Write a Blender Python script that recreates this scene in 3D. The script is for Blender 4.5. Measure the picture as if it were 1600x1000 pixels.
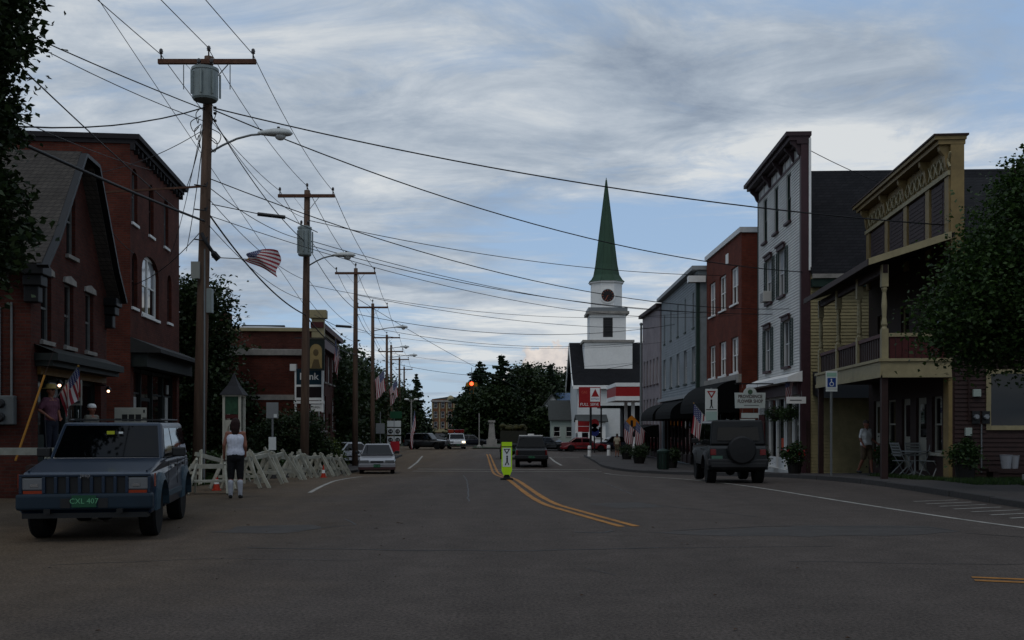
import bpy, bmesh, math, random
import numpy as np
from mathutils import Vector, Matrix, Euler
R = math.radians
for o in list(bpy.data.objects):
    bpy.data.objects.remove(o)
SC = bpy.context.scene
COL = SC.collection

# ------------------------------------------------------------------ camera
CAMZ = 1.6
cd = bpy.data.cameras.new('camera'); cam = bpy.data.objects.new('camera', cd); COL.objects.link(cam)
cam.location = (0, 0, CAMZ); cam.rotation_euler = (R(90), 0, 0)
cd.sensor_width = 36; cd.lens = 36; cd.shift_y = 0.10125; cd.clip_start = 0.1; cd.clip_end = 5000
SC.camera = cam
# ------------------------------------------------------------------ world
W = bpy.data.worlds.new('World'); SC.world = W; W.use_nodes = True
SUN_EL, SUN_AZ = R(58), R(205)          # azimuth from +Y clockwise: behind the camera, left
nt = W.node_tree; nt.nodes.clear()
def N(t, **k):
    n = nt.nodes.new(t)
    for a, b in k.items(): setattr(n, a, b)
    return n
def LK(a, b): nt.links.new(a, b)
def MA(op, a, b=None, c=None, clamp=False):
    n = N('ShaderNodeMath', operation=op); n.use_clamp = clamp
    for i, v in enumerate((a, b, c)):
        if v is None: continue
        if isinstance(v, (int, float)): n.inputs[i].default_value = v
        else: LK(v, n.inputs[i])
    return n.outputs[0]
def RAMP(fac, stops):
    n = N('ShaderNodeValToRGB'); e = n.color_ramp.elements
    while len(e) < len(stops): e.new(0.5)
    for k, (p, c) in enumerate(stops):
        e[k].position = p; e[k].color = (*c, 1) if len(c) == 3 else c
    LK(fac, n.inputs[0]); return n.outputs[0]
def MIX(f, a, b, bt='MIX'):
    n = N('ShaderNodeMix', data_type='RGBA', blend_type=bt)
    for s, v in ((n.inputs[0], f), (n.inputs[6], a), (n.inputs[7], b)):
        if isinstance(v, (int, float)): s.default_value = v
        elif isinstance(v, tuple): s.default_value = (*v, 1)
        else: LK(v, s)
    return n.outputs[2]
tc = N('ShaderNodeTexCoord'); sep = N('ShaderNodeSeparateXYZ'); LK(tc.outputs['Generated'], sep.inputs[0])
dx, dy, dz = sep.outputs
sky = N('ShaderNodeTexSky', sky_type='NISHITA', sun_disc=False, sun_elevation=SUN_EL, sun_rotation=SUN_AZ)
sky.air_density = 1.0; sky.dust_density = 0.6; sky.ozone_density = 2.0
zc = MA('ADD', MA('MAXIMUM', dz, 0.0), 0.10)
cmb = N('ShaderNodeCombineXYZ'); LK(MA('DIVIDE', dx, zc), cmb.inputs[0]); LK(MA('DIVIDE', dy, zc), cmb.inputs[1])
def noise(vec, scale, det, rough=0.55, dist=0.0, off=(0, 0, 0), sc=(1, 1, 1)):
    mp = N('ShaderNodeMapping'); mp.inputs['Location'].default_value = off; mp.inputs['Scale'].default_value = sc
    LK(vec, mp.inputs[0])
    n = N('ShaderNodeTexNoise'); n.inputs['Scale'].default_value = scale; n.inputs['Detail'].default_value = det
    n.inputs['Roughness'].default_value = rough; n.inputs['Distortion'].default_value = dist
    LK(mp.outputs[0], n.inputs['Vector']); return n.outputs['Fac']
n1 = noise(cmb.outputs[0], 0.6, 10, 0.6, 0.5, (3.1, 1.7, 0), (0.7, 1.25, 1))
n2 = noise(cmb.outputs[0], 0.42, 7, 0.55, 0.2, (7.7, 4.2, 0), (1, 1.2, 1))
n3 = noise(cmb.outputs[0], 2.4, 8, 0.66, 0.6, (1.2, 8.4, 0), (0.85, 1.25, 1))
dens = MA('ADD', MA('MULTIPLY', n1, 0.72), MA('MULTIPLY', n3, 0.28))
cover = RAMP(dens, [(0.415, (0, 0, 0)), (0.53, (1, 1, 1))])
n4 = noise(cmb.outputs[0], 1.1, 8, 0.62, 0.5, (5.5, 2.4, 0), (1, 1.3, 1))
shade = RAMP(MA('ADD', MA('MULTIPLY', n2, 0.4), MA('ADD', MA('MULTIPLY', n3, 0.25), MA('MULTIPLY', n4, 0.35))),
             [(0.40, (1.5, 1.85, 2.4)), (0.47, (2.5, 2.9, 3.4)), (0.52, (3.4, 3.75, 4.15)), (0.575, (4.7, 4.85, 4.9))])
blue = MIX(0.8, sky.outputs[0], (2.05, 2.9, 4.15))
base = MIX(MA('MULTIPLY', cover, 0.94), blue, shade)
# low heap cloud on the horizon down the street
wv = noise(tc.outputs['Generated'], 34, 6, 0.6)
ax = MA('DIVIDE', MA('SUBTRACT', MA('ADD', dx, MA('MULTIPLY', MA('SUBTRACT', wv, 0.5), 0.10)), 0.036), 0.031)
az = MA('DIVIDE', MA('SUBTRACT', MA('ADD', dz, MA('MULTIPLY', MA('SUBTRACT', wv, 0.5), 0.07)), 0.063), 0.021)
heap = MA('SUBTRACT', 1.0, MA('ADD', MA('MULTIPLY', ax, ax), MA('MULTIPLY', az, az)))
heap = MA('MULTIPLY', MA('MULTIPLY', heap, 3.0, clamp=True), MA('GREATER_THAN', dy, 0))
base = MIX(MA('MULTIPLY', heap, 0.95), base, MIX(RAMP(wv, [(0.4, (0, 0, 0)), (0.6, (1, 1, 1))]), (3.4, 3.2, 3.2), (5.2, 4.7, 4.35)))
bg = N('ShaderNodeBackground'); LK(base, bg.inputs[0]); bg.inputs[1].default_value = 0.15
wo = N('ShaderNodeOutputWorld'); LK(bg.outputs[0], wo.inputs[0])
# ------------------------------------------------------------------ sun behind cloud
sd = bpy.data.lights.new('sun', 'SUN'); sun = bpy.data.objects.new('sun', sd); COL.objects.link(sun)
sd.energy = 0.5; sd.angle = R(20); sd.color = (1.0, 0.95, 0.88)
sdir = Vector((math.sin(SUN_AZ) * math.cos(SUN_EL), math.cos(SUN_AZ) * math.cos(SUN_EL), math.sin(SUN_EL)))
sun.rotation_euler = (-sdir).to_track_quat('-Z', 'Y').to_euler(); sun.location = sdir * 60
SC.view_settings.view_transform = 'Standard'; SC.view_settings.look = 'None'
SC.view_settings.exposure = 0.0; SC.view_settings.gamma = 1.0; SC.view_settings.use_curve_mapping = False
SC.render.engine = 'CYCLES'

# ------------------------------------------------------------------ helpers
random.seed(4)
def gz(y):
    """height of the street along its length: level, then a dip, then nearly level"""
    if y < 24: return 0.0
    if y < 56:
        t = (y - 24) / 32; return -0.9 * (3 * t * t - 2 * t * t * t)
    if y < 110: return -0.9 - 0.3 * (y - 56) / 54
    return -1.2
def at(px, py, d):
    return Vector(((px - 800) / 1600 * d, d, CAMZ - (py - 662) / 1600 * d))

MATS = {}
def tone(c): return tuple(v ** 1.36 for v in c)
def mat(name, col, rough=0.8, var=0.0, scale=6.0, bump=0.0, bscale=40.0, metal=0.0, spec=0.3, emit=None, estr=0.0,
        col2=None, island=False, stain=0.0, stretch=(1, 1, 1), trans=0.0):
    if name in MATS: return MATS[name]
    col = tone(col); col2 = tone(col2) if col2 else None
    m = bpy.data.materials.new(name); m.use_nodes = True; MATS[name] = m
    t = m.node_tree; b = t.nodes['Principled BSDF']
    b.inputs['Roughness'].default_value = rough; b.inputs['Metallic'].default_value = metal
    b.inputs['Specular IOR Level'].default_value = spec
    def nd(ty, **k):
        n = t.nodes.new(ty)
        for a, v in k.items(): setattr(n, a, v)
        return n
    b.inputs['Base Color'].default_value = (*col, 1)
    if var or col2 or stain or island:
        co = nd('ShaderNodeTexCoord'); mp = nd('ShaderNodeMapping'); mp.inputs['Scale'].default_value = stretch
        t.links.new(co.outputs['Object'], mp.inputs[0])
        c2 = col2 or tuple(min(1, c * (1 + var)) for c in col); c1 = col if col2 else tuple(c * (1 - var) for c in col)
        mx = nd('ShaderNodeMix', data_type='RGBA'); mx.inputs[6].default_value = (*c1, 1); mx.inputs[7].default_value = (*c2, 1)
        if island:
            g = nd('ShaderNodeNewGeometry'); t.links.new(g.outputs['Random Per Island'], mx.inputs[0])
        else:
            n = nd('ShaderNodeTexNoise'); n.inputs['Scale'].default_value = scale; n.inputs['Detail'].default_value = 6
            n.inputs['Roughness'].default_value = 0.65
            t.links.new(mp.outputs[0], n.inputs['Vector'])
            rp = nd('ShaderNodeMapRange'); rp.inputs[1].default_value = 0.32; rp.inputs[2].default_value = 0.68
            t.links.new(n.outputs['Fac'], rp.inputs[0]); t.links.new(rp.outputs[0], mx.inputs[0])
        out = mx.outputs[2]
        if stain:
            n = nd('ShaderNodeTexNoise'); n.inputs['Scale'].default_value = scale * 0.23; n.inputs['Detail'].default_value = 4
            t.links.new(mp.outputs[0], n.inputs['Vector'])
            rp = nd('ShaderNodeMapRange'); rp.inputs[1].default_value = 0.4; rp.inputs[2].default_value = 0.7
            rp.inputs[3].default_value = 1.0; rp.inputs[4].default_value = 1 - stain
            t.links.new(n.outputs['Fac'], rp.inputs[0])
            m2 = nd('ShaderNodeMix', data_type='RGBA', blend_type='MULTIPLY'); m2.inputs[0].default_value = 1
            t.links.new(out, m2.inputs[6]); t.links.new(rp.outputs[0], m2.inputs[7]); out = m2.outputs[2]
        t.links.new(out, b.inputs['Base Color'])
    if bump:
        co = nd('ShaderNodeTexCoord'); n = nd('ShaderNodeTexNoise'); n.inputs['Scale'].default_value = bscale; n.inputs['Detail'].default_value = 5
        t.links.new(co.outputs['Object'], n.inputs['Vector'])
        bp = nd('ShaderNodeBump'); bp.inputs['Strength'].default_value = bump; bp.inputs['Distance'].default_value = 0.02
        t.links.new(n.outputs['Fac'], bp.inputs['Height']); t.links.new(bp.outputs[0], b.inputs['Normal'])
    if trans:
        b.inputs['Subsurface Weight'].default_value = 0.0
        tr = nd('ShaderNodeBsdfTranslucent'); ms = nd('ShaderNodeMixShader'); ms.inputs[0].default_value = trans
        src = b.inputs['Base Color'].links[0].from_socket if b.inputs['Base Color'].links else None
        if src: t.links.new(src, tr.inputs[0])
        else: tr.inputs[0].default_value = (*col, 1)
        out = t.nodes['Material Output']
        t.links.new(b.outputs[0], ms.inputs[1]); t.links.new(tr.outputs[0], ms.inputs[2]); t.links.new(ms.outputs[0], out.inputs[0])
    if emit:
        b.inputs['Emission Color'].default_value = (*emit, 1); b.inputs['Emission Strength'].default_value = estr
    return m

def brickmat(name, c1, c2, mortar, bw=0.21, bh=0.075, msz=0.010, stain=0.35):
    """courses laid out in the object's own metres"""
    c1, c2, mortar = tone(c1), tone(c2), tone(mortar)
    m = bpy.data.materials.new(name); m.use_nodes = True; MATS[name] = m
    t = m.node_tree; b = t.nodes['Principled BSDF']; b.inputs['Roughness'].default_value = 0.9; b.inputs['Specular IOR Level'].default_value = 0.15
    co = t.nodes.new('ShaderNodeTexCoord'); sp = t.nodes.new('ShaderNodeSeparateXYZ'); t.links.new(co.outputs['Object'], sp.inputs[0])
    ad = t.nodes.new('ShaderNodeMath'); t.links.new(sp.outputs[0], ad.inputs[0]); t.links.new(sp.outputs[1], ad.inputs[1])
    cb = t.nodes.new('ShaderNodeCombineXYZ'); t.links.new(ad.outputs[0], cb.inputs[0]); t.links.new(sp.outputs[2], cb.inputs[1])
    br = t.nodes.new('ShaderNodeTexBrick'); t.links.new(cb.outputs[0], br.inputs['Vector'])
    br.inputs['Color1'].default_value = (*c1, 1); br.inputs['Color2'].default_value = (*c2, 1); br.inputs['Mortar'].default_value = (*mortar, 1)
    br.inputs['Scale'].default_value = 1.0; br.inputs['Brick Width'].default_value = bw; br.inputs['Row Height'].default_value = bh
    br.inputs['Mortar Size'].default_value = msz; br.inputs['Bias'].default_value = -0.1
    n = t.nodes.new('ShaderNodeTexNoise'); n.inputs['Scale'].default_value = 0.9; n.inputs['Detail'].default_value = 6; n.inputs['Roughness'].default_value = 0.7
    t.links.new(co.outputs['Object'], n.inputs['Vector'])
    rp = t.nodes.new('ShaderNodeMapRange'); rp.inputs[1].default_value = 0.3; rp.inputs[2].default_value = 0.7
    rp.inputs[3].default_value = 1 - stain; rp.inputs[4].default_value = 1.12; t.links.new(n.outputs['Fac'], rp.inputs[0])
    mx = t.nodes.new('ShaderNodeMix'); mx.data_type = 'RGBA'; mx.blend_type = 'MULTIPLY'; mx.inputs[0].default_value = 1
    t.links.new(br.outputs['Color'], mx.inputs[6]); t.links.new(rp.outputs[0], mx.inputs[7])
    t.links.new(mx.outputs[2], b.inputs['Base Color'])
    bp = t.nodes.new('ShaderNodeBump'); bp.inputs['Strength'].default_value = 0.6; bp.inputs['Distance'].default_value = 0.012
    iv = t.nodes.new('ShaderNodeMath'); iv.operation = 'SUBTRACT'; iv.inputs[0].default_value = 1; t.links.new(br.outputs['Fac'], iv.inputs[1])
    t.links.new(iv.outputs[0], bp.inputs['Height']); t.links.new(bp.outputs[0], b.inputs['Normal'])
    return m

class B:
    def __init__(s): s.v = []; s.f = []; s.m = []
    def quad(s, *p, m=0):
        k = len(s.v); s.v += [tuple(q) for q in p]; s.f.append(tuple(range(k, k + len(p)))); s.m.append(m); return s
    def box(s, x0, x1, y0, y1, z0, z1, m=0):
        k = len(s.v)
        s.v += [(x0,y0,z0),(x1,y0,z0),(x1,y1,z0),(x0,y1,z0),(x0,y0,z1),(x1,y0,z1),(x1,y1,z1),(x0,y1,z1)]
        for f in ((0,3,2,1),(4,5,6,7),(0,1,5,4),(1,2,6,5),(2,3,7,6),(3,0,4,7)):
            s.f.append(tuple(k + i for i in f)); s.m.append(m)
        return s
    def hull8(s, p, m=0):
        """8 corners in box order"""
        k = len(s.v); s.v += [tuple(q) for q in p]
        for f in ((0,3,2,1),(4,5,6,7),(0,1,5,4),(1,2,6,5),(2,3,7,6),(3,0,4,7)):
            s.f.append(tuple(k + i for i in f)); s.m.append(m)
        return s
    def obox(s, c, size, rot=(0, 0, 0), m=0):
        mtx = Euler(rot).to_matrix(); h = [q / 2 for q in size]; c = Vector(c)
        pts = [c + mtx @ Vector((sx * h[0], sy * h[1], sz * h[2])) for sx, sy, sz in
               ((-1,-1,-1),(1,-1,-1),(1,1,-1),(-1,1,-1),(-1,-1,1),(1,-1,1),(1,1,1),(-1,1,1))]
        return s.hull8(pts, m)
    def bar(s, a, b, w, h, m=0, up=(0, 0, 1)):
        a = Vector(a); b = Vector(b); d = (b - a).normalized(); u = Vector(up)
        if abs(d.dot(u)) > 0.97: u = Vector((0, 1, 0))
        x = d.cross(u).normalized() * (w / 2); y = x.cross(d).normalized() * (h / 2)
        return s.hull8([a - x - y, a + x - y, b + x - y, b - x - y, a - x + y, a + x + y, b + x + y, b - x + y], m)
    def tube(s, pts, r, n=8, m=0, cap=True, sx=1.0, sy=1.0):
        pts = [Vector(p) for p in pts]; L = len(pts)
        rr = r if isinstance(r, (list, tuple)) else [r] * L
        k = len(s.v); prev = None
        for i, p in enumerate(pts):
            d = (pts[min(i + 1, L - 1)] - pts[max(i - 1, 0)]).normalized()
            if prev is None:
                u = Vector((0, 0, 1)) if abs(d.z) < 0.9 else Vector((1, 0, 0))
                x = d.cross(u).normalized()
            else:
                x = (prev - d * prev.dot(d)).normalized()
            prev = x; y = d.cross(x)
            for j in range(n):
                a = 2 * math.pi * j / n
                s.v.append(tuple(p + x * (math.cos(a) * rr[i] * sx) + y * (math.sin(a) * rr[i] * sy)))
        for i in range(L - 1):
            for j in range(n):
                s.f.append((k + i*n + j, k + i*n + (j+1) % n, k + (i+1)*n + (j+1) % n, k + (i+1)*n + j)); s.m.append(m)
        if cap:
            s.f.append(tuple(k + j for j in reversed(range(n)))); s.m.append(m)
            s.f.append(tuple(k + (L-1)*n + j for j in range(n))); s.m.append(m)
        return s
    def lathe(s, prof, n=12, c=(0, 0, 0), axis='z', m=0, a0=0.0):
        k = len(s.v); c = Vector(c)
        for (r, z) in prof:
            for j in range(n):
                a = 2 * math.pi * j / n + a0; p = (math.cos(a) * r, math.sin(a) * r, z)
                if axis == 'x': p = (z, p[0], p[1])
                elif axis == 'y': p = (p[0], z, -p[1])
                s.v.append(tuple(c + Vector(p)))
        for i in range(len(prof) - 1):
            for j in range(n):
                s.f.append((k + i*n + j, k + i*n + (j+1) % n, k + (i+1)*n + (j+1) % n, k + (i+1)*n + j)); s.m.append(m)
        s.f.append(tuple(k + j for j in reversed(range(n)))); s.m.append(m)
        s.f.append(tuple(k + (len(prof)-1)*n + j for j in range(n))); s.m.append(m)
        return s
    def ball(s, c, r, n=10, sc=(1, 1, 1), m=0):
        k = len(s.v); L = max(4, n // 2 + 1)
        for i in range(L + 1):
            th = math.pi * i / L
            for j in range(n):
                a = 2 * math.pi * j / n
                s.v.append((c[0] + r*sc[0]*math.sin(th)*math.cos(a), c[1] + r*sc[1]*math.sin(th)*math.sin(a), c[2] + r*sc[2]*math.cos(th)))
        for i in range(L):
            for j in range(n):
                s.f.append((k + i*n + j, k + (i+1)*n + j, k + (i+1)*n + (j+1) % n, k + i*n + (j+1) % n)); s.m.append(m)
        return s
    def prism(s, poly, axis, a0, a1, m=0):
        """poly: 2-D outline; axis x -> (y,z), y -> (x,z), z -> (x,y)"""
        def P(p, a): return {'x': (a, p[0], p[1]), 'y': (p[0], a, p[1]), 'z': (p[0], p[1], a)}[axis]
        k = len(s.v); n = len(poly)
        s.v += [P(p, a0) for p in poly] + [P(p, a1) for p in poly]
        s.f.append(tuple(k + i for i in range(n))); s.m.append(m)
        s.f.append(tuple(k + n + i for i in reversed(range(n)))); s.m.append(m)
        for i in range(n):
            j = (i + 1) % n; s.f.append((k + i, k + n + i, k + n + j, k + j)); s.m.append(m)
        return s
    def mesh(s, name, mats, smooth=False, fix=True):
        me = bpy.data.meshes.new(name); me.from_pydata(s.v, [], s.f)
        mats = mats if isinstance(mats, (list, tuple)) else [mats]
        for q in mats: me.materials.append(q)
        if len(mats) > 1: me.polygons.foreach_set('material_index', s.m)
        if smooth: me.polygons.foreach_set('use_smooth', [True] * len(s.f))
        if fix:
            bm = bmesh.new(); bm.from_mesh(me); bmesh.ops.remove_doubles(bm, verts=bm.verts, dist=1e-5)
            bmesh.ops.recalc_face_normals(bm, faces=bm.faces); bm.to_mesh(me); bm.free()
        me.update(); return me
    def build(s, name, mats, parent=None, smooth=False, bevel=0, loc=None, rot=None, seg=2, fix=True):
        o = link(name, s.mesh(name, mats, smooth, fix), parent, loc, rot)
        if bevel:
            b = o.modifiers.new('bevel', 'BEVEL'); b.width = bevel; b.segments = seg; b.limit_method = 'ANGLE'; b.angle_limit = R(28)
            b.harden_normals = False
        return o
def link(name, me, parent=None, loc=None, rot=None):
    o = bpy.data.objects.new(name, me); COL.objects.link(o)
    if parent is not None: o.parent = parent
    if loc is not None: o.location = loc
    if rot is not None: o.rotation_euler = rot
    return o
def tag(o, label=None, cat=None, group=None, kind=None):
    if label: o['label'] = label
    if cat: o['category'] = cat
    if group: o['group'] = group
    if kind: o['kind'] = kind
    return o
def thing(name, label, cat, loc=(0, 0, 0), rz=0.0, group=None):
    o = bpy.data.objects.new(name, None); COL.objects.link(o); o.empty_display_size = 0.2
    o.location = loc; o.rotation_euler = (0, 0, rz)
    return tag(o, label, cat, group)
def copy_tree(o, parent=None):
    c = o.copy(); COL.objects.link(c)
    if parent is not None: c.parent = parent
    for ch in list(o.children): copy_tree(ch, c)
    return c
def text(body, size, m, parent, loc, rot=(R(90), 0, 0), name='lettering', ext=0.004, sx=1.0, align='CENTER', bold=0.0):
    cu = bpy.data.curves.new('lettering', 'FONT'); cu.body = body; cu.size = size; cu.align_x = align; cu.align_y = 'CENTER'
    cu.extrude = ext; cu.offset = bold; cu.resolution_u = 2
    tmp = bpy.data.objects.new('tmp', cu); COL.objects.link(tmp)
    me = bpy.data.meshes.new_from_object(tmp.evaluated_get(bpy.context.evaluated_depsgraph_get()))
    bpy.data.objects.remove(tmp); me.materials.clear(); me.materials.append(m)
    o = link(name, me, parent, loc, rot); o.scale = (sx, 1, 1); return o

# ------------------------------------------------------------------ palette
ASPH = mat('asphalt', (0.062, 0.058, 0.056), 0.92, 0.30, 2.2, 0.5, 90, spec=0.15, stain=0.25)
GRAVEL = mat('gravel', (0.105, 0.09, 0.074), 0.95, 0.28, 3.0, 0.6, 70, spec=0.1, stain=0.25)
PATCH = mat('asphalt_patch_dark', (0.108, 0.099, 0.092), 0.85, 0.2, 3, 0.4, 80, spec=0.2)
TAR = mat('tar', (0.02, 0.02, 0.021), 0.6, 0.2, 9, spec=0.3)
WALK = mat('sidewalk_concrete', (0.105, 0.094, 0.088), 0.93, 0.2, 3, 0.4, 50, stain=0.3)
KERB = mat('kerb_granite', (0.085, 0.08, 0.077), 0.9, 0.25, 14, 0.3, 60)
EARTH = mat('earth', (0.07, 0.062, 0.045), 1.0, 0.35, 1.2, 0.5, 30)
PAINTW = mat('road_paint_white', (0.40, 0.385, 0.35), 0.8, 0.3, 12, stain=0.45)
PAINTY = mat('road_paint_yellow', (0.42, 0.22, 0.045), 0.8, 0.25, 9, stain=0.4)
WHITE = mat('white_paint', (0.74, 0.73, 0.70), 0.6, 0.05, 4, stain=0.06)
CREAM = mat('cream_paint', (0.36, 0.315, 0.20), 0.6, 0.12, 5, stain=0.2)
YELLOW = mat('ochre_paint', (0.29, 0.22, 0.105), 0.6, 0.15, 5, stain=0.25)
BEIGE = mat('straw_clapboard', (0.36, 0.315, 0.19), 0.7, 0.14, 4, stain=0.2)
BROWN = mat('dark_brown_paint', (0.060, 0.029, 0.023), 0.7, 0.25, 5)
MAROON = mat('maroon_paint', (0.105, 0.022, 0.020), 0.6, 0.2, 5)
MAUVE = mat('mauve_trim', (0.085, 0.04, 0.047), 0.6, 0.15, 6)
GREENTRIM = mat('dark_green_trim', (0.03, 0.065, 0.050), 0.6, 0.2, 5)
DKGREEN = mat('bottle_green_paint', (0.02, 0.03, 0.025), 0.6, 0.2, 6)
GREYP = mat('grey_clapboard', (0.30, 0.325, 0.335), 0.7, 0.10, 4, stain=0.2)
MVWALL = mat('pinkish_grey_wall', (0.31, 0.27, 0.275), 0.75, 0.10, 4, stain=0.25)
WCLAP = mat('white_clapboard', (0.62, 0.61, 0.58), 0.65, 0.08, 3, stain=0.14)
STONE = mat('pale_stone', (0.36, 0.34, 0.31), 0.85, 0.18, 6, stain=0.25)
BLACK = mat('black_paint', (0.012, 0.012, 0.013), 0.5, spec=0.3)
DARKFAB = mat('dark_awning_canvas', (0.008, 0.010, 0.010), 0.85, 0.2, 8, spec=0.1)
GLASS = mat('window_glass', (0.018, 0.019, 0.021), 0.04, spec=0.4)
GLASSB = mat('bright_blind_glass', (0.42, 0.43, 0.44), 0.08, 0.12, 3, spec=0.5)
CARGLASS = mat('car_glass', (0.006, 0.007, 0.008), 0.03, spec=0.22)
WOODPOLE = mat('weathered_pole_wood', (0.165, 0.115, 0.085), 0.9, 0.35, 9, 0.5, 30, stretch=(1, 1, 0.08))
ARMWOOD = mat('crossarm_wood', (0.15, 0.085, 0.058), 0.9, 0.3, 9, 0.4, 30)
GALV = mat('galvanised_steel', (0.24, 0.25, 0.25), 0.5, 0.12, 9, metal=0.4, spec=0.4)
TRAFO = mat('transformer_grey', (0.30, 0.335, 0.325), 0.45, 0.10, 5, spec=0.4, stain=0.2)
PORC = mat('brown_porcelain', (0.05, 0.032, 0.026), 0.2, spec=0.6)
WIRE = mat('cable_black', (0.012, 0.012, 0.013), 0.6)
WIREG = mat('cable_aluminium', (0.045, 0.045, 0.048), 0.5)
RUBBER = mat('tyre_rubber', (0.012, 0.012, 0.012), 0.85, 0.2, 20, spec=0.2)
RIM = mat('steel_wheel', (0.22, 0.22, 0.23), 0.35, metal=0.8)
UNDER = mat('underbody_black', (0.008, 0.008, 0.008), 0.9)
CHROME = mat('chrome', (0.55, 0.55, 0.56), 0.12, metal=1.0)
PLASTIC = mat('black_plastic', (0.016, 0.017, 0.018), 0.55, spec=0.35)
LENS = mat('headlamp_glass', (0.20, 0.205, 0.21), 0.06, spec=0.7)
AMBER = mat('amber_lens', (0.30, 0.055, 0.012), 0.15, spec=0.5)
REDLENS = mat('red_lens', (0.20, 0.008, 0.008), 0.15, spec=0.5)
SHINGLE = brickmat('charcoal_shingle', (0.030, 0.030, 0.034), (0.042, 0.041, 0.045), (0.016, 0.016, 0.018), 0.3, 0.14, 0.012, 0.3)
SLATE = brickmat('grey_slate', (0.125, 0.113, 0.102), (0.15, 0.136, 0.12), (0.085, 0.077, 0.07), 0.13, 0.10, 0.008, 0.35)
BRICK1 = brickmat('old_red_brick', (0.125, 0.047, 0.037), (0.17, 0.064, 0.046), (0.125, 0.078, 0.065), stain=0.55)
BRICK2 = brickmat('orange_red_brick', (0.15, 0.052, 0.037), (0.20, 0.068, 0.045), (0.14, 0.085, 0.068), stain=0.55)
BRICK3 = brickmat('brown_red_brick', (0.21, 0.064, 0.040), (0.26, 0.082, 0.05), (0.17, 0.09, 0.07), stain=0.45)
LEAF = mat('maple_leaf', (0.032, 0.062, 0.022), 0.6, island=True, col2=(0.09, 0.14, 0.048), spec=0.25, trans=0.25)
LEAFD = mat('dark_leaf', (0.026, 0.046, 0.018), 0.6, island=True, col2=(0.078, 0.112, 0.042), spec=0.25, trans=0.2)
LEAFP = mat('pale_leaf', (0.05, 0.085, 0.022), 0.6, island=True, col2=(0.15, 0.19, 0.05), spec=0.25, trans=0.25)
NEEDLE = mat('pine_needles', (0.022, 0.046, 0.022), 0.6, island=True, col2=(0.055, 0.09, 0.042), spec=0.25, trans=0.1)
BARK = mat('bark', (0.055, 0.043, 0.034), 0.95, 0.3, 8, 0.8, 18, stretch=(1, 1, 0.2))
GRASS = mat('grass_blades', (0.028, 0.058, 0.012), 0.7, island=True, col2=(0.075, 0.125, 0.028), trans=0.2)
# ------------------------------------------------------------------ ground, road, pavements
def sheet(name, rows, m, kind='structure', parent=None):
    """rows: list of (y, [x...], dz); follows the street's own slope"""
    b = B(); n = len(rows[0][1])
    for (y, xs, dz_) in rows:
        for x in xs: b.v.append((x, y, gz(y) + dz_))
    for i in range(len(rows) - 1):
        for j in range(n - 1):
            b.f.append((i*n + j, i*n + j + 1, (i+1)*n + j + 1, (i+1)*n + j)); b.m.append(0)
    o = b.build(name, m, parent, smooth=True); 
    if parent is None: tag(o, kind=kind)
    return o
def frange(a, b, st):
    n = max(1, int(round((b - a) / st))); return [a + (b - a) * i / n for i in range(n + 1)]
ys = frange(-30, 130, 2) + [160, 220, 320, 500, 900, 1800, 3000]
sheet('ground', [(y, [-3000, -600, -120, -40, 0, 40, 120, 600, 3000], -0.03) for y in ys], EARTH)
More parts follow.
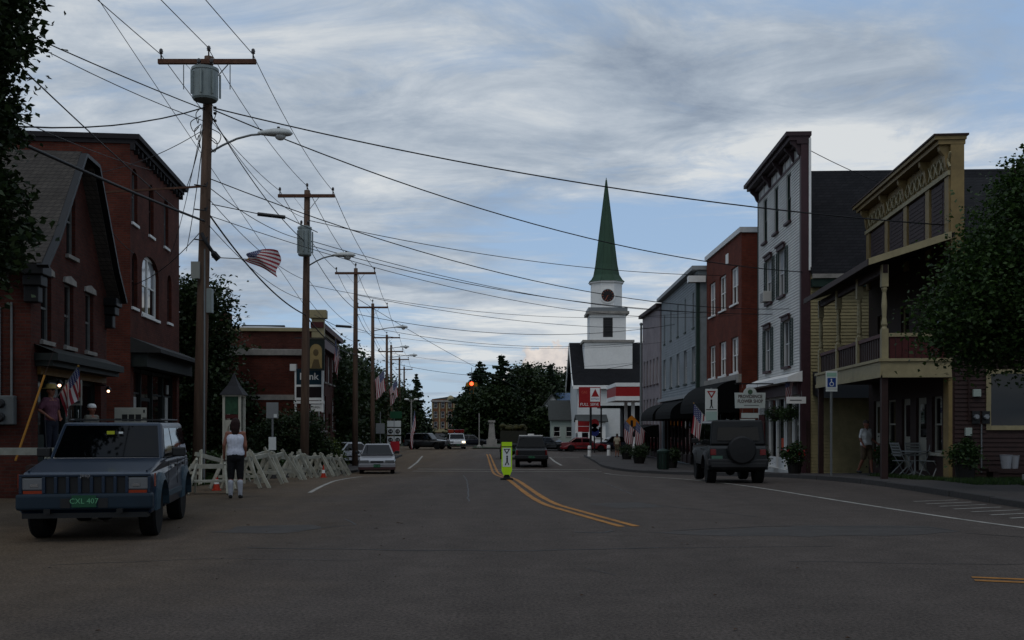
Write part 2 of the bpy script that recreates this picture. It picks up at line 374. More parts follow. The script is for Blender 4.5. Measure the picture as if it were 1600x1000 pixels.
# road material: asphalt that grades into brown grit on the left shoulder
ROADM = mat('street_surface', (0.138, 0.119, 0.106), 0.92, 0.14, 2.2, 0.6, 90, spec=0.12, stain=0.12)
def road_nodes():
    t = ROADM.node_tree; b = t.nodes['Principled BSDF']; src = b.inputs['Base Color'].links[0].from_socket
    co = t.nodes.new('ShaderNodeTexCoord'); sp = t.nodes.new('ShaderNodeSeparateXYZ'); t.links.new(co.outputs['Object'], sp.inputs[0])
    nz = t.nodes.new('ShaderNodeTexNoise'); nz.inputs['Scale'].default_value = 0.45; nz.inputs['Detail'].default_value = 7
    t.links.new(co.outputs['Object'], nz.inputs['Vector'])
    ml = t.nodes.new('ShaderNodeMath'); ml.operation = 'MULTIPLY_ADD'; ml.inputs[1].default_value = 5.0
    t.links.new(nz.outputs['Fac'], ml.inputs[0]); t.links.new(sp.outputs[0], ml.inputs[2])
    mr = t.nodes.new('ShaderNodeMapRange'); mr.inputs[1].default_value = 0.4; mr.inputs[2].default_value = -4.2
    t.links.new(ml.outputs[0], mr.inputs[0])
    mx = t.nodes.new('ShaderNodeMix'); mx.data_type = 'RGBA'; mx.blend_type = 'MULTIPLY'
    t.links.new(mr.outputs[0], mx.inputs[0]); t.links.new(src, mx.inputs[6]); mx.inputs[7].default_value = (1.35, 1.2, 0.92, 1)
    # fine aggregate speckle and long faint wheel tracks
    n2 = t.nodes.new('ShaderNodeTexNoise'); n2.inputs['Scale'].default_value = 30; n2.inputs['Detail'].default_value = 6; n2.inputs['Roughness'].default_value = 0.8
    t.links.new(co.outputs['Object'], n2.inputs['Vector'])
    r2 = t.nodes.new('ShaderNodeMapRange'); r2.inputs[1].default_value = 0.38; r2.inputs[2].default_value = 0.62; r2.inputs[3].default_value = 0.5; r2.inputs[4].default_value = 1.5
    t.links.new(n2.outputs['Fac'], r2.inputs[0])
    m2 = t.nodes.new('ShaderNodeMix'); m2.data_type = 'RGBA'; m2.blend_type = 'MULTIPLY'; m2.inputs[0].default_value = 1
    t.links.new(mx.outputs[2], m2.inputs[6]); t.links.new(r2.outputs[0], m2.inputs[7])
    mp = t.nodes.new('ShaderNodeMapping'); mp.inputs['Scale'].default_value = (0.9, 0.05, 1); t.links.new(co.outputs['Object'], mp.inputs[0])
    n3 = t.nodes.new('ShaderNodeTexNoise'); n3.inputs['Scale'].default_value = 1.0; n3.inputs['Detail'].default_value = 3
    t.links.new(mp.outputs[0], n3.inputs['Vector'])
    r3 = t.nodes.new('ShaderNodeMapRange'); r3.inputs[1].default_value = 0.35; r3.inputs[2].default_value = 0.65; r3.inputs[3].default_value = 0.90; r3.inputs[4].default_value = 1.10
    t.links.new(n3.outputs['Fac'], r3.inputs[0])
    m3 = t.nodes.new('ShaderNodeMix'); m3.data_type = 'RGBA'; m3.blend_type = 'MULTIPLY'; m3.inputs[0].default_value = 1
    t.links.new(m2.outputs[2], m3.inputs[6]); t.links.new(r3.outputs[0], m3.inputs[7])
    t.links.new(m3.outputs[2], b.inputs['Base Color'])
road_nodes()
sheet('road', [(y, [-40, -20, -10, 0, 10, 20, 40], 0.0) for y in frange(-12, 126, 2)], ROADM)
def interp(tab, y):
    for (y0, x0), (y1, x1) in zip(tab, tab[1:]):
        if y0 <= y <= y1: return x0 + (x1 - x0) * (y - y0) / (y1 - y0)
    return tab[0][1] if y < tab[0][0] else tab[-1][1]
far_c = [(126, -7), (180, -11), (300, -21), (420, -36)]
sheet('road', [(y, [interp(far_c, y) - 4.5, interp(far_c, y), interp(far_c, y) + 4.5], 0.02) for y in frange(126, 420, 10)], ASPH)
kerbR = [(-6, 12.2), (8, 10.5), (19.2, 9.62), (28, 9.5), (35.3, 9.3), (42, 8.3), (47, 7.3), (52, 6.1), (55.5, 5.45), (60, 5.2), (68, 5.5), (83, 5.8)]
SWH = 0.13
sheet('sidewalk', [(y, [interp(kerbR, y) + 0.14, 12, 16, 26], SWH - 0.004) for y in frange(-6, 83, 1.0)], WALK)
def kerb_run(name, tab, y0, y1, side, label=None):
    k = tag(bpy.data.objects.new(name, None), kind='structure'); COL.objects.link(k)
    y = y0; i = 0
    while y < y1 - 0.1:
        ye = min(y + 1.83, y1); xa, xb = interp(tab, y), interp(tab, ye); s = side
        g = 0.012; h = SWH + random.uniform(-0.008, 0.012); e = random.uniform(-0.01, 0.01)
        za, zb = gz(y), gz(ye)
        B().hull8([(xa + e, y + g, za - 0.1), (xa + e + s*0.15, y + g, za - 0.1), (xb + e + s*0.15, ye - g, zb - 0.1), (xb + e, ye - g, zb - 0.1),
                   (xa + e + s*0.015, y + g, za + h), (xa + e + s*0.15, y + g, za + h), (xb + e + s*0.15, ye - g, zb + h), (xb + e + s*0.015, ye - g, zb + h)]
                  ).build('kerb_stone', KERB, k, bevel=0.012, seg=1)
        y = ye
    return k
kerb_run('kerb', kerbR, 6, 83, 1)
kerbL = [(33, -7.7), (60, -7.9), (84, -9.0)]
sheet('sidewalk', [(y, [-40, -13, interp(kerbL, y) - 0.14], 0.10) for y in frange(33, 84, 1.5)], WALK)
kerb_run('kerb', kerbL, 33, 84, -1)
# far corner blocks beyond the cross street, and the green with the monument
sheet('lawn', [(y, [3.5, 20, 45], 0.06) for y in frange(104, 126, 2)], WALK)
sheet('lawn', [(y, [-4.5, -2, 0.8], 0.10) for y in frange(114, 140, 4)], mat('mown_grass', (0.04, 0.06, 0.02), 1, 0.3, 2, 0.5, 20))
sheet('lawn', [(y, [0.8, 20, 80], 0.02) for y in frange(126, 260, 10)], MATS['mown_grass'])
sheet('lawn', [(y, [-80, -30, interp(far_c, y) - 5.5], 0.02) for y in frange(126, 300, 10)], MATS['mown_grass'])

def stripe(name, pts, w, m, dz_=0.006, step=0.8):
    """painted line along (x,y) points"""
    P = [Vector((p[0], p[1])) for p in pts]; out = []
    for a, b_ in zip(P, P[1:]):
        n = max(1, int((b_ - a).length / step))
        for i in range(n): out.append(a.lerp(b_, i / n))
    out.append(P[-1]); b = B()
    for i, p in enumerate(out):
        d = (out[min(i + 1, len(out) - 1)] - out[max(i - 1, 0)]).normalized(); nrm = Vector((-d.y, d.x)) * (w / 2)
        jt = random.uniform(0.93, 1.07)
        for s in (-1, 1):
            q = p + nrm * s * jt; b.v.append((q.x, q.y, gz(q.y) + dz_))
    for i in range(len(out) - 1): b.f.append((2*i, 2*i + 1, 2*i + 3, 2*i + 2)); b.m.append(0)
    return tag(b.build(name, m), kind='structure')
def spline(pts, n=12):
    """Catmull-Rom through the points"""
    P = [Vector(p) for p in pts]; P = [P[0] * 2 - P[1]] + P + [P[-1] * 2 - P[-2]]; out = []
    for i in range(1, len(P) - 2):
        for k in range(n):
            t = k / n; a, b_, c, d = P[i-1], P[i], P[i+1], P[i+2]
            out.append(0.5 * ((2*b_) + (c - a)*t + (2*a - 5*b_ + 4*c - d)*t*t + (3*b_ - a - 3*c + d)*t**3))
    out.append(P[-2]); return out
yl = spline([(1.82, 15.9), (1.2, 18.4), (0.70, 20.8), (0.30, 25.5), (-0.02, 32), (-0.42, 41), (-0.95, 55), (-1.85, 83), (-2.1, 90)])
def offset(pts, d):
    P = [Vector((p[0], p[1])) for p in pts]; out = []
    for i, p in enumerate(P):
        t = (P[min(i+1, len(P)-1)] - P[max(i-1, 0)]).normalized(); out.append(p + Vector((-t.y, t.x)) * d)
    return out
stripe('centre_line', offset(yl, 0.12), 0.12, PAINTY); stripe('centre_line', offset(yl, -0.12), 0.12, PAINTY)
yl2 = [(4.75, 10.55), (6.5, 10.0), (9, 9.0)]
stripe('centre_line', offset(yl2, 0.10), 0.1, PAINTY); stripe('centre_line', offset(yl2, -0.12), 0.1, PAINTY)
el = spline([(9.2, 12.2), (7.85, 15.7), (6.9, 20.5), (5.62, 30), (4.85, 38), (4.5, 50)])
stripe('edge_line', el, 0.11, PAINTW)
stripe('edge_line', [(-4.67, 23.6), (-5.2, 30), (-5.55, 38)], 0.10, PAINTW)
stripe('edge_line', [(-5.75, 57), (-6.3, 68), (-7.35, 84)], 0.14, PAINTW)
stripe('edge_line', [(3.0, 62), (2.9, 70), (2.95, 80)], 0.16, PAINTW)
stripe('crosswalk_bar', [(-5.2, 53.6), (4.6, 52.6)], 0.28, PAINTW); stripe('crosswalk_bar', [(-5.2, 56.4), (4.6, 55.4)], 0.28, PAINTW)
stripe('stop_bar', [(2.7, 80.5), (5.3, 80.5)], 0.4, PAINTW)
for i in range(7):                                   # hatched no-parking box by the kerb
    y = 17.3 + i * 0.62; xk = interp(kerbR, y)
    stripe('hatch_line', [(xk - 1.35 + i * 0.0, y), (xk - 0.25, y + 0.45)], 0.08, PAINTW, 0.005)
def blob(name, poly, m, dz_):
    b = B(); c = Vector((sum(p[0] for p in poly) / len(poly), sum(p[1] for p in poly) / len(poly)))
    b.v.append((c.x, c.y, gz(c.y) + dz_)); n = len(poly)
    for p in poly: b.v.append((p[0], p[1], gz(p[1]) + dz_))
    for i in range(n): b.f.append((0, 1 + i, 1 + (i + 1) % n)); b.m.append(0)
    return tag(b.build(name, m), kind='structure')
def ragged(poly, j=.09, step=.25):
    out = []
    for a, c in zip(poly, poly[1:] + poly[:1]):
        n = max(1, int(math.dist(a, c) / step))
        for i in range(n): out.append((a[0] + (c[0]-a[0])*i/n + random.uniform(-j, j), a[1] + (c[1]-a[1])*i/n + random.uniform(-j, j)))
    return out
blob('asphalt_patch', ragged([(1.9, 15.0), (3.2, 15.5), (4.6, 16.0), (6.5, 16.1), (6.7, 15.2), (5.6, 14.6), (3.9, 14.5), (2.9, 14.65)]), PATCH, 0.003)
blob('asphalt_patch', ragged([(1.5, 20.5), (2.6, 20.9), (2.9, 19.6), (1.9, 19.4)]), PATCH, 0.003)
blob('asphalt_patch', ragged([(-4.2, 16.0), (-3.2, 16.3), (-2.9, 15.6), (-3.3, 14.9), (-4.4, 15.0)]), PATCH, 0.003)
def crack(pts, w):
    out = []
    for a, c in zip(pts, pts[1:]):
        n = max(2, int(math.dist(a, c) / 0.35))
        for i in range(n):
            t = i / n; out.append((a[0] + (c[0]-a[0])*t + random.uniform(-.03, .03), a[1] + (c[1]-a[1])*t + random.uniform(-.04, .04)))
    out.append(pts[-1]); stripe('tar_crack', out, w, TAR, 0.004, 0.5)
crack([(-3.4, 13.2), (-1.5, 12.95), (0.2, 12.9), (1.9, 13.2)], 0.035); crack([(1.9, 13.2), (4.2, 13.35)], 0.02)
crack([(0.9, 15.1), (1.35, 15.0), (1.5, 15.25)], 0.06); crack([(2.4, 15.3), (4.0, 16.0), (6.4, 15.8), (6.6, 15.3)], 0.035)
crack([(6.6, 14.9), (8.2, 13.6), (10, 12.9)], 0.03); crack([(2.2, 21), (3.3, 19.4), (4.2, 17.6)], 0.025)
crack([(-2.8, 17.2), (-2.5, 16.2), (-3.4, 15.2)], 0.03); crack([(0.8, 11.3), (1.1, 10.8)], 0.012)
crack([(-5.2, 11.6), (-3.6, 12.1), (-1.8, 12.0)], 0.016); crack([(3.2, 11.9), (5.5, 11.6), (8.2, 11.8)], 0.018);
crack([(-.9, 21), (-1.1, 26), (-1.5, 33), (-2.1, 44)], 0.03); crack([(2.7, 23), (2.5, 30), (2.2, 40)], 0.03); crack([(-4.0, 24.5), (-1, 24.2), (2, 24.6), (5.6, 24.1)], 0.025); crack([(-4.6, 33), (-1, 33.4), (3, 33.0)], 0.03)
# small stones and leaves lying on the grit
pb = B()
for i in range(90):
    x = random.uniform(-7.5, 0.5); y = random.uniform(5.5, 22); s = random.choice([0.005, 0.006, 0.008, 0.012])
    pb.ball((x, y, s * 0.5), s, 5, (1, random.uniform(.7, 1.3), 0.7))
tag(pb.build('gravel_stones', mat('stone_chip', (0.16, 0.14, 0.12), 0.9)), 'loose stone chips scattered over the gritty shoulder', 'stones', kind='stuff')
ll = B()
for i in range(42):
    x = random.uniform(-7, 6); y = random.uniform(5.6, 20); a = random.uniform(0, 6.28); s = random.uniform(.02, .045)
    c, q = math.cos(a) * s, math.sin(a) * s
    ll.quad((x - c, y - q, .012), (x + q * .6, y - c * .6, .02), (x + c, y + q, .012), (x - q * .6, y + c * .6, .022))
tag(ll.build('fallen_leaves', mat('dry_leaf', (0.10, 0.055, 0.025), 0.8)), 'dry fallen leaves lying on the asphalt', 'leaves', kind='stuff')

# grass
def grass(name, label, regions, n, hgt):
    rng = np.random.default_rng(5); tot = sum(abs((r[1]-r[0])*(r[3]-r[2])) for r in regions); V = []; F = []
    for (x0, x1, y0, y1, dz_) in regions:
        k = int(n * abs((x1-x0)*(y1-y0)) / tot)
        for i in range(k):
            x = rng.uniform(x0, x1); y = rng.uniform(y0, y1); z = gz(y) + dz_; a = rng.uniform(0, 6.28); h = hgt * rng.uniform(.5, 1.3); w = .012
            lx, ly = rng.normal(0, .35) * h, rng.normal(0, .35) * h; i0 = len(V)
            V += [(x - w*math.cos(a), y - w*math.sin(a), z), (x + w*math.cos(a), y + w*math.sin(a), z), (x + lx, y + ly, z + h)]
            F.append((i0, i0+1, i0+2))
    me = bpy.data.meshes.new(name); me.from_pydata(V, [], F); me.materials.append(GRASS)
    return tag(link(name, me), label, 'grass', kind='stuff')
grass('grass', 'strip of short green lawn before the dark wall and porch', [(11.15, 12.15, 24.6, 27.3, .13), (12.15, 17, 23.4, 27.6, .13), (10.75, 11.4, 27.2, 31, .13)], 16000, .10)
grass('verge_grass', 'weedy green verge behind the white barricades', [(-10.4, -8.1, 26.5, 46, .0)], 12000, .22)

# ------------------------------------------------------------------ trees
def leaf_mesh(name, m, lobes, n, size, seed, clumps=60, cl_sig=0.16, flat=0.55):
    """leaves gathered in clumps set through the outer part of each lobe"""
    rng = np.random.default_rng(seed); vol = np.array([l[3]*l[4]*l[5] for l in lobes]) ** 0.75; vol /= vol.sum()
    C = []
    for l, w in zip(lobes, vol):
        k = max(1, int(n * w)); kc = max(6, int(clumps * w * len(lobes) ** 0.5 * 2))
        d = rng.normal(size=(kc, 3)); d /= np.linalg.norm(d, axis=1)[:, None]
        r = rng.uniform(0.45, 1.03, kc) ** 0.6
        cc = d * r[:, None] * np.array(l[3:6]) + np.array(l[:3])
        cs = rng.uniform(0.6, 1.5, kc) * cl_sig * np.mean(l[3:6]) * 1.6
        wgt = rng.uniform(0.3, 1.6, kc); wgt /= wgt.sum()
        idx = rng.choice(kc, k, p=wgt)
        C.append(cc[idx] + rng.normal(size=(k, 3)) * cs[idx][:, None] * np.array([1, 1, 0.7]))
    C = np.concatenate(C); k = len(C)
    nrm = rng.normal(size=(k, 3)); nrm[:, 2] = np.abs(nrm[:, 2]) + flat; nrm /= np.linalg.norm(nrm, axis=1)[:, None]
    t = rng.normal(size=(k, 3)); t -= nrm * (t * nrm).sum(1)[:, None]; t /= np.linalg.norm(t, axis=1)[:, None]
    bt = np.cross(nrm, t); s = (size * rng.uniform(0.6, 1.35, k))[:, None]
    V = np.empty((k, 4, 3)); V[:, 0] = C - t*s*.5; V[:, 1] = C - bt*s*.36 + nrm*s*.12; V[:, 2] = C + t*s*.5; V[:, 3] = C + bt*s*.36 + nrm*s*.12
    me = bpy.data.meshes.new(name); me.vertices.add(k*4); me.vertices.foreach_set('co', V.reshape(-1))
    me.loops.add(k*4); me.loops.foreach_set('vertex_index', np.arange(k*4, dtype=np.int32))
    me.polygons.add(k); me.polygons.foreach_set('loop_start', np.arange(0, k*4, 4, dtype=np.int32)); me.polygons.foreach_set('loop_total', np.full(k, 4, dtype=np.int32))
    me.materials.append(m); me.update(); me.validate(); return me
def tree(name, label, loc, trunk_r, lobes, n, size, seed, m=LEAF, group=None, clumps=60, sig=0.16, cat='tree'):
    """lobes are local to the trunk foot"""
    t = thing(name, label, cat, loc, 0, group); rnd = random.Random(seed)
    top = max(l[2] for l in lobes); b = B()
    b.tube([(0, 0, -0.3), (rnd.uniform(-.1, .1), rnd.uniform(-.1, .1), top * .3), (rnd.uniform(-.2, .2), rnd.uniform(-.2, .2), top * .65), (0, 0, top)],
           [trunk_r * 1.25, trunk_r, trunk_r * .7, trunk_r * .2], 8)
    for l in lobes:
        for q in range(3):
            d = Vector((rnd.uniform(-1, 1) * l[3], rnd.uniform(-1, 1) * l[4], rnd.uniform(-.4, .9) * l[5])) * 0.75
            e = Vector(l[:3]) + d; s0 = Vector((0, 0, min(e.z * 0.7, top * rnd.uniform(.25, .6)))); mid = s0.lerp(e, .5) + Vector((0, 0, .15 * l[5]))
            b.tube([s0, mid, e], [trunk_r * .45, trunk_r * .28, trunk_r * .08], 6)
    b.build('trunk', BARK, t, smooth=True)
    link('crown', leaf_mesh(name + '_crown', m, lobes, n, size, seed, clumps, sig), t)
    return t
def conifer(name, label, loc, h, r, seed, n=9000, size=0.28, group=None, base=0.15, ragged=0.3):
    t = thing(name, label, 'tree', loc, 0, group); rng = np.random.default_rng(seed)
    b = B(); b.tube([(0, 0, -.3), (0, 0, h * .5), (0, 0, h)], [h * .022, h * .014, .03], 7); P = []; nb = 0
    z = h * base
    while z < h * .99:
        fr = 1 - (z - h * base) / (h * (1 - base)); L = r * (fr ** 0.8) * rng.uniform(1 - ragged, 1 + ragged * .6) + .15
        for q in range(rng.integers(4, 7)):
            a = rng.uniform(0, 6.28); l = L * rng.uniform(.55, 1.1); e = Vector((math.cos(a) * l, math.sin(a) * l, z + l * rng.uniform(-.18, .12)))
            b.tube([(0, 0, z), tuple(e)], [.05, .015], 4, cap=False); P.append((z, e, l))
        z += h * .032 * rng.uniform(.8, 1.3)
    b.build('trunk', BARK, t); tl = sum(p[2] for p in P); C = []
    for z, e, l in P:
        k = int(n * l / tl); tt = rng.uniform(.15, 1.05, k)[:, None]
        C.append(np.array([0, 0, z]) + (np.array(e) - np.array([0, 0, z])) * tt + rng.normal(size=(k, 3)) * np.array([.13, .13, .07]) * (0.5 + l * .5))
    C = np.concatenate(C); lob = [(0, 0, 0, 1, 1, 1)]
    me = leaf_mesh(name + '_crown', NEEDLE, lob, len(C), size, seed); k = len(me.vertices) // 4
    co = np.empty(k * 12); me.vertices.foreach_get('co', co); co = co.reshape(k, 4, 3); cen = co.mean(1, keepdims=True)
    co = co - cen + C[:k][:, None, :]; me.vertices.foreach_set('co', co.reshape(-1)); me.update()
    link('crown', me, t); return t

tree('maple_tree', 'big dark maple reaching in at the left edge of the picture', (-9.6, 15.0, 0), .3,
     [(.8, .0, 7.8, 1.6, 1.7, 1.5), (.68, .2, 4.6, 1.6, 1.7, 1.2), (-1.2, .6, 6.6, 2.0, 2.0, 2.6), (.8, .2, 9.6, 1.6, 1.8, 1.6), (.6, .1, 6.2, 1.6, 1.7, 1.2)], 150000, .12, 11, LEAFD, clumps=620, sig=.065)
tree('maple_tree', 'leafy green maple in front of the dark wall at right edge', (11.75, 21.6, .1), .16,
     [(-.4, 0, 4.2, 1.9, 1.9, 1.5), (-.2, 0, 5.7, 1.5, 1.6, 1.1), (-1.6, -.1, 3.7, 1.0, 1.1, .9), (.5, 0, 4.9, 1.6, 1.6, 1.6), (.25, 0, 6.9, .6, .6, .55), (-1.95, 0, 3.75, 1.15, 1.2, 1.05), (-1.5, .1, 4.9, .9, .9, .7), (-.5, 0, 6.5, .9, .9, .75)], 66000, .10, 12, mat('loose_green_leaf', (.03, .06, .02), .6, island=True, col2=(.095, .15, .045), spec=.25, trans=.3), clumps=330, sig=.13)
tree('broad_tree', 'tall dark tree between the corner brick building and the nearest pole', (-14.2, 46, -.4), .22,
     [(0, 0, 6.6, 1.5, 1.9, 2.2), (.1, 0, 3.8, 1.6, 1.9, 2.3), (-.9, 0, 5.2, 1.7, 1.7, 2.2), (.7, 0, 1.8, 1.2, 1.4, 1.6)], 26000, .2, 13, LEAFD, clumps=120, sig=.12)
tree('broad_tree', 'lower dark tree leaning over the roof of the brick annex', (-14.0, 52.5, -.6), .2,
     [(.0, 0, 4.6, 1.5, 1.4, 1.5), (.7, -3.2, 2.4, 1.3, 1.2, 1.7), (-1, 0, 3.2, 1.6, 1.5, 2)], 15000, .2, 14, LEAFD, clumps=90, sig=.12)
tree('round_bush', 'large round dark bush before the brick annex wall', (-9.25, 43.5, gz(43.5)), .1,
     [(0, 0, 1.6, 1.25, 1.2, 1.25), (-.9, .2, 1.2, .9, .9, 1.1), (.7, .1, 1.0, .8, .8, 1)], 15000, .12, 15, LEAFD, clumps=90, sig=.12, cat='bush')
for i, (x, y, h, r, mm, lb) in enumerate([(-8.9, 29.5, .75, .55, LEAF, 'low green bush beside the nearest utility pole'), (-9.0, 33.5, .8, .7, LEAFD, 'low dark bush beside the notice kiosk'),
        (-8.6, 36.4, .7, .6, LEAF, 'low green bush behind the twin sign post'), (-8.6, 48.5, 1.6, .6, LEAFP, 'yellow green bush beside the third utility pole'),
        (-8.9, 46.3, 1.2, .6, LEAFD, 'upright dark bush at the foot of the bank corner')]):
    tree('low_bush', lb, (x, y, gz(y) - .05), .04, [(0, 0, h * .55, r, r, h * .55), (r * .5, .1, h * .4, r * .6, r * .6, h * .45)], 3500, .10, 30 + i, mm, 'bushes behind the barricades', 50, .14, 'bush')
# ------------------------------------------------------------------ building parts
def wallgrid(b, w, z0, z1, ops, t=0.22, y=0.0, m=0):
    """front wall in the plane y, with real openings (x0,x1,z0,z1,arch rise) and reveals"""
    xs = sorted(set([0, w] + [v for o in ops for v in o[:2]])); zs = sorted(set([z0, z1] + [v for o in ops for v in o[2:4]]))
    for xa, xb in zip(xs, xs[1:]):
        for za, zb in zip(zs, zs[1:]):
            cx, cz = (xa + xb) / 2, (za + zb) / 2
            if any(o[0] < cx < o[1] and o[2] < cz < o[3] for o in ops): continue
            b.quad((xa, y, za), (xb, y, za), (xb, y, zb), (xa, y, zb), m=m)
    for o in ops:
        x0, x1, a, c = o[:4]
        b.quad((x0, y, a), (x0, y, c), (x0, y + t, c), (x0, y + t, a), m=m); b.quad((x1, y, a), (x1, y + t, a), (x1, y + t, c), (x1, y, c), m=m)
        b.quad((x0, y, c), (x1, y, c), (x1, y + t, c), (x0, y + t, c), m=m); b.quad((x0, y, a), (x0, y + t, a), (x1, y + t, a), (x1, y, a), m=m)
        if len(o) > 4 and o[4]:
            r = o[4]; n = 8; pts = [((x0+x1)/2 + (x1-x0)/2 * math.cos(math.pi*i/n), c - r + r*math.sin(math.pi*i/n)) for i in range(n + 1)]
            for i in range(n // 2): b.quad((x1, y, c), (pts[i][0], y, pts[i][1]), (pts[i+1][0], y, pts[i+1][1]), m=m)
            for i in range(n // 2, n): b.quad((x0, y, c), (pts[i][0], y, pts[i][1]), (pts[i+1][0], y, pts[i+1][1]), m=m)
            for i in range(n): b.quad((pts[i][0], y, pts[i][1]), (pts[i+1][0], y, pts[i+1][1]), (pts[i+1][0], y+t, pts[i+1][1]), (pts[i][0], y+t, pts[i][1]), m=m)
    return b
def siding(b, x0, x1, z0, z1, ops=(), course=0.125, axis='x', pos=0.0, out=-1, lap=0.03, m=0):
    """lapped boards on a wall along local x (plane y=pos) or y (plane x=pos); out = side the boards face"""
    z = z0
    while z < z1 - 0.01:
        zt = min(z + course, z1); segs = [(x0, x1)]
        for o in ops:
            if o[2] < zt - .005 and o[3] > z + .005:
                ns = []
                for a, c in segs:
                    if o[0] > a: ns.append((a, min(c, o[0])))
                    if o[1] < c: ns.append((max(a, o[1]), c))
                segs = [q for q in ns if q[1] - q[0] > .02]
        for a, c in segs:
            p = pos + out * lap; q = pos + out * .002
            if axis == 'x': b.quad((a, p, z), (c, p, z), (c, q, zt), (a, q, zt), m=m); b.quad((a, q, z), (c, q, z), (c, p, z), (a, p, z), m=m)
            else: b.quad((p, a, z), (p, c, z), (q, c, zt), (q, a, zt), m=m); b.quad((q, a, z), (q, c, z), (p, c, z), (p, a, z), m=m)
        z += course
    return b
WC = {}
def window(par, cx, z0, z1, w, y=0.12, fm=WHITE, gm=GLASS, sill=STONE, arch=0.0, head=None, shut=None, pairs=1, fw=0.055, label=None, rail=True):
    key = (round(z1 - z0, 3), round(w, 3), fm.name, gm.name, sill.name if sill else '', round(arch, 3), head.name if head else '', shut.name if shut else '', pairs, rail, fw)
    h = z1 - z0
    if key not in WC:
        f = B(); pn = []; pw = w / pairs
        f.box(-w/2, w/2, -.03, .04, h - fw, h); f.box(-w/2, w/2, -.03, .04, 0, fw)
        for k in range(pairs + 1):
            x = -w/2 + k * pw; a = fw if 0 < k < pairs else fw / 1; xx = min(max(x, -w/2 + a/2), w/2 - a/2); f.box(xx - a/2, xx + a/2, -.031, .041, 0, h)
        for k in range(pairs):
            xa = -w/2 + k * pw + fw * .8; xb = xa + pw - fw * 1.6
            if rail:
                f.box(xa, xb, -.02, .03, h * .5 - .025, h * .5 + .025)
                pn.append(B().box(xa, xb, .0, .012, h * .5 + .025, h - fw + .004).mesh('pane', gm)); pn.append(B().box(xa, xb, .014, .026, fw - .004, h * .5 - .025).mesh('pane', GLASS))
            else: pn.append(B().box(xa, xb, .0, .012, fw - .004, h - fw + .004).mesh('pane', gm))
        fme = f.mesh('window', fm)
        sm = B().box(-w/2 - .08, w/2 + .08, -.2, .03, -.09, 0).mesh('sill', sill) if sill else None
        hm = None
        if head:
            hb = B().box(-w/2 - .1, w/2 + .1, -.19, -.12, h, h + .16); hb.box(-w/2 - .16, w/2 + .16, -.25, -.12, h + .16, h + .22); hm = hb.mesh('head_cornice', head)
        shm = None
        if shut:
            sb = B(); sw = min(.5, w * .42); sb.box(0, .05, -.02, .02, 0, h); sb.box(sw - .05, sw, -.02, .02, 0, h); sb.box(.05, sw - .05, -.02, .02, h - .07, h); sb.box(.05, sw - .05, -.02, .02, 0, .07); sb.box(.05, sw - .05, -.02, .02, h * .5 - .03, h * .5 + .03)
            q = .09
            while q < h - .09:
                sb.hull8([(.05, -.015, q), (sw - .05, -.015, q), (sw - .05, .012, q + .03), (.05, .012, q + .03), (.05, -.015, q + .012), (sw - .05, -.015, q + .012), (sw - .05, .012, q + .042), (.05, .012, q + .042)]); q += .06
            shm = (sb.mesh('shutter', shut), sw)
        WC[key] = (fme, pn, sm, hm, shm)
    fme, pn, sm, hm, shm = WC[key]
    o = link('window', fme, par, (cx, y, z0))
    if label: o['label'] = label
    for p in pn: link('pane', p, o)
    if sm: link('sill', sm, o)
    if hm: link('head_cornice', hm, o)
    if shm:
        for xx in (-w/2 - shm[1] - .02, w/2 + .02): link('shutter', shm[0], o, (xx, -y - .035, 0))
    return o
def storefront(par, x0, x1, z0, z1, bays, y=0.25, fm=DKGREEN, base=0.5, door=None, dm=None, gm=GLASS, post=.1, transom=None):
    """glazed shop front: each mullion, pane and door its own part"""
    bw = (x1 - x0) / bays
    for k in range(bays + 1):
        x = x0 + k * bw; B().box(x - post/2, x + post/2, y - .09, y + .05, z0, z1).build('mullion', fm, par)
    B().box(x0, x1, y - .07, y + .05, z1 - .12, z1 + .002).build('top_rail', fm, par)
    for k in range(bays):
        a, c = x0 + k * bw + post/2, x0 + (k+1) * bw - post/2
        if door is not None and k in (door if isinstance(door, (list, tuple)) else [door]):
            zt = min(z1 - .14, z0 + 2.25); dmm = dm or fm
            d = B(); s = .12
            d.box(a, a + s, y - .03, y + .02, z0 + .02, zt); d.box(c - s, c, y - .03, y + .02, z0 + .02, zt); d.box(a + s, c - s, y - .03, y + .02, zt - s, zt); d.box(a + s, c - s, y - .03, y + .02, z0 + .02, z0 + .55)
            do = d.build('door', dmm, par); B().box(a + s, c - s, y - .012, y, z0 + .55, zt - s).build('pane', gm, do); B().tube([(c - .17, y - .04, z0 + 1.0), (c - .17, y - .09, z0 + 1.0), (c - .17, y - .09, z0 + 1.2)], .014, 6).build('handle', CHROME, do)
            if zt < z1 - .2: B().box(a, c, y - .01, y + .005, zt, z1 - .12).build('pane', gm, par)
        else:
            B().box(a, c, y - .06, y + .04, z0, z0 + base).build('base_panel', fm, par); zz = z1 - .12
            if transom:
                B().box(a, c, y - .05, y + .03, zz - transom - .03, zz - transom + .03).build('transom_bar', fm, par)
                B().box(a, c, y - .005, y + .008, zz - transom + .03, zz).build('pane', gm, par); zz -= transom + .03
            B().box(a, c, y - .005, y + .008, z0 + base, zz).build('pane', gm, par)
def building(name, label, near, far, side, zb, cat='building'):
    """frame for a street front: local x along the front, -y out to the street. side 'L' or 'R' of the street"""
    n, f = Vector(near), Vector(far)
    o, e = (n, f) if side == 'L' else (f, n)
    d = e - o
    return thing(name, label, cat, (o.x, o.y, zb), math.atan2(d.y, d.x)), d.length
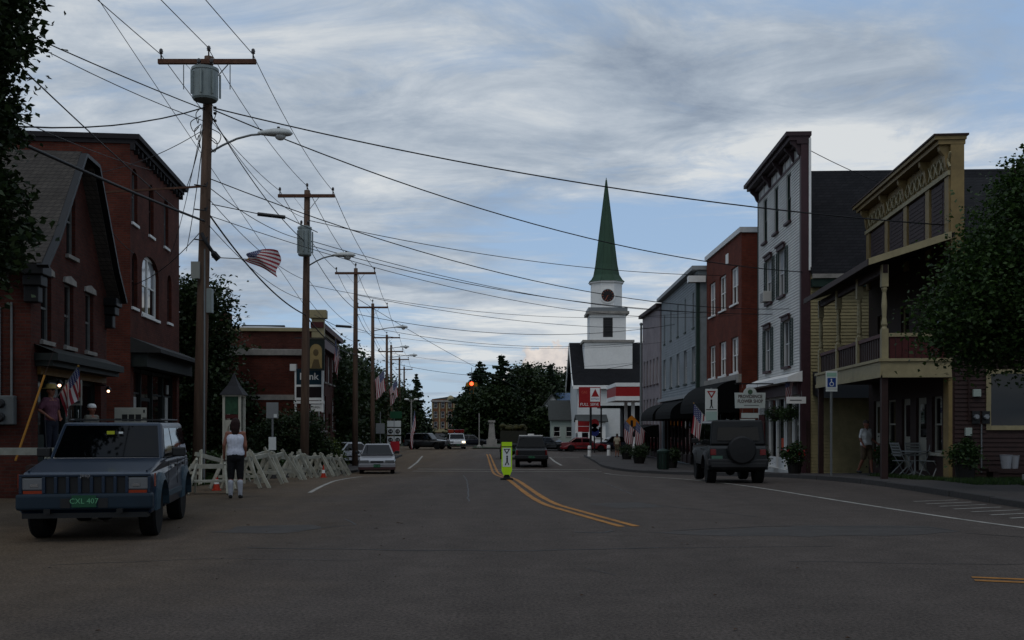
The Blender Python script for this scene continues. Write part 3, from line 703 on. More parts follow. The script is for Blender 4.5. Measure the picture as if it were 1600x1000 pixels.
def shell(b, w, depth, z0, z1, sides='lrb', m=0):
    if 'l' in sides: b.quad((0, 0, z0), (0, depth, z0), (0, depth, z1), (0, 0, z1), m=m)
    if 'r' in sides: b.quad((w, 0, z0), (w, 0, z1), (w, depth, z1), (w, depth, z0), m=m)
    if 'b' in sides: b.quad((0, depth, z0), (w, depth, z0), (w, depth, z1), (0, depth, z1), m=m)
    return b

# ---------------- left: brick shop with clipped gable
t, w = building('brick_shop', 'low red brick shop with clipped gable roof and slate slope, nearest on left', (-10.34, 22), (-11.05, 27.9), 'L', 0)
zE = 5.15
ops = [(.65, 1.35, 3.45, 4.95), (2.3, 3.0, 3.45, 4.95), (4.0, 4.7, 3.45, 4.95), (.45, 5.4, .75, 2.85)]
b = wallgrid(B(), w, -.5, zE, ops)
gw = (2.45, 3.15, 5.65, 7.35)
prof = [(0, zE), (.55, 5.62), (2.55, 7.95), (3.55, 7.95), (w - .55, 5.62), (w, zE)]
# gable wall around its tall narrow window
b.quad((0, 0, zE), (gw[0], 0, zE), (gw[0], 0, 7.82), (.55, 0, 5.62)); b.quad((gw[1], 0, zE), (w, 0, zE), (w - .55, 0, 5.62), (3.55, 0, 7.95), (gw[1], 0, 7.95))
b.quad((gw[0], 0, zE), (gw[1], 0, zE), (gw[1], 0, gw[2]), (gw[0], 0, gw[2])); b.quad((gw[0], 0, gw[3]), (gw[1], 0, gw[3]), (gw[1], 0, 7.95), (2.55, 0, 7.95), (gw[0], 0, 7.82))
for xx in gw[:2]: b.quad((xx, 0, gw[2]), (xx, .22, gw[2]), (xx, .22, gw[3]), (xx, 0, gw[3]))
shell(b, w, 14, -.5, zE); b.build('wall', BRICK1, t, fix=False)
rb = B(); ov = .32; rp = [(-.32, 5.02), (.5, 5.78), (2.5, 8.12), (3.6, 8.12), (w - .5, 5.78), (w + .32, 5.02)]
for (xa, za), (xb, zb_) in zip(rp, rp[1:]):
    dxn, dzn = zb_ - za, -(xb - xa); l = math.hypot(dxn, dzn); ox, oz = dxn / l * .14, dzn / l * .14
    rb.hull8([(xa + ox, -ov, za + oz), (xb + ox, -ov, zb_ + oz), (xb + ox, 14.2, zb_ + oz), (xa + ox, 14.2, za + oz), (xa, -ov, za), (xb, -ov, zb_), (xb, 14.2, zb_), (xa, 14.2, za)])
ro = rb.build('roof', SLATE, t)
rk = B()
for (xa, za), (xb, zb_) in zip(rp, rp[1:]): rk.bar((xa, -ov - .03, za - .08), (xb, -ov - .03, zb_ - .08), .09, .24, up=(0, 1, 0))
rk.build('rake_board', BLACK, ro)
for s, x in ((1, 0), (-1, w)):
    e = B(); e.box(x - .3, x + .3, -.34, .1, 4.78, 5.0); e.box(x - .22, x + .22, -.28, .1, 4.55, 4.78); e.box(x - .15, x + .15, -.2, .1, 4.2, 4.55); e.build('eave_bracket', BLACK, t, bevel=.02)
B().box(-.36, .02, .1, 14.1, 4.86, 5.03).build('eave_board', BLACK, t)
for o in ops[:3]:
    wv_ = window(t, (o[0] + o[1]) / 2, o[2], o[3], .7, fm=mat('old_grey_sash', (.2, .2, .19), .7, .2), sill=STONE)
    B().prism([(o[0] - .12, o[3]), (o[1] + .12, o[3]), (o[1] + .08, o[3] + .12), ((o[0]+o[1])/2, o[3] + .2), (o[0] - .08, o[3] + .12)], 'y', -.05, .01).build('lintel', STONE, t)
window(t, 2.8, gw[2], gw[3], .7, fm=MATS['old_grey_sash'], sill=STONE)
c = B(); c.box(.2, w - .15, -.5, .02, 2.98, 3.14); c.box(.25, w - .2, -.38, .02, 2.86, 2.98); c.quad((.2, -.5, 3.14), (w - .15, -.5, 3.14), (w - .15, .0, 3.34), (.2, 0, 3.34)); c.build('shop_cornice', DKGREEN, t)
B().box(.4, w - .3, -.08, .0, 2.68, 2.86).build('gold_trim', mat('tarnished_gold_trim', (.20, .12, .03), .6, .2), t)
storefront(t, .45, 5.4, .75, 2.7, 4, fm=mat('deep_green_shopfront', (.018, .04, .034), .6, .2), door=2, base=.6)
B().box(-.3, w, -1.25, .0, -.3, .72).build('stoop', mat('old_boards', (.08, .052, .045), .9, .3, 5, stretch=(1, 6, 6)), t)
for k in range(2): B().box(3.0, 4.4, -1.25 - .3 * (k + 1), -1.25 - .3 * k - .002, -.3, .72 - .24 * (k + 1)).build('step', MATS['old_boards'], t)
for x in (1.05, 5.1):
    l = B(); l.tube([(x, .0, 2.6), (x, -.2, 2.62), (x, -.26, 2.52)], .015, 6); lo = l.build('lamp_arm', BLACK, t)
    B().ball((x, -.27, 2.46), .036, 10).build('bulb', mat('lit_bulb', (1, .8, .6), .4, emit=(1.0, .62, .40), estr=3.5), lo, smooth=True)
    B().lathe([(.02, .1), (.07, .03), (.075, 0)], 10, (x, -.27, 2.49)).build('lamp_shade', BLACK, lo)
for x in (-.02,):
    B().tube([(x - .02, .38, 2.0), (x - .02, .38, 4.2)], .025, 6).build('conduit', GALV, t); B().tube([(x - .02, .62, 2.0), (x - .02, .62, 4.1)], .025, 6).build('conduit', GALV, t)
mb = B(); mb.box(-.2, -.003, .28, .95, 1.58, 2.2); mo = mb.build('meter_box', mat('meter_grey', (.16, .17, .17), .6, .15), t, bevel=.02)
for z in (1.74, 2.03): B().lathe([(.07, -.09), (.1, -.06), (.1, 0)], 12, (-.2, .55, z), 'x').build('dial', PLASTIC, mo)

# ---------------- left: three storey brick block
t, w = building('brick_block', 'tall red brick block with dark overhanging cornice on left', (-12.3, 33), (-13.1, 40.3), 'L', -.1)
Hh = lambda z: z + .1
ops = [(.2, .9, 8.15, 9.95), (2.45, 3.15, 8.15, 9.95), (4.75, 5.45, 8.15, 9.95), (.2, .9, 5.4, 7.2), (1.5, 3.9, 5.3, 7.4), (5.3, 6.0, 5.4, 7.2)]
ops = [(a, c, Hh(d), Hh(e), .3 if c - a < 1 else .55) for a, c, d, e in ops] + [(.4, 6.9, .35, 3.85, 0)]
b = wallgrid(B(), w, -.8, Hh(10.7), ops, .25); shell(b, w, 15, -.8, Hh(10.7)); b.build('wall', BRICK2, t, fix=False)
for k, o in enumerate(ops[:6]):
    if k == 4:
        wo_ = window(t, 2.7, o[2], o[3], 2.4, y=.14, fm=WHITE, gm=GLASSB, sill=WHITE, pairs=2, fw=.13, label='wide arched window with white frame and pale blinds')
    else: window(t, (o[0] + o[1]) / 2, o[2], o[3], .7, y=.14, fm=GALV if k in (0, 2) else BROWN, gm=GLASS, sill=WHITE)
c = B(); c.box(-.1, w + .25, -.3, 15, Hh(10.76), Hh(10.92)); c.box(-.05, w + .12, -.18, 14.9, Hh(10.62), Hh(10.76))
co = c.build('cornice', mat('cornice_dark', (.035, .03, .032), .8, .2), t)
for k in range(15): B().box(k * w / 14 - .06, k * w / 14 + .06, -.14, -.003, Hh(10.42), Hh(10.62)).build('bracket', MATS['cornice_dark'], co)
B().box(.05, w - .05, .05, 14.9, Hh(10.3), Hh(10.6)).build('roof', BLACK, t)
c = B(); c.hull8([(0, -.95, 4.0), (w + .1, -.95, 4.0), (w + .1, 0, 4.0), (0, 0, 4.0), (0, -.95, 4.12), (w + .1, -.95, 4.12), (w + .1, 0, 4.5), (0, 0, 4.5)]); c.build('canopy', mat('canopy_lead', (.04, .04, .038), .7, .2), t)
B().box(.1, w, -.5, 0, 3.55, 4.0).build('sign_fascia', DKGREEN, t)
storefront(t, .4, 6.9, .35, 3.55, 4, fm=DKGREEN, door=1, base=.7, transom=.7)
for (x, z, ww, hh) in ((1.1, 2.2, .5, .8), (5.9, 2.0, .45, 1.4), (6.2, 3.0, .3, .35)): B().box(x, x + ww, .215, .236, z - hh / 2, z + hh / 2).build('poster', mat('poster_paper', (.42, .42, .40), .7, .2), t)
for yy in (1.2, 1.5): B().tube([(-.03, yy, 2), (-.03, yy, 8.3)], .02, 5).build('conduit', GALV, t)

# ---------------- left: bank with annex
t, w = building('bank_building', 'flat roofed brick bank with pale roof edge beyond the bush', (-10.5, 55), (-11.3, 66), 'L', gz(56))
zb0 = gz(56); Hh = lambda z: z - zb0
ops = [(1.0, 2.2, Hh(1.2), Hh(3.2)), (3.5, 4.7, Hh(1.2), Hh(3.2)), (6, 7.2, Hh(-.6), Hh(2.2)), (8.4, 9.6, Hh(1.2), Hh(3.2)), (1.0, 2.2, Hh(4.0), Hh(5.6)), (3.5, 4.7, Hh(4), Hh(5.6)), (6, 7.2, Hh(4), Hh(5.6)), (8.4, 9.6, Hh(4), Hh(5.6))]
b = wallgrid(B(), w, -.5, Hh(6.55), ops); b.quad((w, 0, -.5), (w, 0, Hh(6.55)), (w, 14, Hh(6.55)), (w, 14, -.5))
wb2 = (3.0, 4.9, Hh(5.0), Hh(5.65))
zz = Hh(6.55)
for (ya, yb, za, zc_) in ((0, wb2[0], -.5, zz), (wb2[1], 14, -.5, zz), (wb2[0], wb2[1], -.5, wb2[2]), (wb2[0], wb2[1], wb2[3], zz)):
    b.quad((0, ya, za), (0, yb, za), (0, yb, zc_), (0, ya, zc_))
b.build('wall', BRICK1, t, fix=False)
for k, o in enumerate(ops):
    if k != 2: window(t, (o[0] + o[1]) / 2, o[2], o[3], 1.2, fm=WHITE)
B().box(6, 7.2, .15, .2, Hh(-.6), Hh(2.2)).build('door', BROWN, t)
sw = B().box(.06, .12, wb2[0], wb2[1], wb2[2], wb2[3]).build('window', WHITE, t); B().box(.045, .058, 3.08, 3.9, wb2[2] + .06, wb2[3] - .06).build('pane', GLASS, sw); B().box(.045, .058, 4.0, 4.82, wb2[2] + .06, wb2[3] - .06).build('pane', GLASSB, sw)
c = B(); c.box(-.15, w + .1, -.15, 14, Hh(6.55), Hh(6.72)); c.build('roof_edge', CREAM, t)
B().hull8([(0, 0, Hh(6.72)), (w, 0, Hh(6.72)), (w, 14, Hh(6.72)), (0, 14, Hh(6.72)), (3.5, 3.5, Hh(7.15)), (w - 2, 3.5, Hh(7.15)), (w - 2, 12, Hh(7.15)), (3.5, 12, Hh(7.15))]).build('roof', mat('pale_roof_membrane', (.42, .42, .41), .7, .1), t)
B().box(2, 2.8, 5, 5.7, Hh(6.8), Hh(7.75)).build('chimney', BRICK1, t); B().box(3.4, 3.7, 2.2, 4.6, Hh(7.05), Hh(7.2)).build('skylight', BLACK, t)
c = B(); c.box(-.2, w + .2, -.4, .3, Hh(6.75), Hh(7.05)); c.hull8([(-.1, -.32, Hh(5.75)), (w + .1, -.32, Hh(5.75)), (w + .1, .1, Hh(5.75)), (-.1, .1, Hh(5.75)), (-.1, -.1, Hh(6.5)), (w + .1, -.1, Hh(6.5)), (w + .1, .1, Hh(6.5)), (-.1, .1, Hh(6.5))]); c.build('cornice', MAROON, t)
c = B(); c.box(-.25, .45, -.55, .35, Hh(7.25), Hh(7.7)); c.box(-.12, .3, -.42, .25, Hh(6.2), Hh(7.25)); c.prism([(-.42, Hh(6.2)), (-.1, Hh(5.6)), (.25, Hh(5.6)), (.25, Hh(6.2))], 'x', -.1, .28); c.build('corner_bracket', CREAM, t, bevel=.03)
t, w = building('brick_annex', 'single storey brick annex with stone coping before the bank', (-10.15, 49.6), (-10.45, 54.7), 'L', gz(51))
zb0 = gz(51); Hh = lambda z: z - zb0
b = wallgrid(B(), w, -.5, Hh(4.9), [(1.6, 3.6, Hh(.8), Hh(2.7))]); shell(b, w, 9, -.5, Hh(4.9)); b.build('wall', BRICK2, t, fix=False)
window(t, 2.6, Hh(.8), Hh(2.7), 2.0, pairs=2); B().box(-.12, w + .05, -.12, 9.1, Hh(4.9), Hh(5.2)).build('coping', STONE, t, bevel=.02)
B().box(-.05, -.002, .4, 8.9, Hh(2.75), Hh(3.0)).build('string_course', STONE, t); B().box(.1, w, .1, 9, Hh(4.6), Hh(4.88)).build('roof', BLACK, t)
for y0, y1, z0, h, mm, tx in (): pass
# low grey house further along on the left
t, w = building('grey_gable_house', 'narrow pale grey house front behind the third pole', (-12.6, 70), (-13.4, 78), 'L', gz(70))
ops = [(1, 2, 1, 2.6), (3.5, 4.5, 0.1, 2.3), (6, 7, 1, 2.6), (1, 2, 3.8, 5.2), (3.5, 4.5, 3.8, 5.2), (6, 7, 3.8, 5.2)]
b = wallgrid(B(), w, -.4, 6, ops); shell(b, w, 10, -.4, 6); b.build('wall', GREYP, t, fix=False)
for k, o in enumerate(ops):
    if k == 1: B().box(o[0], o[1], .1, .15, o[2], o[3]).build('door', MAROON, t)
    else: window(t, (o[0] + o[1]) / 2, o[2], o[3], 1.0)
B().prism([(-.4, 5.9), (w + .4, 5.9), (w / 2, 8.2)], 'y', -.4, 10.3).build('roof', SHINGLE, t)
# ---------------- right: white false-front building
t, w = building('white_false_front', 'tall white clapboard building with false front, dark shutters and shop below', (10.98, 38.8), (11.35, 47.2), 'R', -.4)
zb0 = -.4; Hh = lambda z: z - zb0
def opn(cx, ww, z0, z1): return (cx - ww / 2, cx + ww / 2, Hh(z0), Hh(z1))
att = [opn(1.7, .8, 9.65, 11.6), opn(4.0, .8, 9.65, 11.6), opn(6.3, .8, 9.65, 11.6)]
thi = [opn(2.6, 1.15, 6.85, 8.75), opn(5.1, 1.15, 6.85, 8.75)]; sec = [opn(2.3, 1.15, 3.9, 5.75), opn(6.0, 1.15, 3.9, 5.75)]
shop = (.35, w - .45, .12, Hh(3.1))
ops = att + thi + sec + [shop]
b = wallgrid(B(), w, -.6, Hh(12.45), ops, .16); b.quad((0, .25, -.6), (0, .25, Hh(12.45)), (0, 0, Hh(12.45)), (0, 0, -.6)); b.quad((w, 0, Hh(6)), (w, .3, Hh(6)), (w, .3, Hh(12.45)), (w, 0, Hh(12.45))); b.quad((0, .3, Hh(7)), (w, .3, Hh(7)), (w, .3, Hh(12.45)), (0, .3, Hh(12.45)))
b.build('wall', WCLAP, t, fix=False)
b = siding(B(), .16, w - .2, Hh(3.5), Hh(11.75), ops[:-1], .115); tag(b.build('siding', WCLAP, t, fix=False), kind='stuff')
for k, o in enumerate(att): window(t, (o[0] + o[1]) / 2, o[2], o[3], .8, y=.06, fm=GREENTRIM, sill=MAUVE, fw=.07)
for k, o in enumerate(thi): window(t, (o[0] + o[1]) / 2, o[2], o[3], 1.15, y=.06, fm=mat('pale_sash', (.5, .5, .5), .6), gm=GLASSB, sill=MAUVE, head=MAUVE, shut=GREENTRIM, pairs=2)
for k, o in enumerate(sec): window(t, (o[0] + o[1]) / 2, o[2], o[3], 1.15, y=.06, fm=MATS['pale_sash'], gm=GLASS, sill=MAUVE, head=MAUVE, shut=GREENTRIM, pairs=2)
a = B().box(2.2, 2.85, -.35, .05, Hh(6.9), Hh(7.35)).build('air_conditioner', mat('ac_beige', (.5, .49, .46), .6), t, bevel=.02)
for k in range(5): B().box(2.25, 2.8, -.356, -.351, Hh(6.95) + k * .07, Hh(6.95) + k * .07 + .03).build('grille_slat', PLASTIC, a)
B().box(w - .2, w + .03, -.035, .32, -.5, Hh(12.3)).build('corner_board', MAUVE, t); B().box(-.03, .16, -.03, .1, Hh(3.4), Hh(12.2)).build('corner_board', GREENTRIM, t)
B().box(w + .032, w + .1, .25, .33, Hh(7.4), Hh(12.4)).build('edge_board', WHITE, t)
c = B(); c.box(-.4, w + .08, -.6, .35, Hh(12.5), Hh(12.66)); c.box(-.25, w + .04, -.48, .32, Hh(12.34), Hh(12.5)); c.box(-.05, w + .06, -.2, .3, Hh(12.2), Hh(12.34)); co = c.build('cornice', mat('cornice_plum', (.075, .045, .05), .7, .2), t)
for x in (.1, 2.9, 5.1, 7.3, w - .1):
    B().prism([(-.02, Hh(12.34)), (-.42, Hh(12.34)), (-.38, Hh(12.22)), (-.2, Hh(12.05)), (-.12, Hh(11.85)), (-.02, Hh(11.75))], 'x', x - .07, x + .07).build('bracket', MATS['cornice_plum'], co)
B().box(.16, w - .2, -.05, -.003, Hh(11.72), Hh(11.82)).build('frieze_rail', MAUVE, co)
for k in range(9): B().box(.55 + k * .85, .6 + k * .85, -.04, -.003, Hh(11.82), Hh(12.2)).build('frieze_batten', MATS['pale_sash'], co)
c = B(); c.hull8([(.0, -.55, Hh(3.2)), (w + .1, -.55, Hh(3.2)), (w + .1, 0, Hh(3.2)), (0, 0, Hh(3.2)), (0, -.55, Hh(3.38)), (w + .1, -.55, Hh(3.38)), (w + .1, 0, Hh(3.6)), (0, 0, Hh(3.6))]); c.build('shop_cornice', WHITE, t)
B().box(.1, w - .1, -.12, .0, Hh(2.72), Hh(3.2)).build('sign_fascia', MAUVE, t)
storefront(t, shop[0], shop[1], shop[2], Hh(2.75), 5, y=.2, fm=WHITE, door=[3], dm=WHITE, base=.45, post=.12)
B().box(4.35, 4.9, .12, .135, 1.0, 1.4).build('notice', mat('orange_card', (.55, .10, .02), .7), t)
for x0_, mm in ((.6, MAROON),): B().box(x0_, x0_ + 1.2, -.1, -.04, .5, 2.4).build('display_board', mm, t)
# body behind, gable roof with its ridge running back from the street
D_ = 15
b = B(); b.quad((w, .3, -.6), (w, D_, -.6), (w, D_, Hh(7.35)), (w, .3, Hh(7.35))); b.quad((0, .3, -.6), (0, D_, -.6), (0, D_, Hh(7.35)), (0, .3, Hh(7.35))); b.quad((0, D_, -.6), (w, D_, -.6), (w, D_, Hh(7.35)), (w / 2, D_, Hh(12)), (0, D_, Hh(7.35)))
b.build('rear_wall', BEIGE, t, fix=False)
tag(siding(B(), .34, D_, Hh(-.3), Hh(7.2), (), .125, 'y', w, 1).build('side_siding', BEIGE, t, fix=False), kind='stuff')
rf = B()
for s in (0, 1):
    xe, xr = (w + .35, w / 2) if s else (-.35, w / 2)
    rf.hull8([(xe, .3, Hh(7.12)), (xr, .3, Hh(12.05)), (xr, D_ + .3, Hh(12.05)), (xe, D_ + .3, Hh(7.12)), (xe, .3, Hh(7.24)), (xr, .3, Hh(12.2)), (xr, D_ + .3, Hh(12.2)), (xe, D_ + .3, Hh(7.24))])
ro = rf.build('roof', SHINGLE, t); B().box(w + .33, w + .42, .31, D_ + .3, Hh(7.06), Hh(7.22)).build('eave_board', STONE, ro); B().box(w + .02, w + .35, .33, D_, Hh(6.75), Hh(7.05)).build('soffit_board', GREENTRIM, ro)
# side lean-to with dark hood and narrow door
c = B(); c.hull8([(w + .02, .4, Hh(2.7)), (w + 1.0, .4, Hh(2.55)), (w + 1.0, 5.5, Hh(2.55)), (w + .02, 5.5, Hh(2.7)), (w + .02, .4, Hh(3.55)), (w + .1, .4, Hh(3.55)), (w + .1, 5.5, Hh(3.55)), (w + .02, 5.5, Hh(3.55))]); c.build('side_hood', BLACK, t)
B().box(w + .035, w + .1, .15, .3, -.3, Hh(1.7)).build('side_post', BROWN, t)

# ---------------- right: brick block
t, w = building('brick_storefront', 'red brick building with paired sash windows and dark barrel awning', (10.8, 48.2), (10.8, 56.8), 'R', gz(52))
zb0 = gz(52); Hh = lambda z: z - zb0
P3 = [opn(c_, 1.6, 7.4, 9.2) for c_ in (1.6, 4.3, 7.1)]; P2 = [opn(c_, 1.6, 4.05, 5.8) for c_ in (1.6, 4.3, 7.1)]; shop = (.4, w - .4, .14, Hh(2.9))
ops = P3 + P2 + [shop]
b = wallgrid(B(), w, -.5, Hh(10.6), ops); shell(b, w, 14, -.5, Hh(10.6)); b.build('wall', BRICK3, t, fix=False)
for k, o in enumerate(P3 + P2): window(t, (o[0] + o[1]) / 2, o[2], o[3], 1.6, pairs=2, fm=WHITE, gm=GLASSB if k % 2 == 0 else mat('half_drawn_blind', (.2, .2, .19), .1, .3, 2, spec=.5), sill=WHITE, fw=.09)
B().box(-.1, w + .1, -.1, 14.1, Hh(10.6), Hh(10.85)).build('coping', mat('metal_coping', (.55, .55, .54), .5, .1), t); B().box(.1, w - .1, .1, 13.9, Hh(10.2), Hh(10.5)).build('roof', BLACK, t)
B().box(5.2, 5.75, -.04, -.003, Hh(9.6), Hh(10.1)).build('vent_plate', WHITE, t)
B().box(0, w, -.15, 0, Hh(3.55), Hh(3.95)).build('sign_fascia', STONE, t)
def barrel(par, x0, x1, z0, z1, out, y=0.0, m=DARKFAB, n=8, name='awning'):
    b = B(); pts = [(y - out * math.sin(math.pi/2 * i/n), z0 + (z1 - z0) * math.cos(math.pi/2 * i/n)) for i in range(n + 1)]
    for i in range(n):
        b.quad((x0, pts[i][0], pts[i][1]), (x1, pts[i][0], pts[i][1]), (x1, pts[i+1][0], pts[i+1][1]), (x0, pts[i+1][0], pts[i+1][1]))
        for x in (x0, x1): b.quad((x, y, z0), (x, pts[i][0], pts[i][1]), (x, pts[i+1][0], pts[i+1][1]))
    b.quad((x0, pts[-1][0], z0), (x1, pts[-1][0], z0), (x1, pts[-1][0], z0 - .22), (x0, pts[-1][0], z0 - .22))
    for x in (x0, x1): b.quad((x, y, z0), (x, pts[-1][0], z0), (x, pts[-1][0], z0 - .22), (x, y, z0 - .22))
    return b.build(name, m, par, fix=False)
barrel(t, .2, w - .5, Hh(2.35), Hh(3.7), 1.5)
storefront(t, shop[0], shop[1], shop[2], Hh(2.85), 5, fm=BROWN, door=2, base=.5)
# ---------------- right: grey block
t, w = building('grey_block', 'long pale grey building with tall narrow windows and sloping cornice line', (10.4, 57.3), (10.6, 72.5), 'R', gz(64))
zb0 = gz(64); Hh = lambda z: z - zb0
U = [opn(c_, .55, 7.1, 9.1) for c_ in (1.6, 4.7, 7.8, 10.8, 13.8)]; L2 = [opn(c_, 1.1, 4.0, 6.0) for c_ in (1.6, 4.7, 7.8, 10.8, 13.8)]; shop = (.4, w - .4, .14, Hh(2.6))
ops = U + L2 + [shop]
b = wallgrid(B(), w, -.6, Hh(10.2), ops); shell(b, w, 14, -.6, Hh(10.2)); b.build('wall', GREYP, t, fix=False)
tag(siding(B(), 0.05, w - .05, Hh(3.3), Hh(10.1), U + L2, .16).build('siding', GREYP, t, fix=False), kind='stuff')
for o in U: window(t, (o[0] + o[1]) / 2, o[2], o[3], .55, fm=GREENTRIM, sill=GREENTRIM)
for o in L2: window(t, (o[0] + o[1]) / 2, o[2], o[3], 1.1, fm=MATS['pale_sash'], sill=GREENTRIM, pairs=2)
c = B(); c.box(-.1, w + .2, -.35, 14, Hh(10.2), Hh(10.42)); c.build('cornice', mat('grey_trim', (.36, .37, .37), .7, .1), t); B().box(w - .3, w + .25, -.55, .4, Hh(9.5), Hh(9.85)).build('corner_block', WHITE, t); B().box(w - .25, w + .06, -.1, .1, Hh(3.2), Hh(9.5)).build('corner_board', GREENTRIM, t)
B().box(0, w, -.3, 0, Hh(3.1), Hh(3.3)).build('shop_cornice', MATS['grey_trim'], t)
barrel(t, 8.3, w - .3, Hh(2.1), Hh(3.0), 1.5); barrel(t, 1.2, 7.6, Hh(2.0), Hh(2.95), 1.6)
storefront(t, shop[0], shop[1], shop[2], Hh(2.55), 9, fm=BROWN, door=[2, 6], base=.5)
# ---------------- right: pinkish end block
t, w = building('pinkish_block', 'pinkish grey three storey end building on the far corner', (10.5, 72.7), (10.35, 81.2), 'R', gz(76))
zb0 = gz(76); Hh = lambda z: z - zb0
ops = [opn(c_, .8, z0, z0 + 1.9) for z0 in (4.5, 1.55) for c_ in (1.0, 2.6, 4.2, 5.8, 7.4)] + [(.3, w - .3, .14, Hh(1.1))]
b = wallgrid(B(), w, -.6, Hh(9.9), ops); shell(b, w, 12, -.6, Hh(9.9)); b.build('wall', MVWALL, t, fix=False)
for o in ops[:-1]: window(t, (o[0] + o[1]) / 2, o[2], o[3], .8, fm=MATS['pale_sash'], sill=MAUVE)
B().box(-.2, w + .1, -.3, 12, Hh(9.9), Hh(10.15)).build('cornice', MATS['cornice_plum'], t); storefront(t, .3, w - .3, .14, Hh(1.05), 5, fm=BROWN, base=.4)
barrel(t, .6, w - .4, Hh(.85), Hh(1.5), 1.5)

# ---------------- right: ochre porch house with false front
t, w = building('porch_house', 'dark brown house with ochre false front and two storey porch', (11.95, 27.8), (12.75, 36.6), 'R', .08)
zb0 = .08; Hh = lambda z: z - zb0
ops = [(.7, 1.7, .2, 2.3), (2.3, 3.4, .7, 2.3), (4.1, 5.0, .12, 2.3), (5.6, 6.6, .12, 2.3), (7.1, 8.0, .7, 2.3), (1.2, 2.1, Hh(3.3), Hh(5.3)), (4.0, 4.9, Hh(3.3), Hh(5.3)), (6.8, 7.7, Hh(3.3), Hh(5.3))]
b = wallgrid(B(), w, -.6, Hh(9.3), ops); b.quad((0, 0, -.6), (0, 0, Hh(9.3)), (0, .3, Hh(9.3)), (0, .3, -.6)); b.quad((w, 0, Hh(6)), (w, .3, Hh(6)), (w, .3, Hh(9.3)), (w, 0, Hh(9.3))); b.quad((0, .3, Hh(6)), (w, .3, Hh(6)), (w, .3, Hh(9.3)), (0, .3, Hh(9.3)))
b.build('wall', BROWN, t, fix=False)
for o in (ops[0], ops[2], ops[3]):
    d = B().box(o[0], o[1], .08, .13, o[2], o[3]).build('door', mat('greyed_white_door', (.36, .35, .30), .7, .1), t); B().box(o[0] + .22, o[1] - .22, .068, .079, o[2] + 1.0, o[3] - .2).build('pane', GLASS, d); B().ball((o[1] - .1, .05, o[2] + .95), .035, 8).build('knob', CHROME, d)
for o in (ops[1], ops[4]): window(t, (o[0] + o[1]) / 2, o[2], o[3], o[1] - o[0], fm=MATS['greyed_white_door'], sill=MATS['greyed_white_door'])
for o in ops[5:]: window(t, (o[0] + o[1]) / 2, o[2], o[3], o[1] - o[0], fm=CREAM, sill=CREAM)
# false-front trim: pilasters, dark panels, fretted frieze, cornice
for x, ww in ((.2, .4), (2.6, .36), (4.75, .36), (6.95, .36), (w - .19, .36)):
    B().box(x - ww / 2, x + ww / 2, -.09, -.003, Hh(6.35), Hh(8.35)).build('pilaster', YELLOW, t, bevel=.012)
for x0_, x1_ in ((.45, 2.38), (2.82, 4.53), (4.97, 6.73), (7.17, w - .45)):
    p = B().box(x0_ + .06, x1_ - .06, -.05, -.003, Hh(6.4), Hh(8.3)).build('shuttered_panel', mat('plum_brown', (.07, .042, .042), .7, .2), t)
    for k in range(14): B().box(x0_ + .16, x1_ - .16, -.062, -.051, Hh(6.5) + k * .125, Hh(6.5) + k * .125 + .09).build('slat', MATS['plum_brown'], p)
B().box(-.02, w + .02, -.06, -.003, Hh(8.35), Hh(9.28)).build('frieze', YELLOW, t); B().box(-.05, w + .05, -.13, -.062, Hh(8.35), Hh(8.47)).build('frieze_rail', CREAM, t)
for k in range(18):
    x = .45 + k * .49; f = B(); f.bar((x - .18, -.09, Hh(8.55)), (x + .18, -.09, Hh(8.95)), .05, .05, up=(0, 1, 0)); f.bar((x + .18, -.1, Hh(8.55)), (x - .18, -.1, Hh(8.95)), .05, .05, up=(0, 1, 0)); f.lathe([(.07, -.12), (.07, -.08)], 8, (x, 0, Hh(8.75)), 'y'); f.build('fretwork', CREAM, t)
for x in (.15, 2.6, 4.75, 6.95, w - .15):
    B().prism([(-.06, Hh(9.18)), (-.32, Hh(9.18)), (-.3, Hh(9.05)), (-.18, Hh(8.9)), (-.14, Hh(8.6)), (-.06, Hh(8.4))], 'x', x - .08, x + .08).build('bracket', YELLOW, t)
c = B(); c.box(-.35, w + .1, -.48, .35, Hh(9.30), Hh(9.40)); c.box(-.25, w + .06, -.38, .33, Hh(9.18), Hh(9.30)); c.build('cornice', YELLOW, t); B().box(-.4, w + .14, -.52, .4, Hh(9.40), Hh(9.45)).build('cornice_cap', BROWN, t)
B().box(w - .42, w + .02, -.10, .0, -.05, Hh(2.85)).build('corner_pilaster', YELLOW, t); B().box(w + .003, w + .05, -.05, .3, Hh(6.2), Hh(9.28)).build('return_board', YELLOW, t)
# body and side wall facing down the street
b = B(); sw_ = (1.0, 3.6, Hh(1.55), Hh(2.95)); D_ = 13
for (ya, yb, za, zc_) in ((0, sw_[0], -.6, Hh(6.6)), (sw_[1], D_, -.6, Hh(6.6)), (sw_[0], sw_[1], -.6, sw_[2]), (sw_[0], sw_[1], sw_[3], Hh(6.6))): b.quad((w, ya, za), (w, yb, za), (w, yb, zc_), (w, ya, zc_))
b.quad((0, .3, -.6), (0, D_, -.6), (0, D_, Hh(6.6)), (0, .3, Hh(6.6))); b.quad((0, D_, -.6), (w, D_, -.6), (w, D_, Hh(6.6)), (w / 2, D_, Hh(9.2)), (0, D_, Hh(6.6))); b.build('side_wall', BROWN, t, fix=False)
tag(siding(B(), .06, D_, -.3, Hh(6.5), [(sw_[0] - .12, sw_[1] + .12, sw_[2] - .12, sw_[3] + .12)], .12, 'y', w, 1).build('side_siding', BROWN, t, fix=False), kind='stuff')
f = B(); y0, y1, z0, z1 = sw_
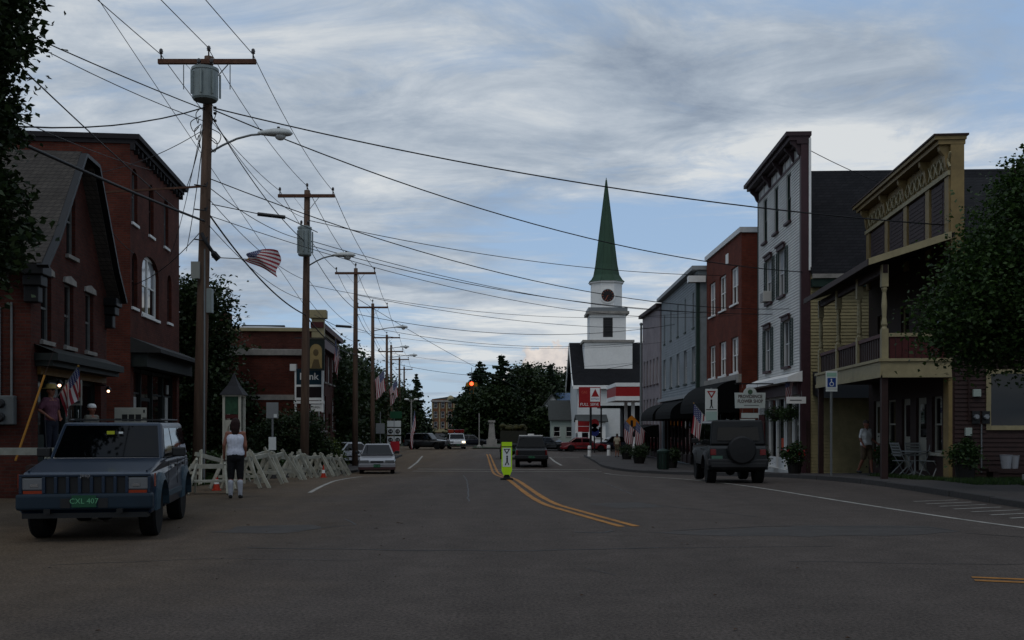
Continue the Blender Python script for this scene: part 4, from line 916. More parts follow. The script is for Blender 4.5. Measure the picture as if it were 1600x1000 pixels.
f.box(w - .05, w + .05, y0 - .12, y0, z0 - .12, z1 + .12); f.box(w - .05, w + .05, y1, y1 + .12, z0 - .12, z1 + .12); f.box(w - .05, w + .05, y0, y1, z1, z1 + .12); f.box(w - .05, w + .06, y0, y1, z0 - .12, z0)
fo = f.build('window', CREAM, t); B().box(w - .04, w - .02, y0, y1, z0, z1).build('pane', GLASS, fo); B().box(w - .019, w + .01, (y0+y1)/2 - .03, (y0+y1)/2 + .03, z0, z1).build('sash_bar', BROWN, fo)
rf = B()
for s in (0, 1):
    xe, xr = (w + .35, w / 2) if s else (-.35, w / 2)
    rf.hull8([(xe, .32, Hh(6.35)), (xr, .32, Hh(9.15)), (xr, D_ + .3, Hh(9.15)), (xe, D_ + .3, Hh(6.35)), (xe, .32, Hh(6.47)), (xr, .32, Hh(9.3)), (xr, D_ + .3, Hh(9.3)), (xe, D_ + .3, Hh(6.47))])
rf.build('roof', SHINGLE, t)
# meters on the side wall
for (y, z, sx_, sz_, mm, nm) in ((.62, 2.35, .2, .2, mat('pale_box', (.38, .42, .38), .6), 'junction_box'), (.4, 1.3, .17, .22, MATS['pale_box'], 'junction_box')):
    B().box(w + .02, w + .12, y - sx_ / 2, y + sx_ / 2, z - sz_ / 2, z + sz_ / 2).build(nm, mm, t, bevel=.01)
for y in (.6, .86):
    mo = B().box(w + .02, w + .08, y - .1, y + .1, 1.52, 1.86).build('meter_base', PLASTIC, t); B().lathe([(.075, .08), (.075, .15), (.05, .18)], 12, (w, y, 1.7), 'x').build('meter', LENS, mo)
B().tube([(w + .05, .42, 1.6), (w + .05, .42, 5.8)], .022, 6).build('conduit', BROWN, t); B().tube([(w + .05, .75, .2), (w + .05, .75, 1.5)], .02, 6).build('conduit', GALV, t)
# porch
px0, px1, py = .35, w - .02, -1.85
dk = B().box(px0, px1, py, -.02, Hh(2.98), Hh(3.1)).build('porch_deck', BROWN, t)
fas = B(); fas.box(px0 - .04, px1 + .04, py - .05, py, Hh(2.92), Hh(3.3)); fas.box(px0 - .08, px1 + .1, py - .1, py + .02, Hh(3.3), Hh(3.38)); fas.box(px1 + .002, px1 + .05, py, -.02, Hh(2.92), Hh(3.3)); fas.box(px1 + .002, px1 + .1, py + .02, -.02, Hh(3.3), Hh(3.38)); fas.box(px0 - .08, px1 + .08, py - .07, py - .05, Hh(2.86), Hh(2.98)); fas.box(px1 + .05, px1 + .075, py, -.02, Hh(2.86), Hh(2.98)); fas.build('fascia', CREAM, dk)
xs_ = [px0 + .1, px0 + .1 + (px1 - px0 - .2) / 3, px0 + .1 + 2 * (px1 - px0 - .2) / 3, px1 - .1]
for k, x in enumerate(xs_):
    p = B(); z0 = Hh(3.1); p.box(x - .09, x + .09, py + .0, py + .18, z0, z0 + 1.1); p.lathe([(.085, z0 + 1.1), (.06, z0 + 1.16), (.085, z0 + 1.22), (.055, z0 + 1.4), (.075, z0 + 1.75), (.05, z0 + 2.1), (.08, z0 + 2.2), (.06, z0 + 2.25)], 10, (x, py + .09, 0)); p.box(x - .09, x + .09, py, py + .18, z0 + 2.25, Hh(5.95)); p.build('porch_post', CREAM, t)
    if k in (0, 3): B().box(x - .085, x + .085, py, py + .17, -.5, Hh(2.9)).build('lower_post', BROWN, t)
for xa, xb in zip(xs_, xs_[1:]):
    r = B().box(xa + .09, xb - .09, py + .03, py + .15, Hh(3.98), Hh(4.08)).build('hand_rail', MAROON, t)
    n = 11
    for k in range(n):
        x = xa + .15 + (xb - xa - .3) * k / (n - 1); B().box(x - .07, x + .07, py + .07, py + .1, Hh(3.2), Hh(3.98)).build('railing_board', BROWN, r)
r = B().box(px1 - .15, px1 - .03, py + .19, -.05, Hh(3.98), Hh(4.08)).build('hand_rail', CREAM, t)
for k in range(9): y = py + .3 + k * .17; B().box(px1 - .1, px1 - .07, y - .075, y + .075, Hh(3.2), Hh(3.98)).build('railing_board', MAROON, r)
B().box(px0, px1, py + .03, py + .16, Hh(5.72), Hh(5.95)).build('porch_beam', BROWN, t)
rf = B(); rf.hull8([(px0 - .3, py - .4, Hh(5.95)), (px1 + .25, py - .4, Hh(5.95)), (px1 + .25, 0, Hh(6.65)), (px0 - .3, 0, Hh(6.65)), (px0 - .3, py - .4, Hh(6.07)), (px1 + .25, py - .4, Hh(6.07)), (px1 + .25, 0, Hh(6.77)), (px0 - .3, 0, Hh(6.77))]); ro = rf.build('porch_roof', SHINGLE, t)
B().hull8([(px1 + .252, py - .42, Hh(5.9)), (px1 + .3, py - .42, Hh(5.9)), (px1 + .3, -.1, Hh(6.58)), (px1 + .252, -.1, Hh(6.58)), (px1 + .252, py - .42, Hh(6.08)), (px1 + .3, py - .42, Hh(6.08)), (px1 + .3, -.1, Hh(6.78)), (px1 + .252, -.1, Hh(6.78))]).build('rake_board', CREAM, ro)
B().box(px0 - .3, px1 + .25, py - .44, py - .402, Hh(5.9), Hh(6.07)).build('eave_board', BROWN, ro)

# ---------------- church
CH = thing('church', 'white church with tall green spire and clock tower above dark roof', 'church', (13.5, 138, gz(130)))
zb0 = gz(130); Hh = lambda z: z - zb0
x0_, x1_, yf, yb = -5.2, 22, -8, 8
b = B(); b.quad((x0_, yf, -.5), (x1_, yf, -.5), (x1_, yf, Hh(6.5)), (x0_, yf, Hh(6.5))); b.quad((x0_, yb, -.5), (x0_, yf, -.5), (x0_, yf, Hh(6.5)), (x0_, 0, Hh(12.2)), (x0_, yb, Hh(6.5))); b.quad((x1_, yf, -.5), (x1_, yb, -.5), (x1_, yb, Hh(6.5)), (x1_, 0, Hh(12.2)), (x1_, yf, Hh(6.5)))
CHW = mat('church_white', (.62, .62, .60), .65, .06, 2, stain=.1); b.build('wall', CHW, CH, fix=False)
tag(siding(B(), x0_, x1_, 0, Hh(6.4), (), .2, 'x', yf, -1).build('siding', CHW, CH, fix=False), kind='stuff')
rf = B()
for s in (-1, 1): rf.hull8([(x0_ - .6, s * 8.5, Hh(6.2)), (x1_ + .4, s * 8.5, Hh(6.2)), (x1_ + .4, 0, Hh(12.25)), (x0_ - .6, 0, Hh(12.25)), (x0_ - .6, s * 8.5, Hh(6.45)), (x1_ + .4, s * 8.5, Hh(6.45)), (x1_ + .4, 0, Hh(12.5)), (x0_ - .6, 0, Hh(12.5))])
ro = rf.build('roof', SHINGLE, CH); rk = B()
for s in (-1, 1): rk.bar((x0_ - .62, s * 8.5, Hh(6.15)), (x0_ - .62, 0, Hh(12.15)), .5, .12, up=(1, 0, 0))
rk.build('rake_board', WHITE, ro); B().box(x0_ - .6, x1_, -8.62, -8.5, Hh(6.0), Hh(6.45)).build('eave_board', WHITE, ro)
tx, ty = -1.0, -2.2
def stage(nm, hw, z0, z1, m=WHITE, n=4, bev=0):
    b = B(); r = hw * math.sqrt(2) if n == 4 else hw / math.cos(math.pi / 8); b.lathe([(r, Hh(z0)), (r, Hh(z1))], n, (tx, ty, 0), 'z', 0, math.pi / 4 if n == 4 else math.pi / 8); return b.build(nm, m, CH)
stage('tower_base', 3.1, 6, 12.15); stage('tower_cornice', 3.35, 12.15, 12.45, STONE); stage('belfry', 2.35, 12.45, 15.9)
stage('belfry_cornice', 2.75, 15.9, 16.25, STONE); stage('belfry_cornice_top', 2.55, 16.25, 16.75, GALV); stage('clock_stage', 2.0, 16.75, 20.1, WHITE, 8); stage('spire_eave', 2.2, 20.1, 20.3, WHITE, 8)
b = B(); b.lathe([(2.5, Hh(20.3)), (2.2, Hh(20.55)), (1.78, Hh(21.2)), (1.5, Hh(22.6)), (.06, Hh(33.9)), (.04, Hh(34.2))], 8, (tx, ty, 0), 'z', 0, math.pi / 8); b.build('spire', mat('verdigris_copper', (.062, .115, .075), .7, .3, 1.2, stretch=(1, 1, .15)), CH)
sr = [(2.5, 20.3), (2.2, 20.55), (1.78, 21.2), (1.5, 22.6), (.06, 33.9)]
for k in range(8):
    a = k * math.pi / 4 + math.pi / 8
    B().tube([(tx + r_ * math.cos(a), ty + r_ * math.sin(a), Hh(z_)) for r_, z_ in sr], .045, 5).build('spire_rib', MATS['verdigris_copper'], CH)
b = B(); b.box(tx - .62, tx + .62, ty - 2.38, ty - 2.352, Hh(12.9), Hh(15.4)); lo = b.build('belfry_louvre', BLACK, CH)
for k in range(11): B().hull8([(tx - .58, ty - 2.42, Hh(13) + k * .22), (tx + .58, ty - 2.42, Hh(13) + k * .22), (tx + .58, ty - 2.385, Hh(13.08) + k * .22), (tx - .58, ty - 2.385, Hh(13.08) + k * .22), (tx - .58, ty - 2.42, Hh(13.03) + k * .22), (tx + .58, ty - 2.42, Hh(13.03) + k * .22), (tx + .58, ty - 2.385, Hh(13.11) + k * .22), (tx - .58, ty - 2.385, Hh(13.11) + k * .22)]).build('slat', BLACK, lo)
cz = Hh(18.35); cy = ty - 2.0
ck = B().lathe([(1.02, -.12), (1.02, 0)], 28, (tx, cy, cz), 'y').build('clock_face', WHITE, CH); B().lathe([(.83, -.15), (.83, -.121)], 28, (tx, cy, cz), 'y').build('dial', mat('clock_black', (.03, .02, .02), .6), ck)
for k in range(12):
    a = k * math.pi / 6; B().bar((tx + .6 * math.sin(a), cy - .16, cz + .6 * math.cos(a)), (tx + .76 * math.sin(a), cy - .16, cz + .76 * math.cos(a)), .07, .015, up=(0, 1, 0)).build('hour_mark', mat('clock_gilt', (.45, .16, .10), .5), ck)
for a, l in ((R(95), .42), (R(205), .62)): B().bar((tx, cy - .175, cz), (tx + l * math.sin(a), cy - .175, cz + l * math.cos(a)), .07, .015, up=(0, 1, 0)).build('hand', MATS['clock_gilt'], ck)

# ---------------- fuel station beyond the cross street
g = thing('station_canopy', 'red and white fuel station canopy on posts before the church', 'canopy', (13.6, 99, gz(99)))
Hh = lambda z: z - gz(99)
b = B(); b.box(-4.0, 9, -4, 5, Hh(3.75), Hh(4.15)); b.box(-4.0, 9, -4, 5, Hh(5.05), Hh(5.4)); b.build('white_band', WHITE, g); B().box(-3.96, 8.96, -3.96, 4.96, Hh(4.15), Hh(5.05)).build('red_band', mat('sign_red', (.36, .02, .02), .5, .08), g)
for x in (-2.2, 7): 
    for y in (-2.5, 3.5): B().box(x - .15, x + .15, y - .15, y + .15, -.2, Hh(3.75)).build('post', WHITE, g)
B().box(-2.2, -.2, 6.5, 9, -.2, Hh(3.2)).build('shop_wall', mat('station_dark', (.05, .05, .055), .6), g); B().box(-4.6, .4, 5.6, 9.2, Hh(3.2), Hh(3.45)).build('shop_roof', BLACK, g); B().box(-4.55, -4.4, 5.7, 5.85, -.2, Hh(3.2)).build('shop_post', BLACK, g)
s = thing('fuel_sign', 'red fuel station sign with white triangle panel on a dark post', 'sign', (7.15, 95, gz(95)))
Hh = lambda z: z - gz(95)
B().box(-.95, 1.05, -.12, .12, Hh(3.1), Hh(5.0)).build('cabinet', MATS['sign_red'], s, bevel=.02); B().box(.1, .99, -.135, -.121, Hh(3.65), Hh(4.92)).build('white_panel', WHITE, s)
B().prism([(.2, Hh(4.1)), (.92, Hh(4.1)), (.56, Hh(4.82))], 'y', -.145, -.136).build('triangle_mark', MATS['sign_red'], s)
text('CITGO', .24, mat('sign_blue', (.03, .05, .2), .5), s, (.55, -.14, Hh(3.88))); text('FULL', .36, WHITE, s, (-.45, -.128, Hh(3.38))); text('SERVE', .36, WHITE, s, (.5, -.128, Hh(3.38)), sx=.8)
text('GAS', .34, mat('faded_red', (.55, .15, .1), .5), s, (-.45, -.128, Hh(4.5)), sx=.9)
B().box(.05, .25, -.1, .1, -.3, Hh(3.1)).build('post', BLACK, s)
s2 = thing('soda_sign', 'small red and white panels with round blue emblem under fuel sign', 'sign', (7.3, 96.2, gz(96)))
B().box(-1.1, -.05, -.1, .05, 2.5, 2.95).build('upper_panel', MATS['sign_red'], s2); B().box(-1.1, -.05, -.1, .05, 1.95, 2.45).build('lower_panel', MATS['sign_red'], s2); B().box(-1.35, -1.12, -.1, .05, 1.85, 3.05).build('side_panel', WHITE, s2)
for z, r, mm in ((2.75, .42, MATS['sign_red']), (2.35, .40, WHITE), (1.95, .42, MATS['sign_blue'])): B().lathe([(r, -.16), (r, -.02)], 16, (.45, 0, z), 'y').build('emblem_disc', mm, s2)
B().box(.38, .5, -.02, .1, -.3, 2.6).build('post', BLACK, s2)
# ---------------- smaller houses between the trees and the church
def house(name, label, loc, w, d, h, rise, wm, rm, rz=0, ridge='x', wins=3, cat='house'):
    t = thing(name, label, cat, loc, rz); ops = [((k + .5) * w / wins - .45, (k + .5) * w / wins + .45, 1.0, 2.4) for k in range(wins)]
    b = wallgrid(B(), w, -.5, h, ops); shell(b, w, d, -.5, h)
    if ridge == 'y': b.quad((0, 0, h), (w, 0, h), (w / 2, 0, h + rise))
    else:
        for x in (0, w): b.quad((x, 0, h), (x, d, h), (x, d / 2, h + rise))
    b.build('wall', wm, t, fix=False)
    for o in ops: window(t, (o[0] + o[1]) / 2, o[2], o[3], .9)
    rf = B()
    if ridge == 'y':
        for s in (0, 1): xe = -.3 if s == 0 else w + .3; rf.hull8([(xe, -.4, h - .2), (w/2, -.4, h + rise), (w/2, d + .4, h + rise), (xe, d + .4, h - .2), (xe, -.4, h - .05), (w/2, -.4, h + rise + .15), (w/2, d + .4, h + rise + .15), (xe, d + .4, h - .05)])
    else:
        for s in (0, 1): ye = -.4 if s == 0 else d + .4; rf.hull8([(-.3, ye, h - .2), (w + .3, ye, h - .2), (w + .3, d/2, h + rise), (-.3, d/2, h + rise), (-.3, ye, h - .05), (w + .3, ye, h - .05), (w + .3, d/2, h + rise + .15), (-.3, d/2, h + rise + .15)])
    rf.build('roof', rm, t); return t
zf = gz(140)
GR = mat('weathered_grey_roof', (.10, .105, .10), .85, .15, 3)
house('white_house', 'white gabled house with grey roof beyond the pickup', (3.6, 150, zf), 4.6, 9, 4.0, 3.0, WHITE, GR, ridge='y', wins=2)
house('low_shop', 'low grey roofed shop beside the white house', (5.4, 143, zf), 5.2, 6, 3.4, 2.6, mat('pale_green_wall', (.42, .46, .42), .7, .1), GR, wins=3, cat='shop')
house('blue_roof_barn', 'barn with faded blue metal roof behind the low shop', (6.4, 160, zf), 5.5, 9, 5.2, 2.4, GREYP, mat('blue_metal_roof', (.10, .16, .25), .5, .15, 3), wins=3, cat='barn')
house('side_shop', 'pale shop front with flat sign beside the church', (8.3, 128, zf), 3.4, 4, 3.2, .6, WHITE, GR, wins=2, cat='shop')
# far brick hall at the end of the street
t = thing('brick_hall', 'distant brick hall with tan columns closing the street', 'building', (-23.5, 300, gz(200)))
ops = [(k * 2.1 + .6, k * 2.1 + 1.6, z, z + 1.9) for k in range(5) for z in (1.5, 4.5, 7.4)]
b = wallgrid(B(), 11, -.5, 10, ops); shell(b, 11, 12, -.5, 10); b.build('wall', brickmat('tan_brick', (.25, .13, .08), (.3, .16, .1), (.2, .14, .1)), t, fix=False)
for o in ops: window(t, (o[0] + o[1]) / 2, o[2], o[3], 1.0, sill=CREAM)
for k in range(6): B().box(k * 2.1 - .0, k * 2.1 + .38, -.35, -.003, 1, 8.9).build('column', CREAM, t)
B().box(-.3, 11.3, -.5, 12, 9.2, 9.7).build('cornice', STONE, t); B().box(-.2, 11.2, -.4, 0, .3, 1.2).build('plinth', CREAM, t); B().lathe([(1.1, 9.7), (1.0, 10.4), (.6, 10.9), (.1, 11.1)], 12, (5.5, .5, 0)).build('cupola', CREAM, t); B().prism([(0, 10), (11, 10), (5.5, 10.8)], 'y', .1, 11.8).build('roof', GR, t)
# ------------------------------------------------------------------ utility poles
ins_me = B().lathe([(.02, -.12), (.02, .02), (.055, .03), (.04, .06), (.06, .08), (.045, .11), (.05, .13), (.02, .16)], 8).mesh('insulator', PORC, True)
def lamp_arm(p, z, L, rise, r=.03):
    pts = [(0.1 + L * t_, 0, z + rise * math.sin(t_ * math.pi / 2)) for t_ in (0, .15, .35, .6, .85, 1)]
    a = B().tube(pts, r, 8).build('lamp_arm', GALV, p, smooth=True)
    hx, hz = pts[-1][0], pts[-1][2]
    h = B(); sec = [(-.05, .05, .05), (.1, .12, .09), (.35, .19, .13), (.62, .20, .14), (.80, .14, .10), (.88, .03, .02)]
    k = len(h.v); n = 10
    for (x, ry, rz) in sec:
        for j in range(n):
            q = 2 * math.pi * j / n; h.v.append((hx + x, ry * math.cos(q), hz + .02 + rz * math.sin(q) * (1 if math.sin(q) > 0 else .55)))
    for i in range(len(sec) - 1):
        for j in range(n): h.f.append((k + i*n + j, k + i*n + (j+1) % n, k + (i+1)*n + (j+1) % n, k + (i+1)*n + j)); h.m.append(0)
    h.f.append(tuple(k + j for j in range(n))); h.m.append(0); h.f.append(tuple(k + (len(sec)-1)*n + j for j in range(n))); h.m.append(0)
    ho = h.build('lamp_head', mat('lamp_housing', (.56, .57, .55), .5, .08), p, smooth=True)
    B().ball((hx + .55, 0, hz - .04), .14, 12, (1.1, .9, .9)).build('lamp_lens', mat('frosted_lens', (.5, .5, .48), .15, spec=.6), ho, smooth=True)
    B().tube([(hx + .5, 0, hz + .12), (hx + .5, 0, hz + .2)], .04, 8).build('photocell', PLASTIC, ho)
def pole(label, x, y, ztop, arm_z=None, arm_w=2.4, lean=(0, 0), r=.17, lamp=None, trafo=None, arm_yaw=0.0, group='utility poles along the left side', pins=True):
    p = thing('utility_pole', label, 'utility pole', (x, y, gz(y)), 0, group); g = gz(y); h = ztop - g
    P = lambda z: (lean[0] * (z / h), lean[1] * (z / h), z)
    B().tube([P(-.4), P(h * .3), P(h * .65), P(h)], [r * 1.12, r * 1.0, r * .84, r * .7], 12).build('pole', WOODPOLE, p, smooth=True)
    if arm_z:
        z = arm_z - g; ox = P(z)[0]; ca, sa = math.cos(arm_yaw), math.sin(arm_yaw); hw = arm_w / 2
        B().obox((ox, -r * .85, z), (arm_w, .10, .13), (0, 0, arm_yaw)).build('crossarm', ARMWOOD, p, bevel=.01)
        for s in (-1, 1): B().bar((ox + s * arm_w * .22, -r * .9, z - .06), (ox + s * .06, -r * .75, z - .62), .04, .012).build('brace', GALV, p)
        for s in (-1, 0, 1):
            if s == 0: link('insulator', ins_me, p, (ox, 0, h + .14))
            else: link('insulator', ins_me, p, (ox + s * (hw - .08) * ca, -r * .85 + s * (hw - .08) * sa, z + .19))
    if trafo:
        cz_, th, tr, side = trafo; cx_ = side[0]; cy_ = side[1]
        tf = B().lathe([(tr * .9, cz_ - th / 2), (tr, cz_ - th / 2 + .05), (tr, cz_ + th / 2 - .08), (tr * 1.06, cz_ + th / 2 - .07), (tr * 1.06, cz_ + th / 2), (tr * .5, cz_ + th / 2 + .06)], 18, (cx_, cy_, 0)).build('transformer', TRAFO, p, smooth=False)
        for q in (-.5, .5): link('bushing', ins_me, tf, (cx_ + q * tr, cy_, cz_ + th / 2 + .12))
        for a in (-2.4, -1.57, -.75, .4, 2.8): B().box(-.02, .02, -.05, .0, cz_ - th * .38, cz_ + th * .36).build('cooling_fin', TRAFO, tf, loc=(cx_ + math.cos(a) * (tr + .02), cy_ + math.sin(a) * (tr + .02), 0), rot=(0, 0, a + 1.57))
        B().bar((cx_, cy_, cz_ + .1), (P(cz_)[0], 0, cz_ + .1), .08, .1).build('hanger', GALV, tf)
    if lamp: lamp_arm(p, lamp[0] - g, lamp[1], lamp[2])
    return p
P1 = pole('nearest tall wooden pole with squat grey transformer and street lamp', -8.42, 27.5, 11.45, 11.27, 2.62, lean=(.28, 0), r=.17, lamp=(8.75, 1.55, .62), trafo=(10.6, .84, .335, (.3, -.40)))
g1 = gz(27.5)
# fittings on the first pole
for z in (9.75, 9.95, 10.1): B().lathe([(.03, 0), (.045, .04), (.03, .08)], 8, (.42, -.05, z), 'x').build('spool_insulator', PORC, P1)
B().box(-.13, .1, -.24, -.19, 5.5, 5.95).build('pole_tag', mat('pale_tag', (.35, .36, .33), .7), P1)
B().box(.22, .38, -.1, .1, 4.6, 5.25).build('control_box', TRAFO, P1, bevel=.01); B().tube([(.18, -.12, .0), (.2, -.12, 6.3)], .03, 6).build('riser_conduit', GALV, P1)
for z in (6.55, 7.35, 8.0): B().tube([(-.05, -.2, z), (.28, -.24, z - .05), (.3, -.2, z + .06)], .02, 6).build('cable_clamp', PLASTIC, P1)
rb = random.Random(9)
for k in range(9):                                                   # drooping jumper leads round the pole head
    z = 10.2 - k * .11; s = -1 if k % 2 else 1; q = .15 + rb.uniform(0, .28)
    B().tube(spline([(.22 + s * .12, -.1, z), (.25 + s * q, -.2, z - .2), (.25 + s * q * .8, -.2, z - .45), (.2 + s * .16, -.1, z - .3)], 5), .012, 5, cap=False).build('jumper_lead', WIRE, P1)
for s in (-.62, .62): B().tube([(.28 + s, -.18, 11.2), (.28 + s, -.18, 10.55)], .014, 5).build('cutout_rod', GALV, P1)
B().tube(spline([(.15, -.2, 6.7), (.3, -.3, 6.45), (.5, -.3, 6.15), (.62, -.25, 6.0)], 5), [.05] * 10 + [.09] * 6, 7).build('splice_bundle', WIRE, P1)
B().bar((.1, 0, 8.0), (-2.9, -.4, 7.72), .05, .05).build('support_strut', ARMWOOD, P1)
P2 = pole('second wooden pole with tall grey transformer can and street lamp', -8.42, 41.5, 11.05, 10.8, 2.3, lean=(.12, 0), r=.17, lamp=(7.95, 1.1, .45), trafo=(9.42, 1.15, .27, (.1, -.4)))
P3 = pole('third wooden pole behind the silver sedan, bare crossarm', -9.05, 59, 10.55, 10.25, 2.35, lean=(0.05, 0), r=.16)
P4 = pole('fourth wooden pole carrying an american flag and lamps', -10.2, 75, 10.4, 10.1, 2.3, r=.16, lamp=(8.4, 1.6, .25))
P5 = pole('fifth wooden pole with double arms beyond the flags', -12.1, 99, 10.2, 9.9, 2.6, r=.16, lamp=(8.8, 1.2, .2))
P6 = pole('sixth wooden pole in the receding row', -12.75, 108, 9.9, 9.2, 2.6, r=.16, lamp=(8.6, 1.8, .2))
P7 = pole('seventh wooden pole in the receding row', -14.4, 131, 10.1, 9.8, 2.5, r=.16)
P8 = pole('eighth and farthest wooden pole in the receding row', -15.9, 151, 10.0, 9.6, 2.5, r=.16)
def wire(a, b_, sag, r, label, group=None, m=WIRE, name='overhead_wire', n=22):
    a, b_ = Vector(a), Vector(b_); pts = []
    for i in range(n + 1):
        t_ = i / n; p = a.lerp(b_, t_); p.z -= sag * 4 * t_ * (1 - t_); pts.append(p - a)
    o = B().tube(pts, r, 6).build(name, m, None, smooth=True, loc=a)
    return tag(o, label, 'wire', group)
arms = [(-9.2, -10, 11.45, 2.6), (-8.14, 27.3, 11.45, 2.46), (-8.3, 41.35, 11.0, 2.14), (-9.0, 58.85, 10.45, 2.2), (-10.2, 74.85, 10.3, 2.15), (-12.1, 98.85, 10.1, 2.4), (-14.4, 130.8, 10.0, 2.3), (-15.9, 150.8, 9.8, 2.3)]
nm = ['the picture top and the nearest pole', 'the nearest pole and the second pole', 'the second pole and the third pole', 'the third pole and the fourth pole', 'the fourth pole and the fifth pole', 'the fifth pole and the seventh pole', 'the seventh pole and the farthest pole']
for k in range(len(arms) - 1):
    a, c = arms[k], arms[k + 1]
    for s in (-1, 0, 1):
        top = .22 if s == 0 else 0
        wire((a[0] + s * a[3] / 2, a[1], a[2] + top), (c[0] + s * c[3] / 2, c[1], c[2] + top), .25 + .004 * (c[1] - a[1]), .011 if k < 2 else .014, {-1: 'left', 0: 'middle', 1: 'right'}[s] + ' one of three thin power wires between ' + nm[k], 'power wires between ' + nm[k], WIREG)
a0 = Vector((-8.15, 27.4, 0)); e0 = Vector((-8.3, 41.4, 0))
def Z(v, z): return (v.x, v.y, z)
# low voltage and telephone lines down the row
lows = [(-8.15, 27.4, 10.0), (-8.3, 41.3, 8.9), (-9.0, 58.9, 8.2), (-10.2, 74.9, 8.0), (-12.1, 98.9, 7.9), (-14.4, 130.9, 7.8), (-15.9, 150.9, 7.7)]
tel = [(-8.2, 27.35, 7.35), (-8.35, 41.3, 6.0), (-9.0, 58.9, 5.6), (-10.2, 74.9, 5.5), (-12.1, 98.9, 5.4), (-14.4, 130.9, 5.3), (-15.9, 150.9, 5.3)]
for k in range(6):
    wire(lows[k], lows[k + 1], .35, .016, 'low voltage cable running between ' + nm[k + 1], None)
    wire(tel[k], tel[k + 1], .4, .025 if k < 2 else .02, 'thick telephone cable running between ' + nm[k + 1], None)
wire((-8.2, 27.3, 8.0), (-8.35, 41.2, 9.0), .25, .012, 'thin cable climbing from nearest pole to second pole transformer')
sp = thing('splice_case', 'black cylindrical splice case hung on cable by the second pole', 'cable box', at(424, 337, 31.5)); B().tube([(-.42, 0, .05), (.42, 0, -.05)], .06, 8).build('case', PLASTIC, sp); B().tube([(-1.6, -.8, .18), (-.42, 0, .06), (.42, 0, -.04), (1.0, 2.2, -.1)], .015, 5, cap=False).build('lead', WIRE, sp)
sp = thing('splice_case', 'small black splice case on the cable by the third pole', 'cable box', at(537, 510, 55)); B().tube([(-.42, 0, .03), (.42, 0, -.03)], .07, 8).build('case', PLASTIC, sp); B().tube([(-1.0, -3, .3), (-.42, 0, .03), (.42, 0, -.03), (.8, 3.4, 0)], .015, 5, cap=False).build('lead', WIRE, sp)
def beyond(p, q, f=2.6): return Vector(q) + (Vector(p) - Vector(q)) * f
# lines from the left edge of the view to the first pole
wire(beyond(at(-120, -60, 20), (-8.2, 27.4, 10.0)), (-8.2, 27.4, 10.0), .5, .014, 'thin service wire descending from upper left to nearest pole')
wire(beyond(at(-60, 30, 19), (-8.2, 27.35, 10.05)), (-8.2, 27.35, 10.05), 2.0, .018, 'sagging service wire looping from the maple to nearest pole')
wire(beyond(at(-40, 160, 15), (-8.2, 27.3, 7.0)), (-8.2, 27.3, 7.0), .3, .03, 'thick dark cable slanting across the brick shop roof')
wire(beyond(at(-30, 10, 18), (-13.05, 40.4, 9.9), 2.2), (-13.05, 40.4, 9.9), .4, .016, 'wire slanting down to the corner of the brick block cornice')
wire((-12.95, 39.8, 10.4), (-8.2, 27.4, 9.85), .5, .013, 'service drop from brick block cornice to nearest pole')
wire((-13.2, 41.5, 8.6), (-8.2, 27.4, 9.75), .3, .013, 'lower service drop from brick block side to nearest pole')
wire(beyond(at(150, -20, 24), (-8.4, 41.4, 6.4), 2.2), (-8.4, 41.4, 6.4), .2, .009, 'thin wire running steeply down past the brick block')
wire((-11.7, 28.5, 7.75), (-12.2, 33.0, 7.1), .15, .012, 'short wire between the shop gable and brick block')
wire((-12.6, 34, 6.2), (-8.2, 27.4, 6.9), .25, .012, 'slack wire from brick block wall to nearest pole')
# lines over the street
wire((-8.0, 27.4, 10.05), (12.2, 28.2, 7.05), .45, .018, 'heavy twisted cable crossing the street to the ochre false front')
wire((-8.0, 27.4, 10.0), (11.2, 38.9, 7.35), .85, .017, 'heavy cable crossing from nearest pole to the white building')
wire((-8.2, 41.3, 9.8), (10.75, 52.5, 9.2), .5, .015, 'cable crossing from second pole to the brick storefront roof')
wire((-8.2, 41.3, 9.0), (10.4, 60.5, 8.2), .6, .014, 'cable crossing from second pole to the grey block')
wire((-8.2, 41.3, 8.8), (11.3, 44, 6.3), .7, .015, 'sagging cable crossing from second pole to white building shutters')
wire((-8.9, 58.9, 7.9), (10.5, 66, 8.0), .9, .017, 'slack cable crossing from third pole to the grey block front')
wire((-8.9, 58.9, 9.0), (10.4, 75, 8.6), .5, .016, 'thin cable crossing from third pole to the pinkish block')
wire((-10.1, 74.9, 8.6), (10.4, 80, 8.0), .8, .017, 'cable crossing from fourth pole to the far corner pole')
wire((-8.9, 58.9, 8.8), (4.5, 128, 4.8), .6, .015, 'cable slanting from third pole down towards the far trees')
wire((-8.2, 27.4, 8.2), (11.3, 41.0, 6.2), 1.0, .014, 'thin cable crossing low from nearest pole to white building')
wire((11.1, 38.9, 12.1), (16.5, 38, 9.6), .2, .014, 'short stay wire from white false front to its roof')

